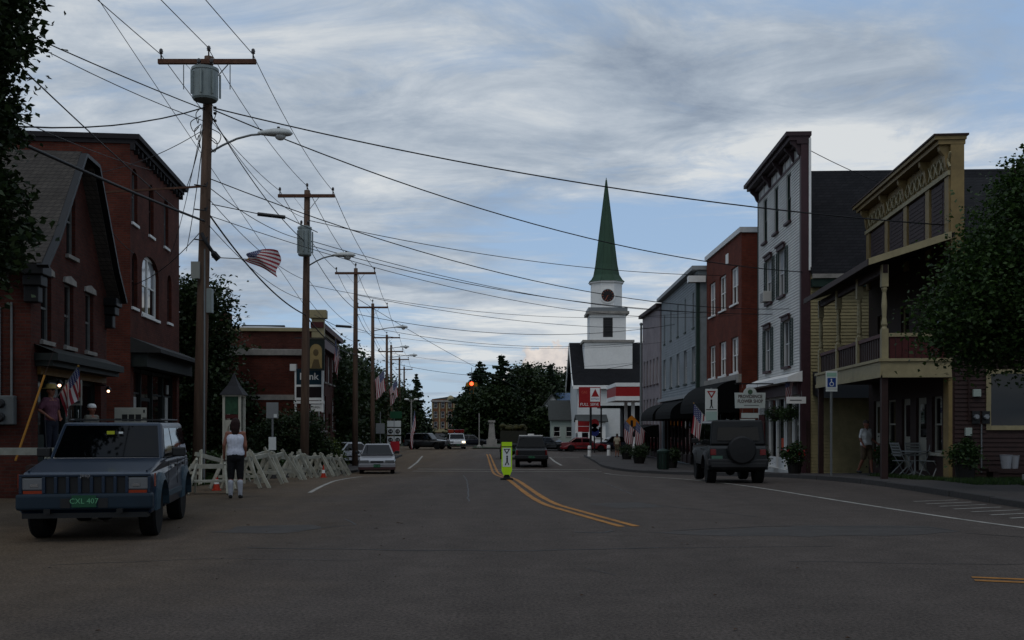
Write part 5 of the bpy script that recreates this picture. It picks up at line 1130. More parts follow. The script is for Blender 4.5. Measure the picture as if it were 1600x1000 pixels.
for a, c, sg, lb in [((-8.3, 27.4, 9.6), (-13.0, 39.0, 8.0), .3, 'thin drop wire from nearest pole to the brick block window'), ((-8.2, 27.4, 9.5), (-11.4, 26.5, 8.0), .25, 'thin drop wire from nearest pole to the shop gable'),
        ((-8.1, 27.4, 9.9), (-8.35, 41.3, 9.9), .5, 'second thin cable sagging between nearest and second poles'), ((-8.1, 27.4, 7.6), (-8.35, 41.3, 7.4), .3, 'lower thin cable between nearest and second poles'), ((-8.1, 27.4, 6.9), (-8.35, 41.3, 6.6), .35, 'lowest thin cable between nearest and second poles'),
        ((-8.2, 41.3, 7.4), (-9.0, 58.9, 7.2), .3, 'lower thin cable between second and third poles'), ((-8.2, 41.3, 6.6), (-9.0, 58.9, 6.3), .3, 'lowest thin cable between second and third poles'), ((-8.2, 41.3, 7.2), (10.8, 54, 7.6), .8, 'thin slack cable crossing from second pole to brick storefront'),
        ((-8.9, 58.9, 6.9), (10.5, 70, 7.2), .7, 'thin low cable crossing from third pole to grey block'), ((-8.2, 27.4, 7.2), (10.8, 50, 6.9), 1.0, 'thin slack cable crossing from nearest pole to brick storefront'), ((-10.1, 74.9, 7.0), (10.3, 79, 6.4), .8, 'thin low cable crossing from fourth pole to pinkish block')]:
    wire(a, c, sg, .010, lb, None, WIREG)
wire(beyond(at(-20, -30, 20), (-8.25, 27.4, 9.7)), (-8.25, 27.4, 9.7), .8, .010, 'thin slack wire from the maple top to nearest pole')
wire(beyond(at(-60, 90, 17), (-12.6, 36, 10.5), 2.2), (-12.6, 36, 10.5), .6, .010, 'thin wire from the maple to the brick block cornice')
# ------------------------------------------------------------------ flags
def flagmat():
    m = bpy.data.materials.new('flag_cloth'); m.use_nodes = True; t = m.node_tree; b = t.nodes['Principled BSDF']; b.inputs['Roughness'].default_value = .8
    uv = t.nodes.new('ShaderNodeUVMap'); sp_ = t.nodes.new('ShaderNodeSeparateXYZ'); t.links.new(uv.outputs[0], sp_.inputs[0])
    def M_(op, a, c=None):
        n = t.nodes.new('ShaderNodeMath'); n.operation = op
        for i, v in enumerate((a, c)):
            if v is None: continue
            if isinstance(v, (int, float)): n.inputs[i].default_value = v
            else: t.links.new(v, n.inputs[i])
        return n.outputs[0]
    st = M_('LESS_THAN', M_('MODULO', M_('MULTIPLY', sp_.outputs[1], 13), 2.0), 1.0)
    cn = M_('MULTIPLY', M_('LESS_THAN', sp_.outputs[0], .4), M_('GREATER_THAN', sp_.outputs[1], 6 / 13))
    vx = M_('SUBTRACT', M_('MODULO', M_('MULTIPLY', sp_.outputs[0], 15), 1.0), .5); vy = M_('SUBTRACT', M_('MODULO', M_('MULTIPLY', sp_.outputs[1], 9.3), 1.0), .5)
    star = M_('LESS_THAN', M_('ADD', M_('MULTIPLY', vx, vx), M_('MULTIPLY', vy, vy)), .06)
    def mx(f, a, c):
        n = t.nodes.new('ShaderNodeMix'); n.data_type = 'RGBA'; t.links.new(f, n.inputs[0])
        for k, v in ((6, a), (7, c)):
            if isinstance(v, tuple): n.inputs[k].default_value = (*v, 1)
            else: t.links.new(v, n.inputs[k])
        return n.outputs[2]
    c = mx(cn, mx(st, (.55, .52, .50), (.26, .022, .032)), mx(star, (.022, .028, .11), (.5, .5, .52))); 
    tr = t.nodes.new('ShaderNodeBsdfTranslucent'); ms = t.nodes.new('ShaderNodeMixShader'); ms.inputs[0].default_value = .3
    t.links.new(c, b.inputs['Base Color']); t.links.new(c, tr.inputs[0]); t.links.new(b.outputs[0], ms.inputs[1]); t.links.new(tr.outputs[0], ms.inputs[2]); t.links.new(ms.outputs[0], t.nodes['Material Output'].inputs[0])
    return m
FLAG = flagmat()
def flag(label, base, tip, fn, w=1.0, h=.62, nu=18, nv=10, group='american flags along the street', staff_r=.014, m=None):
    """staff from base to tip; fn(u,v) gives the cloth point (world offsets from base)"""
    f = thing('flag', label, 'flag', base, 0, group); bv = Vector(base)
    B().tube([(0, 0, 0), tuple(Vector(tip) - bv)], staff_r, 6).build('staff', GALV, f); B().ball(tuple(Vector(tip) - bv), .03, 8).build('finial', mat('gilt', (.4, .25, .06), .4), f)
    V = []; F = []; UV = []
    for j in range(nv + 1):
        for i in range(nu + 1): V.append(tuple(fn(i / nu, j / nv))); UV.append((i / nu, j / nv))
    for j in range(nv):
        for i in range(nu): a = j * (nu + 1) + i; F.append((a, a + 1, a + nu + 2, a + nu + 1))
    me = bpy.data.meshes.new('cloth'); me.from_pydata(V, [], F); me.materials.append(m or FLAG); ul = me.uv_layers.new(name='UVMap')
    for p in me.polygons:
        p.use_smooth = True
        for li in p.loop_indices: ul.data[li].uv = UV[me.loops[li].vertex_index]
    link('cloth', me, f); return f
def hang(tip, base, wl, dr, seed, sway=.0, fold=.12):
    """limp flag hanging from a slanted staff: hoist along the staff, fly falling"""
    T, Bs = Vector(tip) - Vector(base), Vector((0, 0, 0)); rd = random.Random(seed); ph = rd.uniform(0, 6)
    def fn(u, v):
        h0 = T * (1 - .85 * (1 - v))
        d = Vector((sway * u, .06 * math.sin(7 * v + ph + 2 * u) * u, -dr * u))
        q = h0 + d; q.x += .05 * math.sin(9 * v + 3 * u + ph) * u; c = T * .66
        q.x += (c.x - q.x) * fold * u * .5; q.y += .07 * math.sin(13 * v + ph) * u; return q
    return fn
# wind-blown flag on the first pole
b0 = at(331, 402, 27.2); tp = at(388, 405, 27.2)
def fn1(u, v):
    x = 1.0 + u * .62 - (1 - v) * .1; s = math.sin(u * 6 + v * 2)
    A = Vector((.98, 0, -.05)); q = A + Vector((u * .78, .12 * s, .18 + .02 * s - .02 * u))
    drop = (1 - v) * (.20 + .52 * u ** .7); q.z -= drop - .12 * math.sin(u * 2.6); q.x -= (1 - v) * .12 * (1 - u) - .04 * math.sin(v * 7 + u * 3); q.y += .1 * math.sin(v * 6 + u * 4); return q
flag('american flag folded by the wind on the nearest pole', b0, tp, fn1, group=None)
for lab, bpx, tpx, d, w_, dr, sd_ in [('limp american flag low on the fourth pole', (583, 596), (600, 578), 74.5, .9, 1.5, 3), ('limp american flag low on the fifth pole', (606, 612), (620, 592), 96, .9, 1.6, 4),
        ('furled american flag beside the bank cornice', (531, 565), (524, 528), 56, .9, 1.2, 5), ('american flag on a slanted staff left of the parked jeep', (1112, 662), (1084, 630), 46.5, .9, 1.35, 6),
        ('american flag nearest the yellow diamond sign', (994, 674), (976, 656), 76, .9, 1.5, 7), ('american flag beside the dark planter on far pavement', (1010, 676), (994, 658), 72, .9, 1.5, 8),
        ('american flag hung over the flower shop doorway', (1244, 588), (1228, 594), 39.5, .7, .8, 9), ('small red and blue flag far along the left pavement', (640, 690), (648, 640), 110, .9, 1.5, 10)]:
    bb, tt = at(*bpx, d), at(*tpx, d); flag(lab, bb, tt, hang(tt, bb, w_, dr, sd_, .12 if bpx[0] < tpx[0] else -.1))
sb, st_ = at(88, 622, 23.2), at(122, 572, 23.2)
flag('blue and red shop banner drooping from a staff before the brick shop', sb, st_, hang(st_, sb, .5, .55, 2, .1), group=None)

# ------------------------------------------------------------------ signs
def signpost(name, label, x, y, plates, h, pr=.03, pm=GALV, dz_=0, cat='sign', rz=0, group=None):
    s = thing(name, label, cat, (x, y, gz(y) + dz_), rz, group); B().box(-pr, pr, -pr*.6, pr*.6, -.3, h).build('post', pm, s)
    for (cx_, z0, z1, ww, mm) in plates: B().box(cx_ - ww/2, cx_ + ww/2, -pr - .012, -pr - .004, z0, z1).build('plate', mm, s, bevel=.004, seg=1)
    return s
SW = mat('sign_white', (.62, .64, .62), .45, .05); SG = mat('sign_green', (.02, .12, .06), .45); SB = mat('sign_symbol_blue', (.02, .09, .3), .45); SY = mat('sign_amber', (.55, .24, .015), .5); BK = mat('sign_aluminium_back', (.27, .28, .28), .5, .08)
s = signpost('parking_sign', 'white accessible parking sign with blue symbol on kerb post', 9.85, 31.6, [(0, 2.7, 3.25, .36, SW), (0, 2.62, 2.69, .36, SW)], 3.2, dz_=.1)
B().box(-.13, .13, -.048, -.043, 2.76, 3.04).build('symbol_panel', SB, s); B().lathe([(.07, -.053), (.07, -.049)], 14, (0, 0, 2.85), 'y').build('symbol_wheel', SW, s); B().lathe([(.045, -.055), (.045, -.0535)], 14, (0, 0, 2.85), 'y').build('symbol_wheel_hub', SB, s); B().lathe([(.024, -.053), (.024, -.049)], 10, (-.01, 0, 2.99), 'y').build('symbol_head', SW, s); B().box(-.022, .01, -.0525, -.0495, 2.88, 2.965).build('symbol_back', SW, s)
B().box(-.15, .15, -.048, -.043, 3.08, 3.2).build('green_band', mat('sign_pale_green', (.35, .5, .42), .5), s)
s = signpost('pedestrian_sign', 'tall white yield to pedestrians sign behind the parked jeep', 8.95, 46, [(0, 2.3, 3.85, .56, SW)], 3.9, dz_=0.0)
B().prism([(-.2, 3.76), (.2, 3.76), (0, 3.42)], 'y', -.05, -.044).build('yield_mark', MATS['sign_red'], s); B().prism([(-.1, 3.70), (.1, 3.70), (0, 3.53)], 'y', -.054, -.051).build('yield_centre', SW, s)
p_ = B(); p_.lathe([(.045, -.05), (.045, -.044)], 10, (0, 0, 3.34), 'y'); p_.bar((0, -.047, 3.3), (0, -.047, 3.12), .07, .006, up=(0, 1, 0)); p_.bar((0, -.047, 3.14), (-.07, -.047, 2.98), .04, .006, up=(0, 1, 0)); p_.bar((0, -.047, 3.14), (.07, -.047, 2.98), .04, .006, up=(0, 1, 0)); p_.build('walking_mark', BLACK, s)
B().box(-.24, .24, -.05, -.044, 2.9, 2.94).build('text_rule', BLACK, s); B().box(-.25, .25, -.05, -.044, 2.36, 2.84).build('lower_plate', mat('sign_pale_green2', (.4, .5, .46), .5), s)
s = signpost('twin_sign', 'grey back of a square sign above a small plate on post', -8.3, 35.5, [(0, 2.05, 2.6, .42, BK), (0, .95, 1.4, .26, SW)], 2.6, dz_=.0); B().box(.05, .16, -.05, -.044, 2.08, 2.2).build('sticker', SW, s)
s = signpost('warning_sign', 'amber diamond warning sign beyond the dark awnings', 9.35, 80, [], 2.9, dz_=.1); B().prism([(0, 2.0), (.6, 2.6), (0, 3.2), (-.6, 2.6)], 'y', -.05, -.03).build('plate', SY, s); B().box(-.1, .1, -.058, -.051, 2.3, 2.8).build('symbol', BLACK, s)
s = signpost('route_sign', 'stack of green and white route markers beside a pole', -9.9, 86, [(-.3, 1.0, 1.6, .55, SW), (.3, 1.0, 1.6, .55, SW), (-.3, 1.75, 2.3, .55, SW), (.3, 1.75, 2.3, .55, SW), (-.3, 2.4, 2.9, .55, SW), (.3, 2.4, 2.9, .55, SW), (.15, 3.1, 3.7, 1.0, SG)], 3.8)
for cx_ in (-.3, .3):
    for z in (1.3, 2.02): B().lathe([(.2, -.055), (.2, -.046)], 12, (cx_, 0, z), 'y').build('shield_mark', BLACK, s); text('14' if cx_ < 0 else '15', .24, SW, s, (cx_, -.06, z))
signpost('red_board', 'bright red notice board low beside the road edge', -9.6, 84, [(0, .35, 1.2, .75, mat('notice_red', (.5, .04, .06), .5))], 1.2)
signpost('keep_sign', 'square white sign low on a post behind the sedan', -9.0, 70, [(0, .5, 1.15, .55, SW), (0, 1.9, 2.6, .6, BK)], 3.4)
s = signpost('yard_sign', 'white board with dark lettering behind the jeep roof', -9.0, 24.2, [(-.0, 1.62, 1.98, .76, mat('board_cream', (.36, .36, .32), .7, .1))], 1.95)
for k in range(3): B().box(-.2 + k * .16, -.07 + k * .16, -.05, -.044, 1.66, 1.82).build('dark_block', BLACK, s)
B().box(-.36, -.22, -.05, -.044, 1.7, 1.725).build('dark_rule', BLACK, s); B().box(.28, .38, -.05, -.044, 1.72, 1.745).build('dark_rule', BLACK, s); B().box(.3, .34, -.05, -.044, 1.86, 1.93).build('dark_mark', BLACK, s)
s = thing('shop_sign', 'square orange and white shop sign hung under brick shop cornice', 'sign', at(115, 640, 23.6)); B().box(-.19, .19, -.02, .02, .1, .68).build('panel', mat('sign_off_white', (.36, .35, .31), .7, .1), s); B().box(-.15, .17, -.026, -.021, .28, .6).build('orange_panel', mat('faded_orange', (.35, .10, .04), .7, .2), s); B().box(-.16, .16, -.026, -.021, .14, .2).build('text_rule', mat('text_grey', (.1, .1, .1), .7), s); B().tube([(0, 0, .68), (0, .4, .95)], .012, 5).build('bracket', BLACK, s)
# in-street crossing sign
s = thing('crossing_sign', 'lime green in-street pedestrian crossing sign on rubber foot', 'sign', (-.16, 31.5, gz(31.5)))
lime = mat('fluorescent_lime', (.50, .72, .015), .5, .05)
B().prism([(-.09, .12), (.09, .12), (.16, .28), (.16, 1.16), (-.16, 1.16), (-.16, .28)], 'y', -.012, .012).build('panel', lime, s); B().box(-.125, .125, -.018, -.0125, .40, .98).build('white_panel', SW, s)
B().prism([(-.1, .95), (.1, .95), (0, .78)], 'y', -.024, -.019).build('yield_mark', BLACK, s); B().prism([(-.05, .925), (.05, .925), (0, .84)], 'y', -.028, -.025).build('yield_centre', SW, s)
p_ = B(); p_.lathe([(.03, -.024), (.03, -.019)], 8, (.01, 0, .72), 'y'); p_.bar((.01, -.021, .69), (.01, -.021, .57), .05, .005, up=(0, 1, 0)); p_.bar((.01, -.021, .58), (-.05, -.021, .45), .03, .005, up=(0, 1, 0)); p_.bar((.01, -.021, .58), (.06, -.021, .46), .03, .005, up=(0, 1, 0)); p_.build('walking_mark', BLACK, s)
B().lathe([(.2, 0), (.2, .04), (.1, .08), (.07, .16)], 14).build('rubber_foot', RUBBER, s); B().box(-.155, .155, -.016, -.0125, 1.0, 1.03).build('text_rule', DKGREEN, s)
# bank signs
s = thing('bank_sign', 'white framed bank sign with teal panel and display on brick corner', 'sign', at(483, 605, 48.8)); z0 = 0
f = B(); f.box(-.68, -.6, -.06, .06, -1.2, 1.1); f.box(.6, .68, -.06, .06, -1.2, 1.1); f.box(-.6, .6, -.06, .06, .02, .12); f.box(-.6, .6, -.06, .06, -.62, -.5); f.box(-.72, .72, -.08, .08, -.78, -.66); f.build('frame', WHITE, s); B().box(-.6, .6, -.04, .04, .12, .88).build('teal_panel', mat('bank_teal', (.015, .06, .085), .4), s); text('Bank', .46, WHITE, s, (0, -.045, .5), bold=.005)
B().box(-.6, .6, -.04, .04, -.5, .02).build('display_panel', mat('display_dark', (.03, .015, .018), .4), s); B().box(.1, .62, -.04, .04, -1.15, -.8).build('lower_panel', WHITE, s); text('OPEN', .14, BLACK, s, (.36, -.045, -.97)); B().box(-.1, .06, -.04, .04, -1.15, -.8).build('red_panel', MAROON, s); B().box(-.9, -.6, -.1, .1, .78, 1.1).build('corner_cap', WHITE, s); B().tube([(0, .1, -1.2), (0, .1, -4.4)], .07, 8).build('post', GALV, s)
s = thing('portrait_sign', 'dark hanging sign with pale oval portrait beside second pole', 'sign', at(494, 555, 48)); B().box(-.42, .4, -.05, .05, -.72, .74).build('panel', mat('sign_dark_green', (.02, .035, .028), .6), s)
b = B(); n = 14; b.prism([(.28 * math.cos(math.pi * i / n), .22 + .3 * math.sin(math.pi * i / n)) for i in range(n + 1)] + [(-.28, -.62), (.28, -.62)], 'y', -.058, -.051); b.build('pale_field', mat('portrait_tan', (.36, .28, .14), .7, .15), s)
b = B(); b.ball((0, -.06, .12), .13, 10, (1, .1, 1.25)); b.prism([(-.22, -.6), (.22, -.6), (.12, -.2), (-.1, -.2)], 'y', -.066, -.06); b.build('bust_mark', mat('portrait_brown', (.16, .12, .06), .7), s); B().box(-.5, .46, -.07, .07, .74, .82).build('cap', mat('sign_cap', (.1, .09, .07), .7), s); B().bar((.0, 0, .8), (-1.2, 1.0, .9), .05, .05).build('bracket', BLACK, s)
# flower shop sign on bracket
s = thing('flower_shop_sign', 'pale hanging flower shop sign with round top above the jeep', 'sign', (9.6, 41.3, 2.55))
fr = mat('shop_sign_grey', (.50, .53, .50), .6, .06); pts = [(-.6, -.32), (.6, -.32), (.62, .3)] + [(.26 * math.cos(math.pi * i / 10), .3 + .22 * math.sin(math.pi * i / 10)) for i in range(11)] + [(-.62, .3)]
B().prism(pts, 'y', -.03, .03).build('panel', fr, s); B().lathe([(.1, -.04), (.1, -.031)], 14, (0, 0, .33), 'y').build('wreath_mark', mat('sign_sage', (.10, .16, .10), .6), s); text('PROVIDENCE', .19, mat('sign_plum', (.09, .03, .035), .6), s, (0, -.034, .14), sx=.85, bold=.004); text('FLOWER SHOP', .19, MATS['sign_plum'], s, (0, -.034, -.05), sx=.8, bold=.004); B().box(-.25, .35, -.036, -.031, -.23, -.2).build('text_rule', mat('text_grey2', (.2, .2, .2), .7), s)
for z0, x0_, x1_ in ((-.62, -.35, .35), (-.86, -.4, .2)): B().box(x0_, x1_, -.02, .02, z0 - .1, z0 + .1).build('hanging_board', fr, s)
for x in (-.3, .15): B().tube([(x, 0, -.32), (x, 0, -.85)], .008, 5).build('chain', GALV, s)
B().bar((-.6, 0, .66), (1.75, 0, .66), .035, .05).build('bracket', BLACK, s); B().tube([(.3, 0, .52), (.3, 0, .66)], .008, 5).build('chain', GALV, s); B().tube([(-.3, 0, .5), (-.3, 0, .66)], .008, 5).build('chain', GALV, s)
s = thing('small_shop_board', 'small white board hung beneath the white shop cornice', 'sign', at(1244, 625, 38.2)); B().box(-.36, .36, -.02, .02, -.13, .12).build('panel', WHITE, s); B().box(-.24, .2, -.026, -.021, -.03, .01).build('text_rule', MATS['text_grey2'], s); B().tube([(-.2, 0, .12), (-.2, 0, .35)], .008, 5).build('chain', GALV, s); B().tube([(.2, 0, .12), (.2, 0, .35)], .008, 5).build('chain', GALV, s)
# traffic signal on a span wire
wire((-12.1, 98.9, 7.6), (10.5, 84, 6.6), 1.3, .02, 'span wire carrying the red traffic signal')
s = thing('traffic_signal', 'amber traffic signal showing red hung over the street', 'traffic light', at(737, 602, 92)); b = B(); b.box(-.17, .17, -.12, .12, -.75, .3); b.build('housing', mat('signal_amber', (.42, .22, .02), .5), s)
for k, mm in enumerate((mat('signal_red', (.8, .05, .02), .4, emit=(1, .07, .02), estr=5), mat('signal_off_amber', (.1, .06, .01), .3), mat('signal_off_green', (.01, .06, .03), .3))):
    B().lathe([(.17, -.20), (.17, -.121)], 14, (0, 0, .13 - k * .35), 'y').build('lens', mm, s); v = B(); v.tube([(0, -.12, .13 - k * .35), (0, -.28, .13 - k * .35)], .175, 12, cap=False); v.build('visor', MATS['signal_amber'], s)
B().box(-.5, -.18, -.02, .1, -.1, .25).build('side_head', MATS['signal_amber'], s); B().box(.18, .5, -.02, .1, -.1, .25).build('side_head', MATS['signal_amber'], s); B().tube([(0, 0, .3), (0, 0, 1.6)], .03, 6).build('hanger', GALV, s)
# monument, far poles
m_ = thing('stone_monument', 'slender pale stone monument on the green beyond the traffic', 'monument', (-2.35, 119, gz(119))); B().box(-1, 1, -1, 1, -.1, .35).build('base', STONE, m_); B().box(-.6, .6, -.6, .6, .35, 1.0).build('plinth', STONE, m_); B().hull8([(-.42,-.42,1.0),(.42,-.42,1.0),(.42,.42,1.0),(-.42,.42,1.0),(-.27,-.27,2.95),(.27,-.27,2.95),(.27,.27,2.95),(-.27,.27,2.95)]).build('shaft', STONE, m_); B().box(-.4, .4, -.4, .4, 2.95, 3.2).build('cap', STONE, m_)
m_ = thing('white_pole', 'thin white pole standing left of the monument', 'pole', (-3.75, 117, gz(117))); B().tube([(0, 0, 0), (0, 0, 4.0)], [.07, .06], 8).build('shaft', STONE, m_); B().lathe([(.3, 0), (.25, .3), (.1, .4)], 8).build('foot', STONE, m_)
m_ = thing('corner_pole', 'tall thin grey pole at the far corner of the pinkish building', 'pole', (9.9, 78.5, gz(78.5))); B().tube([(0, 0, 0), (0, 0, 10.2)], [.13, .08], 10).build('shaft', GALV, m_); B().ball((0, 0, 10.25), .13, 8).build('finial', GALV, m_)
m_ = thing('street_lamp', 'pale double headed street lamp far along the left pavement', 'street lamp', (-11.6, 118, gz(118))); B().tube([(0, 0, 0), (0, 0, 5.6)], [.1, .07], 8).build('post', STONE, m_)
for s_ in (-1, 1): B().tube([(0, 0, 5.3), (s_ * .5, 0, 5.6)], .04, 6).build('arm', STONE, m_); B().ball((s_ * .55, 0, 5.6), .2, 10, (1.4, 1, .6)).build('lamp_head', WHITE, m_)
for x, y in ((5.9, 78), (7.6, 80.5)): m_ = thing('bollard', 'short white bollard on the ' + ('kerb tip beyond the pickup' if x < 7 else 'far pavement near the red car'), 'bollard', (x, y, gz(y) + .1)); B().lathe([(.14, 0), (.14, .75), (.1, .85)], 10).build('post', WHITE, m_); B().lathe([(.145, .5), (.145, .62)], 10).build('band', GALV, m_)

# ------------------------------------------------------------------ barricades, cones, kiosk
bw_ = mat('chalky_white_board', (.42, .41, .35), .8, .2, 6, stain=.3)
def barricade(label, x, y, rz, L=1.3, h=.98, spread=.40, tilt=0.0, wide=False):
    o = thing('barricade', label, 'barricade', (x, y, gz(y)), rz, 'white wooden barricades along the road edge'); o.rotation_euler = (0, tilt, rz)
    B().box(-L/2, L/2, -.045, .045, h - .10, h).build('top_rail', bw_, o)
    if wide: B().box(-L/2 - .12, L/2 + .12, -.16, .16, h * .40, h * .40 + .045).build('shelf_board', bw_, o)
    for s in (-1, 1):
        sp1 = spread * random.uniform(.8, 1.2)
        for q in (-1, 1): B().bar((s * (L/2 - .14), q * -.03, h + random.uniform(.0, .12)), (s * (L/2 - .02), q * sp1, .02), .085, .04, up=(1, 0, 0)).build('leg', bw_, o)
        if not wide: B().bar((s * (L/2 - .10), -spread * .62, h * .38), (s * (L/2 - .10), spread * .62, h * .38), .03, .07).build('brace', bw_, o)
brl = ['broad barricade with low shelf beside the nearest pole foot', 'barricade directly behind the woman in the white top', 'barricade just right of the woman in the white top', 'second barricade right of the woman', 'barricade below the twin sign post',
       'barricade leaning open beneath the twin sign', 'barricade left of the second pole foot', 'barricade at the foot of the second pole', 'barricade beside the orange traffic cone', 'barricade just beyond the orange traffic cone',
       'upright barricade fourth from the silver sedan', 'upright barricade third from the silver sedan', 'upright barricade second from the silver sedan', 'barricade right behind the silver sedan corner']
bpos = [(-6.85, 23.3, .12, .0), (-6.75, 25.0, 1.25, .04), (-6.45, 26.2, 1.4, -.05), (-6.85, 27.7, 1.1, .08), (-6.7, 29.4, 1.5, -.05), (-7.0, 31.0, 1.2, .1), (-6.8, 32.4, 1.6, -.08), (-7.05, 33.7, 1.3, .05),
        (-6.9, 35.4, 1.0, -.05), (-7.0, 37.0, 1.45, .06), (-7.0, 38.4, 1.5, .04), (-7.05, 39.6, 1.62, -.05), (-7.1, 40.8, 1.5, .05), (-7.1, 42.1, 1.55, -.03)]
for k, ((x, y, a, ti), lb) in enumerate(zip(bpos, brl)): barricade(lb, x, y, a, L=1.15 if k else .9, h=(.82 if y < 30 else .74) if k else .68, spread=.42, tilt=ti, wide=(k == 0))
for k, (x, y, rz, ti) in enumerate([(-7.35, 24.9, .9, .25), (-7.5, 30.3, 1.0, -.22), (-7.4, 36.4, 1.2, .25)]): barricade(['barricade tipped over behind the woman', 'barricade tipped over under the twin sign', 'barricade tipped over behind the cone'][k], x, y, rz, 1.2, .8, .36, tilt=ti)
def cone(label, x, y):
    o = thing('traffic_cone', label, 'traffic cone', (x, y, gz(y)), .3, 'orange traffic cones'); o.scale = (.6, .6, .6); om = mat('cone_orange', (.45, .06, .02), .6)
    B().box(-.18, .18, -.18, .18, 0, .04).build('base', om, o); B().lathe([(.14, .04), (.03, .7), (.02, .72)], 14).build('cone', om, o); B().lathe([(.107, .26), (.077, .44)], 14).build('white_band', WHITE, o)
cone('small orange traffic cone standing between barricades near second pole', -6.5, 35.3); cone('small orange traffic cone standing behind the first broad barricade', -7.1, 24.6)
KW = mat('kiosk_white', (.52, .50, .43), .7, .1, 5, stain=.2)
k_ = thing('notice_kiosk', 'small cream notice kiosk with dark peaked roof and green board', 'kiosk', (-7.6, 28.0, -.12)); k_.scale = (.72, .72, 1)
for x in (-.3, .3):
    for y in (-.3, .3): p = B(); p.box(x - .045, x + .045, y - .045, y + .045, 0, 2.55); p.build('post', KW, k_)
B().box(-.26, .26, -.3, -.26, 1.98, 2.5).build('notice_board', mat('board_green', (.05, .12, .07), .5, .4, 9), k_); B().box(-.26, .26, -.305, -.262, 1.86, 1.97).build('red_rail', MAROON, k_)
bb = B(); pts = [(-.3, 1.82), (.3, 1.82), (.3, .1), (.2, .1), (.2, 1.45)] + [(.2 * math.cos(math.pi * i / 8), 1.5 + .22 * math.sin(math.pi * i / 8)) for i in range(9)] + [(-.2, 1.45), (-.2, .1), (-.3, .1)]; bb.prism(pts, 'y', -.3, -.27); bb.build('arch_panel', KW, k_)
B().lathe([(.62, 2.5), (.55, 2.56), (.3, 2.75), (.12, 2.95), (.03, 3.1)], 4, (0, 0, 0), 'z', 0, math.pi / 4).build('roof', mat('kiosk_slate', (.05, .05, .055), .8, .2), k_); B().box(-.36, .36, -.36, .36, 2.46, 2.52).build('eave', KW, k_)
gw_ = thing('guy_guard', 'slanting yellow guy wire guard before the brick shop corner', 'guy wire', at(24, 720, 20.5)); B().tube([(0, 0, 0), (.22, .8, 1.75)], .022, 8).build('guard', mat('guard_yellow', (.42, .22, .03), .6), gw_); B().tube([(.22, .8, 1.75), (.4, 1.55, 3.2)], .005, 5).build('wire', BROWN, gw_)
rl = thing('white_rail', 'low white plank rail at the left edge behind the jeep', 'rail', (-10.6, 19.6, 0)); B().box(-1.6, 1.9, -.03, .03, 1.0, 1.14).build('plank', bw_, rl)
for x in (-1.4, .2, 1.7): B().box(x - .05, x + .05, -.0, .08, 0, 1.1).build('post', bw_, rl)

# ------------------------------------------------------------------ trees in the distance
cz_ = gz(150)
spec = [('pine', 'tall ragged pine left of the church houses', -1.5, 150, 13.0, 5.2), ('pine', 'second dark pine beside the ragged pine', -4.9, 156, 12.4, 5.0), ('pine', 'narrow dark spruce above the loaded truck', 2.6, 158, 12.2, 2.4), ('pine', 'low spruce behind the white house ridge', 6.2, 164, 12.4, 2.6), ('pine', 'small spruce at the left end of the wood', -6.4, 160, 9.6, 2.6)]
for i, (k, lb, x, y, h, r) in enumerate(spec): conifer('pine_tree', lb, (x, y, cz_), h, r, 50 + i, 12000, .5, 'trees beyond the green', .12)
mids = [(-5.2, 150, 7.0, 2.4, 'rounded dark tree right of the brick hall'), (-2.4, 149, 8.2, 3.2, 'broad dark tree behind the monument'), (1.6, 157, 11.0, 3.4, 'dark tree above the loaded truck'), (3.4, 165, 11.6, 4.0, 'tall dark tree with pale crown centre of the wood'),
        (7.2, 172, 11.8, 4.2, 'tall tree behind the white house'), (10.5, 176, 11.9, 4.0, 'tall tree between barn and church roof'), (18, 180, 12.5, 5.0, 'tree rising behind the church roof'), (-6.6, 172, 8.0, 2.4, 'small dark tree by the brick hall'), (24, 150, 11, 5, 'dark tree hidden behind the pinkish building'), (5.0, 148, 5.0, 2.0, 'small tree beside the white house')]
for i, (x, y, h, r, lb) in enumerate(mids):
    tree('broad_tree', lb, (x, y, cz_), .3, [(0, 0, h * .62, r, r, h * .40), (r * .5, .3, h * .4, r * .75, r * .8, h * .34), (-r * .55, 0, h * .42, r * .7, r * .8, h * .32), (r * .2, .2, h * .2, r * .9, r * .9, h * .2)], 14000, .5, 70 + i, LEAFD, 'trees beyond the green', 110, .13)
lefts = [(-12.6, 66, 7.6, 2.2, 'dark tree behind the third pole'), (-14.5, 82, 8.8, 2.8, 'dark tree between third and fourth poles'), (-15.2, 96, 9.4, 3.0, 'dark tree behind the flags'), (-17.0, 112, 9.6, 3.0, 'dark tree beyond the route markers'), (-18.0, 130, 9.6, 3.2, 'dark tree beyond the fifth pole'), (-16.2, 145, 7.6, 2.6, 'far dark tree at the end of the pole row'),
         (-20.5, 165, 10.2, 3.4, 'far tree left of the brick hall'), (-27, 120, 10, 4, 'broad tree behind the left row'), (-22, 100, 9, 3.5, 'broad tree far behind the bank'), (-24, 60, 8.5, 3.5, 'broad tree beyond the annex roof'), (-21, 48, 8, 3, 'tree behind the corner brick building')]
for i, (x, y, h, r, lb) in enumerate(lefts):
    tree('broad_tree', lb, (x, y, gz(y)), .25, [(0, 0, h * .66, r * .85, r, h * .36), (r * .4, .3, h * .38, r * .8, r * .8, h * .34), (-r * .5, 0, h * .45, r * .7, r * .8, h * .32), (.1, 0, h * .18, r * .8, r * .8, h * .18)], 13000, .34, 90 + i, LEAFD, 'trees along the left side of the street', 110, .13)
conifer('pine_tree', 'ragged dark spruce beside the brick hall', (-14.6, 156, cz_), 10.4, 2.6, 61, 8000, .4, 'trees beyond the green', .1, .45)
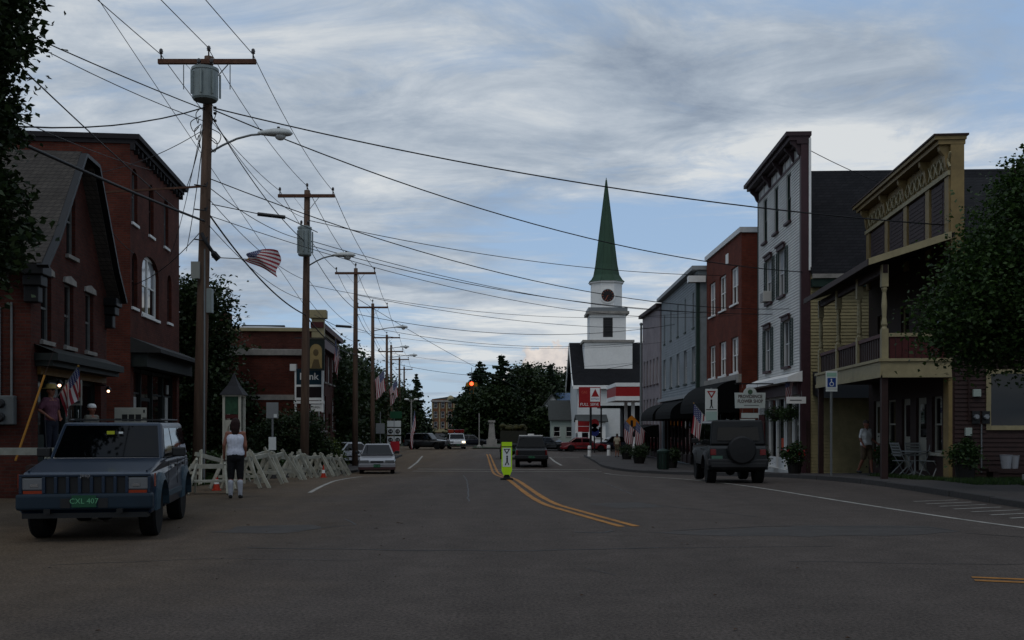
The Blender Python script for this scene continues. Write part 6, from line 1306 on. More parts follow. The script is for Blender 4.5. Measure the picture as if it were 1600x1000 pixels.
# wooded hill line far off
fw = []
rg = random.Random(3)
for k in range(70):
    a = -110 + k * 3.4; y = 330 + rg.uniform(-20, 40)
    if -40 < a < -14: y += 60
    fw.append((a, y, gz(200) + rg.uniform(1.5, 3), rg.uniform(4, 6), 4, rg.uniform(3.5, 6.5)))
me = leaf_mesh('far_wood', LEAFD, fw, 34000, 1.1, 44, 400, .2); tag(link('far_wood', me), 'distant dark wood closing the view at the end of town', 'wood', kind='stuff')
# ------------------------------------------------------------------ vehicles (front towards local -y)
def paint(name, col, rough=.28): 
    m = mat(name, col, rough, .04, 3, spec=.3); m.node_tree.nodes['Principled BSDF'].inputs['Coat Weight'].default_value = .25; m.node_tree.nodes['Principled BSDF'].inputs['Coat Roughness'].default_value = .08; return m
def wheel(par, x, y, r, w, s, rimm=RIM, spokes=5):
    o = B().lathe([(r * .62, -w/2), (r * .93, -w/2), (r, -w * .36), (r, w * .36), (r * .93, w/2), (r * .62, w/2)], 24, (0, 0, 0), 'x').build('wheel', RUBBER, par, loc=(x, y, r))
    rm = B(); rm.lathe([(r * .63, w * .30 * s), (r * .58, w * .42 * s), (r * .5, w * .30 * s)], 20, (0, 0, 0), 'x')
    for k in range(spokes): a = k * 2 * math.pi / spokes; rm.bar((w * .36 * s, 0, 0), (w * .36 * s, math.cos(a) * r * .56, math.sin(a) * r * .56), r * .2, .03, up=(1, 0, 0))
    rm.lathe([(r * .15, w * .3 * s), (r * .13, w * .45 * s)], 10, (0, 0, 0), 'x'); rm.build('rim', rimm, o, bevel=.004, seg=1)
    return o
def arc(cy_, cz_, r, a0, a1, n=9): return [(cy_ + r * math.cos(a0 + (a1 - a0) * i / n), cz_ + r * math.sin(a0 + (a1 - a0) * i / n)) for i in range(n + 1)]
def car(name, label, loc, rz, p, cat='car', group=None):
    t = thing(name, label, cat, loc, rz, group); L, Wd = p['L'], p['W'] / 2; yF, yR = -L/2, L/2; c = p['clr']; wr = p['wr']; ar = wr * p.get('arch', 1.17); fy, ry = p['fy'], p['ry']
    pm, bz = p['paint'], p['belt']
    out = [(yF + .06, c), (yF, c + .12), (yF, p['nose'] - .06), (yF + .06, p['nose'])] + p.get('hoodpts', []) + [(p['cowl'], p['hood']), (p['cowl'] + .12, bz)] + [(p['tail'], bz)] + p.get('trunkpts', []) + [(yR - .04, p['deck']), (yR, p['deck'] - .08), (yR, c + .15), (yR - .06, c)]
    out += [q for q in arc(ry, wr, ar, 0, math.pi) if q[1] >= c] ; out += [q for q in arc(fy, wr, ar, 0, math.pi) if q[1] >= c]
    b = B(); b.prism(out, 'x', -Wd, Wd)
    zt = max(q[1] for q in out)
    for i, v in enumerate(b.v):                                     # slight tumblehome and pinched ends
        k = 1.0
        if v[2] > .62: k -= .055 * (v[2] - .62) / (zt - .62)
        if v[2] < c + .05: k -= .03
        if abs(v[1]) > L/2 - .15: k -= p.get('pinch', .06)
        b.v[i] = (v[0] * k, v[1], v[2])
    body = b.build('body', pm, t, bevel=.035, seg=3)
    g = p['glass']; wb, wt = Wd * .935, Wd * p.get('roofw', .80); y0, y1, y2, y3 = g; zr = p['H']
    gh = B().hull8([(-wb, y0, bz), (wb, y0, bz), (wb, y3, bz), (-wb, y3, bz), (-wt, y1, zr), (wt, y1, zr), (wt, y2, zr), (-wt, y2, zr)]); cab = gh.build('cabin', pm, t, bevel=.06, seg=3)
    def side(y, z, s): f = (z - bz) / (zr - bz); return (s * (wb + (wt - wb) * f + .006), y, z)
    za, zb_ = bz + .03, zr - .09; fa, fb = (za - bz) / (zr - bz), (zb_ - bz) / (zr - bz)
    yl_ = lambda f: y0 + (y1 - y0) * f; yr_ = lambda f: y3 + (y2 - y3) * f
    cuts = p['pillars']
    for s in (-1, 1):
        segs = [None] + cuts + [None]
        for k in range(len(segs) - 1):
            a0 = (yl_(fa) + .09, yl_(fb) + .09) if segs[k] is None else (segs[k] + .04,) * 2; a1 = (yr_(fa) - .10, yr_(fb) - .10) if segs[k+1] is None else (segs[k+1] - .04,) * 2
            q = B(); q.quad(side(a0[0], za, s), side(a1[0], za, s), side(a1[1], zb_, s), side(a0[1], zb_, s)); q.build('side_window', CARGLASS, t)
    def slope(ya, yb, f, x): return None
    fx = lambda f: wb + (wt - wb) * f
    for nm_, yf_, sg in (('windshield', yl_, -1), ('rear_window', yr_, 1)):
        o_ = .008 * sg; q = B(); lo, hi = .06, .90
        q.quad((-fx(lo) + .07, yf_(lo) + o_, bz + (zr - bz) * lo + .006), (fx(lo) - .07, yf_(lo) + o_, bz + (zr - bz) * lo + .006), (fx(hi) - .07, yf_(hi) + o_, bz + (zr - bz) * hi + .006), (-fx(hi) + .07, yf_(hi) + o_, bz + (zr - bz) * hi + .006)); q.build(nm_, CARGLASS, t)
    for s in (-1, 1):
        for yy in (fy, ry):
            wheel(t, s * (Wd - p['ww'] / 2 - .03), yy, wr, p['ww'], s)
            if p.get('flare'):
                f = B(); a_in = arc(yy, wr, ar - .01, .12, math.pi - .12, 10); a_out = arc(yy, wr, ar + .09, .06, math.pi - .06, 10)
                for i in range(10):
                    P_ = [a_in[i], a_in[i+1], a_out[i+1], a_out[i]]; xo = s * (Wd + .05); xi = s * (Wd - .06)
                    f.hull8([(xi, *P_[0]), (xi, *P_[1]), (xi, *P_[2]), (xi, *P_[3]), (xo, *P_[0]), (xo, *P_[1]), (s * (Wd + .015), *P_[2]), (s * (Wd + .015), *P_[3])])
                f.build('fender_flare', p.get('flarem', pm), t)
        m_ = B().obox((s * (Wd + .1), p['cowl'] + .45, bz + .1), (.2, .1, .14)).build('mirror', p.get('mirrorm', PLASTIC), t, bevel=.02); B().bar((s * (Wd - .08), p['cowl'] + .47, bz + .05), (s * (Wd + .05), p['cowl'] + .46, bz + .08), .04, .04).build('mirror_arm', PLASTIC, m_)
        for k, cy_ in enumerate(p.get('doors', [])): B().box(s * (Wd * .985), s * (Wd * .985 + .025), cy_ - .1, cy_ + .08, bz - .14, bz - .10).build('door_handle', PLASTIC, t)
        B().box(s * (Wd - .001), s * (Wd + .022), fy + ar + .12, ry - ar - .12, .52, .6).build('side_moulding', p.get('trimm', PLASTIC), t)
    B().box(-Wd + .25, Wd - .25, fy - .2, ry + .25, c - .06, c + .1).build('underbody', UNDER, t)
    for yy in (fy, ry): B().tube([(-Wd + .25, yy, wr), (Wd - .25, yy, wr)], .06, 8).build('axle', UNDER, t); B().ball((.1, yy, wr), .15, 8).build('differential', UNDER, t)
    fb_ = B().box(-Wd * 1.0, Wd * 1.0, yF - .10, yF + .12, c + .08, c + .30).build('front_bumper', p.get('bump', pm), t, bevel=.04, seg=3); B().box(-Wd, Wd, yR - .12, yR + .10, c + .08, c + .30).build('rear_bumper', p.get('bump', pm), t, bevel=.04, seg=3)
    for s in (-1, 1):
        w_, z0, z1 = p['lamp']; h_ = B().box(s * (Wd * .93), s * (Wd * .93 - w_), yF - .02, yF + .05, z0, z1).build('headlight', LENS, t, bevel=.012)
        r0, r1 = p['rear']; B().box(s * (Wd * .93), s * (Wd * .93 - p.get('rw', .2)), yR - .05, yR + .015, r0, r1).build('tail_light', REDLENS, t, bevel=.01)
    PG = mat('plate_green', (.012, .10, .05), .5)
    for yy, s in ((yF - .115, -1), (yR + .115 if p.get('plate_low') else yR + .012, 1)):
        pz = c + .2 if (s < 0 or p.get('plate_low')) else p['deck'] - .35
        pl = B().box(-.155, .155, yy - .005, yy + .005, pz - .08, pz + .08).build('licence_plate', PG, t)
        text(p.get('plate', 'DXL 407'), .10, mat('plate_letter', (.16, .36, .22), .5), pl, (0, yy + s * .008, pz), (R(90), 0, 0 if s < 0 else math.pi), ext=.001)
    return t
# --- blue boxy sport utility, near left
blue = paint('jeep_blue', (.008, .034, .066), .4); flb = mat('flare_blue_grey', (.06, .10, .125), .5, .1)
J = car('parked_jeep', 'dark blue boxy sport utility parked facing the viewer at left', (-6.13, 15.85, 0), R(10.5), dict(L=4.1, W=1.74, clr=.36, wr=.37, ww=.23, fy=-1.32, ry=1.26, paint=blue, belt=1.07, nose=.91, cowl=-.72, hood=1.09, hoodpts=[(-1.9, .94), (-1.2, 1.05)],
    tail=1.98, deck=1.02, H=1.62, glass=(-.70, -.22, 1.92, 2.0), roofw=.82, pillars=[.32, 1.18], doors=[.15, 1.0], lamp=(.27, .71, .87), rear=(.75, 1.0), flare=True, flarem=flb, arch=1.2, bump=mat('bumper_blue_grey', (.012, .036, .056), .7, .1), trimm=flb, pinch=.02, plate='CXL 407'), 'car')
yF = -2.05
gr = B().box(-.53, .53, yF - .004, yF + .01, .66, .885).build('grille_recess', BLACK, J)
fr = B(); fr.box(-.84, .84, yF - .035, yF - .002, .885, .92); fr.box(-.84, .84, yF - .035, yF - .002, .62, .66)
for k in range(8): x = -.53 + k * 1.06 / 7; fr.box(x - .022, x + .022, yF - .034, yF - .003, .66, .885)
for s in (-1, 1): fr.box(s * .84, s * .80, yF - .034, yF - .003, .66, .885)
fr.build('grille', blue, J, bevel=.008)
for s in (-1, 1):
    B().box(s * .79, s * .55, yF - .022, yF - .003, .64, .70).build('turn_signal', AMBER, J); B().box(s * .8, s * .54, yF - .012, yF - .001, .70, .885).build('lamp_bezel', PLASTIC, J); B().box(s * .872, s * .88, -1.98, -1.88, .74, .92).build('side_marker', AMBER, J)
    B().box(s * .70, s * .60, yF - .026, yF - .021, .75, .79).build('headlamp_bulb', CHROME, J)
    B().tube([(s * .66, -.05, 1.66), (s * .66, 1.8, 1.66)], .018, 6).build('roof_rail', PLASTIC, J)
    B().bar((s * .84, -.7, 1.08), (s * .76, -1.9, .95), .02, .02).build('hood_crease', blue, J)
B().bar((-.5, -.69, 1.07), (.05, -.62, 1.09), .02, .015).build('wiper', PLASTIC, J); B().bar((.1, -.69, 1.07), (.6, -.62, 1.09), .02, .015).build('wiper', PLASTIC, J)
for y in (.2, .9, 1.5): B().box(-.66, .66, y - .02, y + .02, 1.652, 1.672).build('roof_slat', PLASTIC, J)
B().box(-.05, .06, -.40, -.38, 1.44, 1.49).build('windshield_sticker', mat('sticker_yellow', (.4, .42, .03), .6), J, loc=(0, -.03, 0)); B().box(.12, .18, -.425, -.41, 1.45, 1.48).build('windshield_sticker', SW, J)
for s in (-1, 1):                                                    # panel gaps, tow hooks, aerial
    for y in (-.62, .33, 1.18): B().box(s * .868, s * .8735, y - .006, y + .006, .50, 1.04).build('panel_gap', BLACK, J)
    B().box(s * .50, s * .42, yF - .16, yF - .10, .40, .46).build('tow_hook', BLACK, J); B().box(s * .862, s * .866, -.6, 1.9, .985, .995).build('belt_line', CHROME, J)
    B().box(s * .30, s * .18, yF - .108, yF - .101, .47, .60).build('bumper_insert', PLASTIC, J)
B().tube([(-.8, -.8, 1.06), (-.86, -.7, 1.75)], .004, 4).build('aerial', PLASTIC, J); B().box(-.8, .8, yF - .03, yF + .2, .33, .40).build('air_dam', PLASTIC, J)
text('Jeep', .075, CHROME, J, (0, yF - .037, .903), ext=.003)
# --- dark jeep with spare wheel, right, seen from behind
dk = paint('dark_green_paint', (.008, .016, .018), .45); soft = mat('soft_top_grey', (.02, .022, .023), .6, .15)
Wg = car('parked_jeep', 'dark open-top style jeep with spare wheel parked on right, tail to viewer', (6.28, 29.9, gz(29.9)), math.pi - .05, dict(L=3.75, W=1.62, clr=.42, wr=.38, ww=.25, fy=-1.15, ry=1.2, paint=dk, belt=1.08, nose=1.02, cowl=-.55, hood=1.07, tail=1.84, deck=1.08, H=1.76,
    glass=(-.52, -.25, 1.72, 1.86), roofw=.86, pillars=[.55], doors=[.4], lamp=(.18, .8, .95), rear=(.82, .98), rw=.16, flare=True, flarem=PLASTIC, arch=1.18, bump=PLASTIC, pinch=.02, mirrorm=PLASTIC, plate='FAK 218'), 'car')
sp_ = B(); sp_.lathe([(.12, 1.86), (.2, 1.90), (.34, 1.90), (.385, 1.94), (.385, 2.06), (.34, 2.10), (.1, 2.115)], 28, (-.08, 0, .96), 'y'); sp_.build('spare_wheel', mat('spare_cover', (.018, .018, .019), .6, .1), Wg)
B().hull8([(-.74, -.3, 1.1), (.74, -.3, 1.1), (.74, 1.88, 1.1), (-.74, 1.88, 1.1), (-.68, -.2, 1.76), (.68, -.2, 1.76), (.68, 1.78, 1.78), (-.68, 1.78, 1.78)]).build('hard_top', soft, Wg, bevel=.05, seg=3)
B().quad((-.58, 1.878, 1.22), (.58, 1.878, 1.22), (.54, 1.825, 1.58), (-.54, 1.825, 1.58)).build('back_glass', CARGLASS, Wg, loc=(0, .012, 0)); B().bar((-.1, 1.88, 1.6), (-.42, 1.87, 1.64), .02, .02).build('wiper', PLASTIC, Wg)
for s in (-1, 1): B().quad((s * .755, -.15, 1.2), (s * .755, .45, 1.2), (s * .715, .45, 1.62), (s * .715, -.1, 1.62)).build('door_glass', CARGLASS, Wg); B().quad((s * .755, .7, 1.2), (s * .755, 1.6, 1.2), (s * .715, 1.55, 1.62), (s * .715, .7, 1.62)).build('quarter_glass', CARGLASS, Wg)
B().box(-.75, .75, 1.84, 2.0, .48, .62).build('tow_bumper', PLASTIC, Wg, bevel=.02); B().box(.42, .72, 1.88, 1.9, .68, .80).build('plate_holder', mat('plate_pale', (.10, .18, .14), .5), Wg)
# --- sedans, pickup and others
sv = paint('silver_paint', (.30, .30, .31)); rd_ = paint('red_paint', (.22, .012, .018)); bk = paint('black_car_paint', (.01, .011, .013)); wh = paint('white_car_paint', (.6, .6, .6)); nv = paint('navy_car_paint', (.012, .016, .035)); gyp = paint('charcoal_paint', (.018, .02, .022), .45)
def sedan(name, label, loc, rz, pm, L=4.5, plate='BRT 662', cat='car', **k):
    d = dict(L=L, W=1.72, clr=.22, wr=.31, ww=.2, fy=-L/2 + .85, ry=L/2 - .95, paint=pm, belt=.90, nose=.66, cowl=-.85, hood=.86, hoodpts=[(-L/2 + .5, .76)], tail=1.35, trunkpts=[(1.75, .93)], deck=.90, H=1.40, glass=(-.95, -.18, .95, 1.62), roofw=.70, pillars=[.35], doors=[.2, 1.0], lamp=(.42, .56, .68), rear=(.62, .8), rw=.35, plate=plate); d.update(k)
    return car(name, label, loc, rz, d, cat)
S = sedan('sedan', 'silver sedan parked facing the viewer by the third pole', (-6.6, 50.2, gz(49)), R(7), sv); S.rotation_euler.x = 0
B().box(-.3, .3, -2.27, -2.245, .56, .64).build('grille', PLASTIC, S); B().box(-.86, .86, -2.365, -2.3, .24, .36).build('lower_bumper', mat('bumper_maroon', (.10, .05, .05), .5), S)
sedan('sedan', 'red sedan crossing the street side-on before the church', (7.2, 101, gz(101)), R(90), rd_, 4.7)
sedan('sedan', 'dark sedan just left of the red sedan', (4.0, 104, gz(104)), R(60), bk)
sedan('sedan', 'navy car half hidden behind the amber sign', (10.8, 103, gz(103)), R(100), nv, H=1.5)
sedan('sedan', 'white car parked beside the yellow green bush', (-10.3, 62.5, gz(62)), R(-35), wh)
suv = dict(L=4.8, W=1.85, clr=.3, wr=.37, ww=.22, fy=-1.45, ry=1.45, paint=bk, belt=1.08, nose=.95, cowl=-.95, hood=1.06, tail=2.3, deck=1.06, H=1.75, glass=(-.95, -.4, 2.1, 2.34), roofw=.84, pillars=[.25, 1.25], doors=[.1, 1.05], lamp=(.35, .72, .88), rear=(.8, 1.05), bump=PLASTIC)
car('estate_car', 'black sport utility side-on at the far junction', (-9.3, 112, gz(112)), R(75), suv); 
T2 = car('van', 'pale van with lit headlamp and orange roof load at the junction', (-6.2, 114, gz(114)), R(8), dict(suv, paint=wh, H=1.7), 'van')
B().box(.45, .75, -2.425, -2.42, .72, .88).build('lit_headlamp', mat('lit_headlamp', (1, .9, .7), .3, emit=(1, .82, .5), estr=6), T2)
for x, mm in ((-.6, AMBER), (.1, REDLENS), (.55, REDLENS)): B().box(x - .3, x + .3, -.2, .9, 1.78, 2.15).build('roof_load', mm, T2, bevel=.05)
sedan('sedan', 'small blue car low beside the white pole', (-4.9, 128, gz(128)), R(80), nv)
PK = car('pickup_truck', 'charcoal pickup truck driving away with pale cargo strip', (1.12, 61, gz(60)), math.pi, dict(L=5.2, W=1.9, clr=.42, wr=.38, ww=.25, fy=-1.65, ry=1.55, paint=gyp, belt=1.12, nose=1.05, cowl=-1.1, hood=1.1, tail=.55, trunkpts=[(.6, 1.05)], deck=1.05, H=1.78, glass=(-1.1, -.55, .36, .58), roofw=.74, pillars=[-.2], doors=[-.35], lamp=(.3, .8, .98), rear=(.72, 1.02), rw=.14, bump=PLASTIC, plate='HGT 150', plate_low=True), 'pickup')
B().box(-.82, .82, .7, 2.5, 1.052, 1.06).build('bed_liner', UNDER, PK); B().box(-.8, .8, 2.605, 2.615, .6, 1.0).build('tailgate', gyp, PK, bevel=.01); B().box(-.14, .14, 2.615, 2.63, .86, .92).build('tailgate_handle', PLASTIC, PK); B().box(-.7, .7, -.1, .3, 1.79, 1.84).build('roof_light_bar', WHITE, PK); B().box(-.18, .18, .0, .25, 1.84, 1.92).build('beacon', WHITE, PK)
TK = car('stake_truck', 'olive loaded truck ahead of the charcoal pickup', (.1, 77, gz(77)), math.pi, dict(L=5.6, W=2.0, clr=.5, wr=.42, ww=.28, fy=-1.8, ry=1.6, paint=bk, belt=1.25, nose=1.2, cowl=-1.3, hood=1.22, tail=.2, trunkpts=[(.3, 1.2)], deck=1.2, H=2.0, glass=(-1.3, -.8, .05, .2), roofw=.86, pillars=[-.5], lamp=(.3, .9, 1.1), rear=(.8, 1.05), rw=.16, bump=PLASTIC, plate='TRK 312', plate_low=True), 'truck')
B().hull8([(-.98, .3, 1.2), (.98, .3, 1.2), (.98, 2.75, 1.2), (-.98, 2.75, 1.2), (-.95, .4, 2.1), (.95, .4, 2.1), (.95, 2.7, 2.1), (-.95, 2.7, 2.1)]).build('side_boards', mat('truck_boards', (.05, .05, .035), .8, .2), TK)
ld = B(); rq = random.Random(6)
for k in range(60): ld.ball((rq.uniform(-.8, .8), rq.uniform(.5, 2.6), 2.1 + rq.uniform(0, .35)), rq.uniform(.12, .25), 6, (1.2, 1.2, .8))
ld.build('load', mat('olive_load', (.075, .07, .02), .9, .3, 4), TK)

# ------------------------------------------------------------------ people: one continuous body each, clothes and hair as children
def blobmesh(name, m, chains, voxel, smooth_it=4):
    """union of tapered round chains, fused into one skin"""
    b = B()
    for pts, rr in chains:
        P_ = [Vector(p) for p in pts]
        for (p, q, r0, r1) in zip(P_, P_[1:], rr, rr[1:]): b.tube([p, q], [r0, r1], 12)
        for p, r in zip(P_, rr): b.ball(p, r, 12)
    me = b.mesh(name, m, fix=False); o = bpy.data.objects.new('tmp', me); COL.objects.link(o)
    r = o.modifiers.new('r', 'REMESH'); r.mode = 'VOXEL'; r.voxel_size = voxel; s = o.modifiers.new('s', 'SMOOTH'); s.iterations = smooth_it; s.factor = .5
    dg = bpy.context.evaluated_depsgraph_get(); out = bpy.data.meshes.new_from_object(o.evaluated_get(dg)); bpy.data.objects.remove(o)
    out.name = name; out.materials.clear(); out.materials.append(m); out.polygons.foreach_set('use_smooth', [True] * len(out.polygons)); return out
def scale_pts(ch, sx, sy): return [([(p[0] * sx, p[1] * sy, p[2]) for p in pts], rr) for pts, rr in ch]
def hand(wr, d, s, r=.0085):
    """palm, four unequal curled fingers and a thumb from its side"""
    wr = Vector(wr); d = Vector(d).normalized(); side_ = Vector((0, -1, 0)); pal = wr + d * .085; ch = [([wr, wr + d * .045, pal], [.026, .032, .03])]
    for k, l in enumerate((.068, .078, .074, .058)):
        b0_ = pal + side_ * (.027 - k * .018); m1 = b0_ + d * l * .55 + Vector((-s * .008, 0, 0)); e = m1 + d * l * .4 + Vector((-s * .022, 0, 0)); ch.append(([b0_, m1, e], [r * 1.15, r, r * .85]))
    tb = wr + d * .03 + side_ * .028; ch.append(([tb, tb + side_ * .022 + d * .03, tb + side_ * .028 + d * .062], [.012, .0105, .009])); return ch
def person(label, loc, rz, H, J_, skin, tops, bottoms, hairc, long_hair=False, hat=None, sleeves='none', legs='capri', voxel=.012, shoes=BLACK, socks=None, build_=1.0, girth=1.0):
    t = thing('person', label, 'person', loc, rz); k = H / 1.70; K = lambda p: (p[0] * k, p[1] * k, p[2] * k)
    base = dict(pel=(0, 0, .93), wai=(0, .0, 1.08), che=(0, .0, 1.27), nek=(0, .01, 1.44), hed=(0, -.005, 1.585), shL=(.165, .0, 1.385), shR=(-.165, .0, 1.385), elL=(.215, .03, 1.12), elR=(-.215, .03, 1.12), wrL=(.235, -.03, .89), wrR=(-.235, -.03, .89),
                hiL=(.085, 0, .9), hiR=(-.085, 0, .9), knL=(.095, -.015, .5), knR=(-.095, -.015, .5), anL=(.10, .02, .085), anR=(-.10, .02, .085)); base.update(J_); j = {a: Vector(K(v)) for a, v in base.items()}
    sk = skin; g = girth
    body = []
    for dx_ in (-.055, .0, .055): body.append(([j['pel'] + Vector((dx_, 0, -.01)), j['wai'] + Vector((dx_ * .8, 0, 0)), j['che'] + Vector((dx_ * 1.2, 0, 0)), j['che'] + Vector((dx_ * 1.3, 0, .08))], [.105 * g, .088 * g, .10 * g, .085]))
    body.append(([j['che'] + Vector((0, 0, .12)), j['nek'], j['hed'] + Vector((0, 0, -.07))], [.07, .05, .052])); body.append(([j['shL'], j['shR']], [.055, .055]))
    hc = j['hed']; fw_ = Vector((0, -1, 0)); body += [([hc + Vector((0, .012, .025)), hc + Vector((0, -.012, -.01)), hc + Vector((0, -.03, -.07))], [.093, .086, .055]), ([hc + Vector((0, -.1, .01)), hc + Vector((0, -.115, -.02))], [.010, .014]), ([hc + Vector((.085, .01, -.0)), hc + Vector((.09, .015, -.025))], [.018, .014]), ([hc + Vector((-.085, .01, -.0)), hc + Vector((-.09, .015, -.025))], [.018, .014])]
    for s, q in ((1, 'L'), (-1, 'R')):
        body.append(([j['sh' + q], j['el' + q], j['wr' + q]], [.05, .04, .028])); body += hand(j['wr' + q], j['wr' + q] - j['el' + q], s)
        body.append(([j['hi' + q], j['kn' + q], j['kn' + q].lerp(j['an' + q], .35) + Vector((0, .012, 0)), j['an' + q]], [.09, .058, .055, .036])); f0 = j['an' + q]; body.append(([f0 + Vector((0, .03, -.045 * k)), f0 + Vector((.01 * s, -.08, -.055 * k)), f0 + Vector((.015 * s, -.15, -.06 * k))], [.034, .034, .024]))
    bo = link('body', blobmesh('body', sk, body, voxel), t)
    sh = [];
    for dx_ in (-.06, 0, .06): sh.append(([j['pel'] + Vector((dx_, 0, .04)), j['wai'] + Vector((dx_ * .8, 0, 0)), j['che'] + Vector((dx_ * 1.2, 0, 0)), j['che'] + Vector((dx_ * 1.15, 0, .05))], [.118 * g, .102 * g, .112 * g, .098]))
    if sleeves == 'none':
        for s, q in ((1, 'L'), (-1, 'R')): sh.append(([j['che'] + Vector((s * .09, 0, .08)), j['sh' + q] + Vector((-s * .065, 0, .03))], [.07, .036]))
    else:
        sh.append(([j['shL'], j['shR']], [.066, .066]))
        for s, q in ((1, 'L'), (-1, 'R')):
            e = j['sh' + q].lerp(j['el' + q], .75); sh.append(([j['sh' + q], e], [.064, .062]))
            if sleeves == 'long': sh.append(([e, j['el' + q], j['el' + q].lerp(j['wr' + q], .9)], [.055, .052, .04]))
    link('top', blobmesh('top', tops, sh, voxel), t)
    tr = []
    for dx_ in (-.05, 0, .05): tr.append(([j['pel'] + Vector((dx_, 0, .03)), j['pel'] + Vector((dx_, 0, -.06))], [.113 * g, .115 * g]))
    for s, q in ((1, 'L'), (-1, 'R')):
        e = {'capri': .15, 'long': .93, 'shorts': 0.0}[legs]; kn = j['kn' + q]
        if legs == 'shorts': tr.append(([j['hi' + q], j['hi' + q].lerp(kn, .9)], [.108, .095]))
        else: tr.append(([j['hi' + q], kn, kn.lerp(j['an' + q], e)], [.105, .078, .072]))
    link('trousers', blobmesh('trousers', bottoms, tr, voxel), t)
    for s, q in ((1, 'L'), (-1, 'R')):
        f0 = j['an' + q]
        if socks: link('sock', blobmesh('sock', socks, [([f0 + Vector((0, .012, .26)), f0 + Vector((0, 0, .1)), f0 + Vector((0, 0, -.02))], [.064, .052, .044])], voxel), t)
        so = B(); sp2 = f0 + Vector((0, 0, -f0.z + loc[2] * 0)); link('shoe', blobmesh('shoe', shoes, [([f0 + Vector((0, .035, -.045 * k)), f0 + Vector((.01 * s, -.08, -.053 * k)), f0 + Vector((.015 * s, -.155, -.06 * k))], [.042, .041, .03])], voxel), t)
    hr = [([hc + Vector((0, .03, .035)), hc + Vector((0, .012, .05)), hc + Vector((0, -.02, .055))], [.09, .094, .075])]
    if long_hair: hr += [([hc + Vector((dx_, .05, .02)), hc + Vector((dx_, .07, -.09)), hc + Vector((dx_ * .9, .075, -.19))], [.07, .062, .04]) for dx_ in (-.035, .0, .035)]
    if hairc: link('hair', blobmesh('hair', hairc, hr, voxel), t)
    if hat == 'brim': B().lathe([(.2, hc.z + .05), (.21, hc.z + .065), (.11, hc.z + .075), (.10, hc.z + .15), (.07, hc.z + .165)], 18, (hc.x, hc.y, 0)).build('hat', mat('straw_hat', (.38, .30, .13), .8, .15), t, smooth=True)
    if hat == 'cap': B().lathe([(.10, hc.z + .03), (.105, hc.z + .06), (.09, hc.z + .11), (.04, hc.z + .135)], 16, (hc.x, hc.y, 0)).build('cap', WHITE, t, smooth=True); 
    ey = B()
    for s in (-1, 1): ey.ball((hc.x + s * .034, hc.y - .088, hc.z + .012), .011, 8)
    ey.build('eyes', BLACK, t); B().box(hc.x - .024, hc.x + .024, hc.y - .093, hc.y - .080, hc.z - .055, hc.z - .049).build('mouth', mat('lips', (.2, .06, .05), .6), t)
    return t
SKIN = mat('skin', (.30, .15, .105), .6, .06, 8); CL = lambda n, c: mat(n, c, .85, .18, 9, .9, 11)
person('woman seen from behind in white tank top and black cropped trousers', (-5.94, 22.0, 0), math.pi + .15, 1.70, dict(wrL=(.245, -.06, .93), elL=(.23, .05, 1.14), elR=(-.21, .03, 1.12), wrR=(-.19, -.10, .96), hed=(0, -.02, 1.585)), SKIN, CL('tank_white', (.62, .63, .68)), CL('trousers_black', (.01, .01, .012)), CL('hair_auburn', (.045, .016, .012)), True, None, 'none', 'capri', .011, CL('shoe_dark', (.03, .028, .026)), CL('socks_white', (.45, .45, .47)), girth=1.14)
person('man walking in white shirt and tan shorts on right pavement', (11.55, 33.4, gz(33.4) + .13), R(25), 1.76, dict(knL=(.09, -.12, .5), anL=(.09, -.16, .09), knR=(-.09, .02, .5), anR=(-.09, .24, .13), wrL=(.27, -.16, 1.0), wrR=(-.24, -.12, .95), elL=(.25, .02, 1.12)), SKIN, CL('shirt_white', (.60, .60, .58)), CL('shorts_tan', (.16, .12, .08)), CL('hair_grey', (.10, .085, .075)), False, None, 'short', 'shorts', .014, BLACK, None, girth=1.25)
person('person in straw hat and pink shirt standing on the brick shop stoop', (-10.25, 22.75, .72), R(70), 1.72, dict(elL=(.27, .06, 1.17), wrL=(.16, -.10, 1.02), elR=(-.27, .06, 1.17), wrR=(-.16, -.10, 1.02)), SKIN, CL('shirt_pink', (.17, .08, .11)), CL('jeans_dark', (.025, .03, .05)), CL('hair_dark', (.03, .022, .018)), False, 'brim', 'short', 'long', .014)
person('person in white cap and pale shirt near the brick shop doorway', (-10.1, 24.6, .40), R(70), 1.66, {}, SKIN, CL('shirt_stone', (.22, .21, .18)), CL('jeans_dark', (.025, .03, .05)), None, False, 'cap', 'short', 'long', .016)
person('distant person in pale shirt and tan shorts near the amber sign', (7.9, 77, gz(77) + .13), R(160), 1.72, dict(knL=(.09, -.08, .5)), SKIN, CL('shirt_cream', (.40, .36, .28)), CL('shorts_tan', (.16, .12, .08)), CL('hair_grey', (.10, .085, .075)), False, None, 'short', 'shorts', .02)

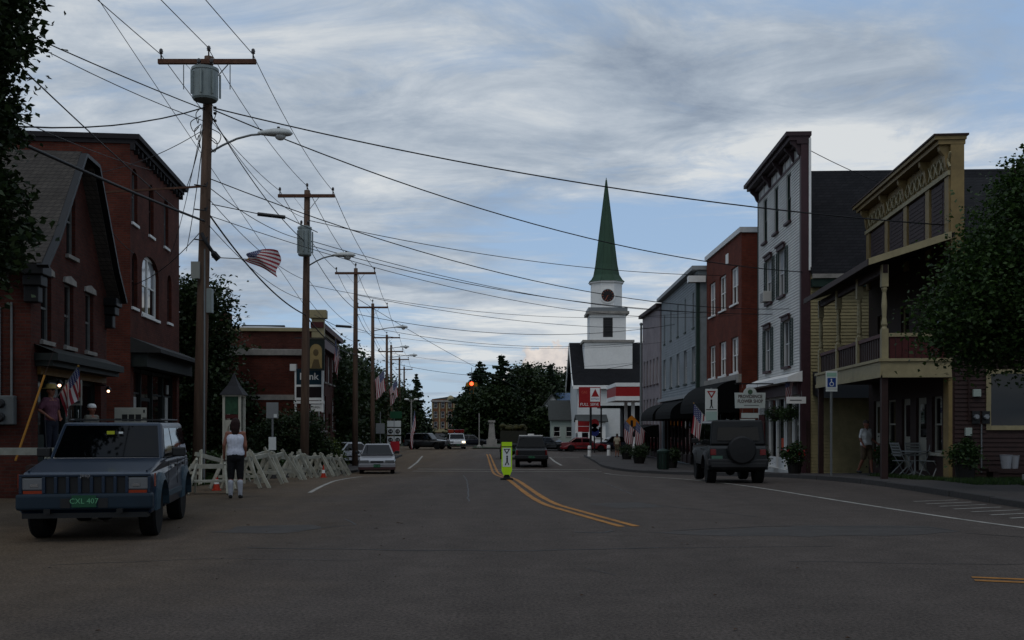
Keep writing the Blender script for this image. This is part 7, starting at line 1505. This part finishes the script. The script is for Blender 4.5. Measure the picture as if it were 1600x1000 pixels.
# ------------------------------------------------------------------ pavement furniture on the right
WM = mat('white_resin', (.32, .33, .32), .5)
def garden_chair(label, x, y, rz):
    c = thing('garden_chair', label, 'chair', (x, y, gz(y) + .16), rz, 'white folding chairs by the porch')
    for s in (-1, 1): B().tube([(s * .23, -.24, 0), (s * .23, .14, .62), (s * .23, .26, .98)], .016, 6).build('back_leg', WM, c); B().tube([(s * .23, .26, 0), (s * .23, -.22, .44)], .016, 6).build('front_leg', WM, c); B().box(s * .25 - .025, s * .25 + .025, -.22, .18, .62, .65).build('armrest', WM, c)
    for k in range(6): B().box(-.22, .22, -.22 + k * .07, -.17 + k * .07, .43, .445).build('seat_slat', WM, c)
    for k in range(5): B().obox((0, .16 + k * .025, .6 + k * .085), (.44, .012, .055), (-.28, 0, 0)).build('back_slat', WM, c)
garden_chair('white folding chair right of the round cafe table', 12.05, 29.4, R(-60)); garden_chair('white folding chair left of the round cafe table', 11.5, 30.2, R(100)); garden_chair('white folding chair behind the round cafe table', 12.1, 30.6, R(10))
c = thing('cafe_table', 'small round white cafe table under the porch', 'table', (11.75, 29.85, gz(29.8) + .16)); B().lathe([(.38, .70), (.38, .725)], 20).build('table_top', WM, c); B().tube([(0, 0, .05), (0, 0, .7)], .03, 8).build('stem', WM, c)
for k in range(3): a = k * 2.09; B().tube([(0, 0, .12), (.28 * math.cos(a), .28 * math.sin(a), 0)], .018, 6).build('leg', WM, c)
for k, (x, y, s) in enumerate([(13.0, 26.95, 1), (13.25, 27.05, .95), (13.75, 26.9, 1.05)]):
    o = thing('plastic_pail', ['left', 'middle', 'right'][k] + ' one of three pale pails before the dark wall', 'pail', (x, y, .42), 0, 'pails on the wall ledge'); B().lathe([(.11 * s, 0), (.15 * s, .34 * s), (.16 * s, .36 * s), (.14 * s, .36 * s), (.10 * s, .03)], 14).build('tub', mat('pail_grey', (.35, .35, .36), .6), o); B().tube([(.15 * s * math.cos(q), .02, (.33 - .1 * math.sin(q)) * s) for q in (0, .5, 1, 1.57, 2.1, 2.6, 3.14)], .006, 5).build('bail', GALV, o)
o = thing('ledge', 'low dark plank ledge carrying the pails', 'ledge', (13.4, 27.1, .12)); B().box(-.9, .9, -.25, .25, .22, .30).build('plank', BROWN, o); B().box(-.75, -.6, -.2, .2, 0, .22).build('leg', BROWN, o); B().box(.6, .75, -.2, .2, 0, .22).build('leg', BROWN, o)
o = thing('concrete_block', 'grey concrete block lying on the lawn below the pails', 'block', (13.1, 25.6, .13)); bl = B(); bl.box(-.3, .3, -.1, .1, 0, .04); bl.box(-.3, .3, -.1, .1, .16, .2); bl.box(-.3, -.25, -.1, .1, .04, .16); bl.box(-.03, .03, -.1, .1, .04, .16); bl.box(.25, .3, -.1, .1, .04, .16); bl.build('block', STONE, o)
pm_ = mat('planter_dark', (.03, .026, .022), .8, .2)
for k, (x, y, r, lb, lm) in enumerate([(9.9, 35.9, .35, 'flower planter beside the white shop door', LEAF), (10.5, 43.5, .4, 'bushy planter at the brick storefront edge', LEAFD), (8.6, 55, .4, 'low shrub planter under the dark awning', LEAFD), (7.7, 62, .5, 'dark shrub planter at the pavement bend', LEAFD), (8.4, 67, .5, 'dark shrub planter beside the far flags', LEAFD), (11.9, 26.9, .35, 'leafy potted plant at the porch corner', LEAF), (11.95, 32.6, .35, 'potted red geraniums right of the walking man', LEAF), (7.9, 70.5, .5, 'farthest shrub planter before the pinkish building', LEAFD)]):
    o = thing('planter', lb, 'planter', (x, y, gz(y) + .13), 0, 'planters along the right pavement'); B().lathe([(r * .6, 0), (r * .75, .38), (r * .8, .42), (r * .7, .42)], 14).build('tub', pm_, o)
    link('foliage', leaf_mesh('foliage', lm, [(0, 0, .62, r, r, .35), (r * .3, .1, .8, r * .6, r * .6, .3)], 1500, .09, 200 + k, 40), o)
    if k in (0, 6): link('blossom', leaf_mesh('blossom', mat('geranium', (.45, .03, .04), .6), [(0, 0, .75, r, r, .3)], 70, .07, 300 + k, 30), o)
for k, (u, z) in enumerate([(38.6, 1.9), (40.6, 1.9)]):
    o = thing('hanging_basket', ['near', 'far'][k] + ' leafy hanging basket along the white shop front', 'basket', (10.75, u + 1.2, z), 0, 'hanging baskets'); B().ball((0, 0, 0), .2, 12, (1, 1, .7)).build('basket', pm_, o); link('foliage', leaf_mesh('foliage', LEAF, [(0, 0, .1, .38, .38, .28)], 1200, .07, 320 + k, 30), o); B().tube([(0, 0, 0), (0, 0, .85)], .008, 5).build('chain', GALV, o)
o = thing('litter_bin', 'dark green litter bin on the pavement left of the jeep', 'bin', (7.75, 52.5, gz(52.5) + .13)); B().lathe([(.28, 0), (.3, .85), (.33, .87), (.33, .95), (.15, 1.05)], 14).build('barrel', GREENTRIM, o)
for k in range(12): a = k * math.pi / 6; B().box(-.025, .025, -.012, .012, .05, .82).build('slat', DKGREEN, o, loc=(.31 * math.cos(a), .31 * math.sin(a), 0), rot=(0, 0, a + 1.57))
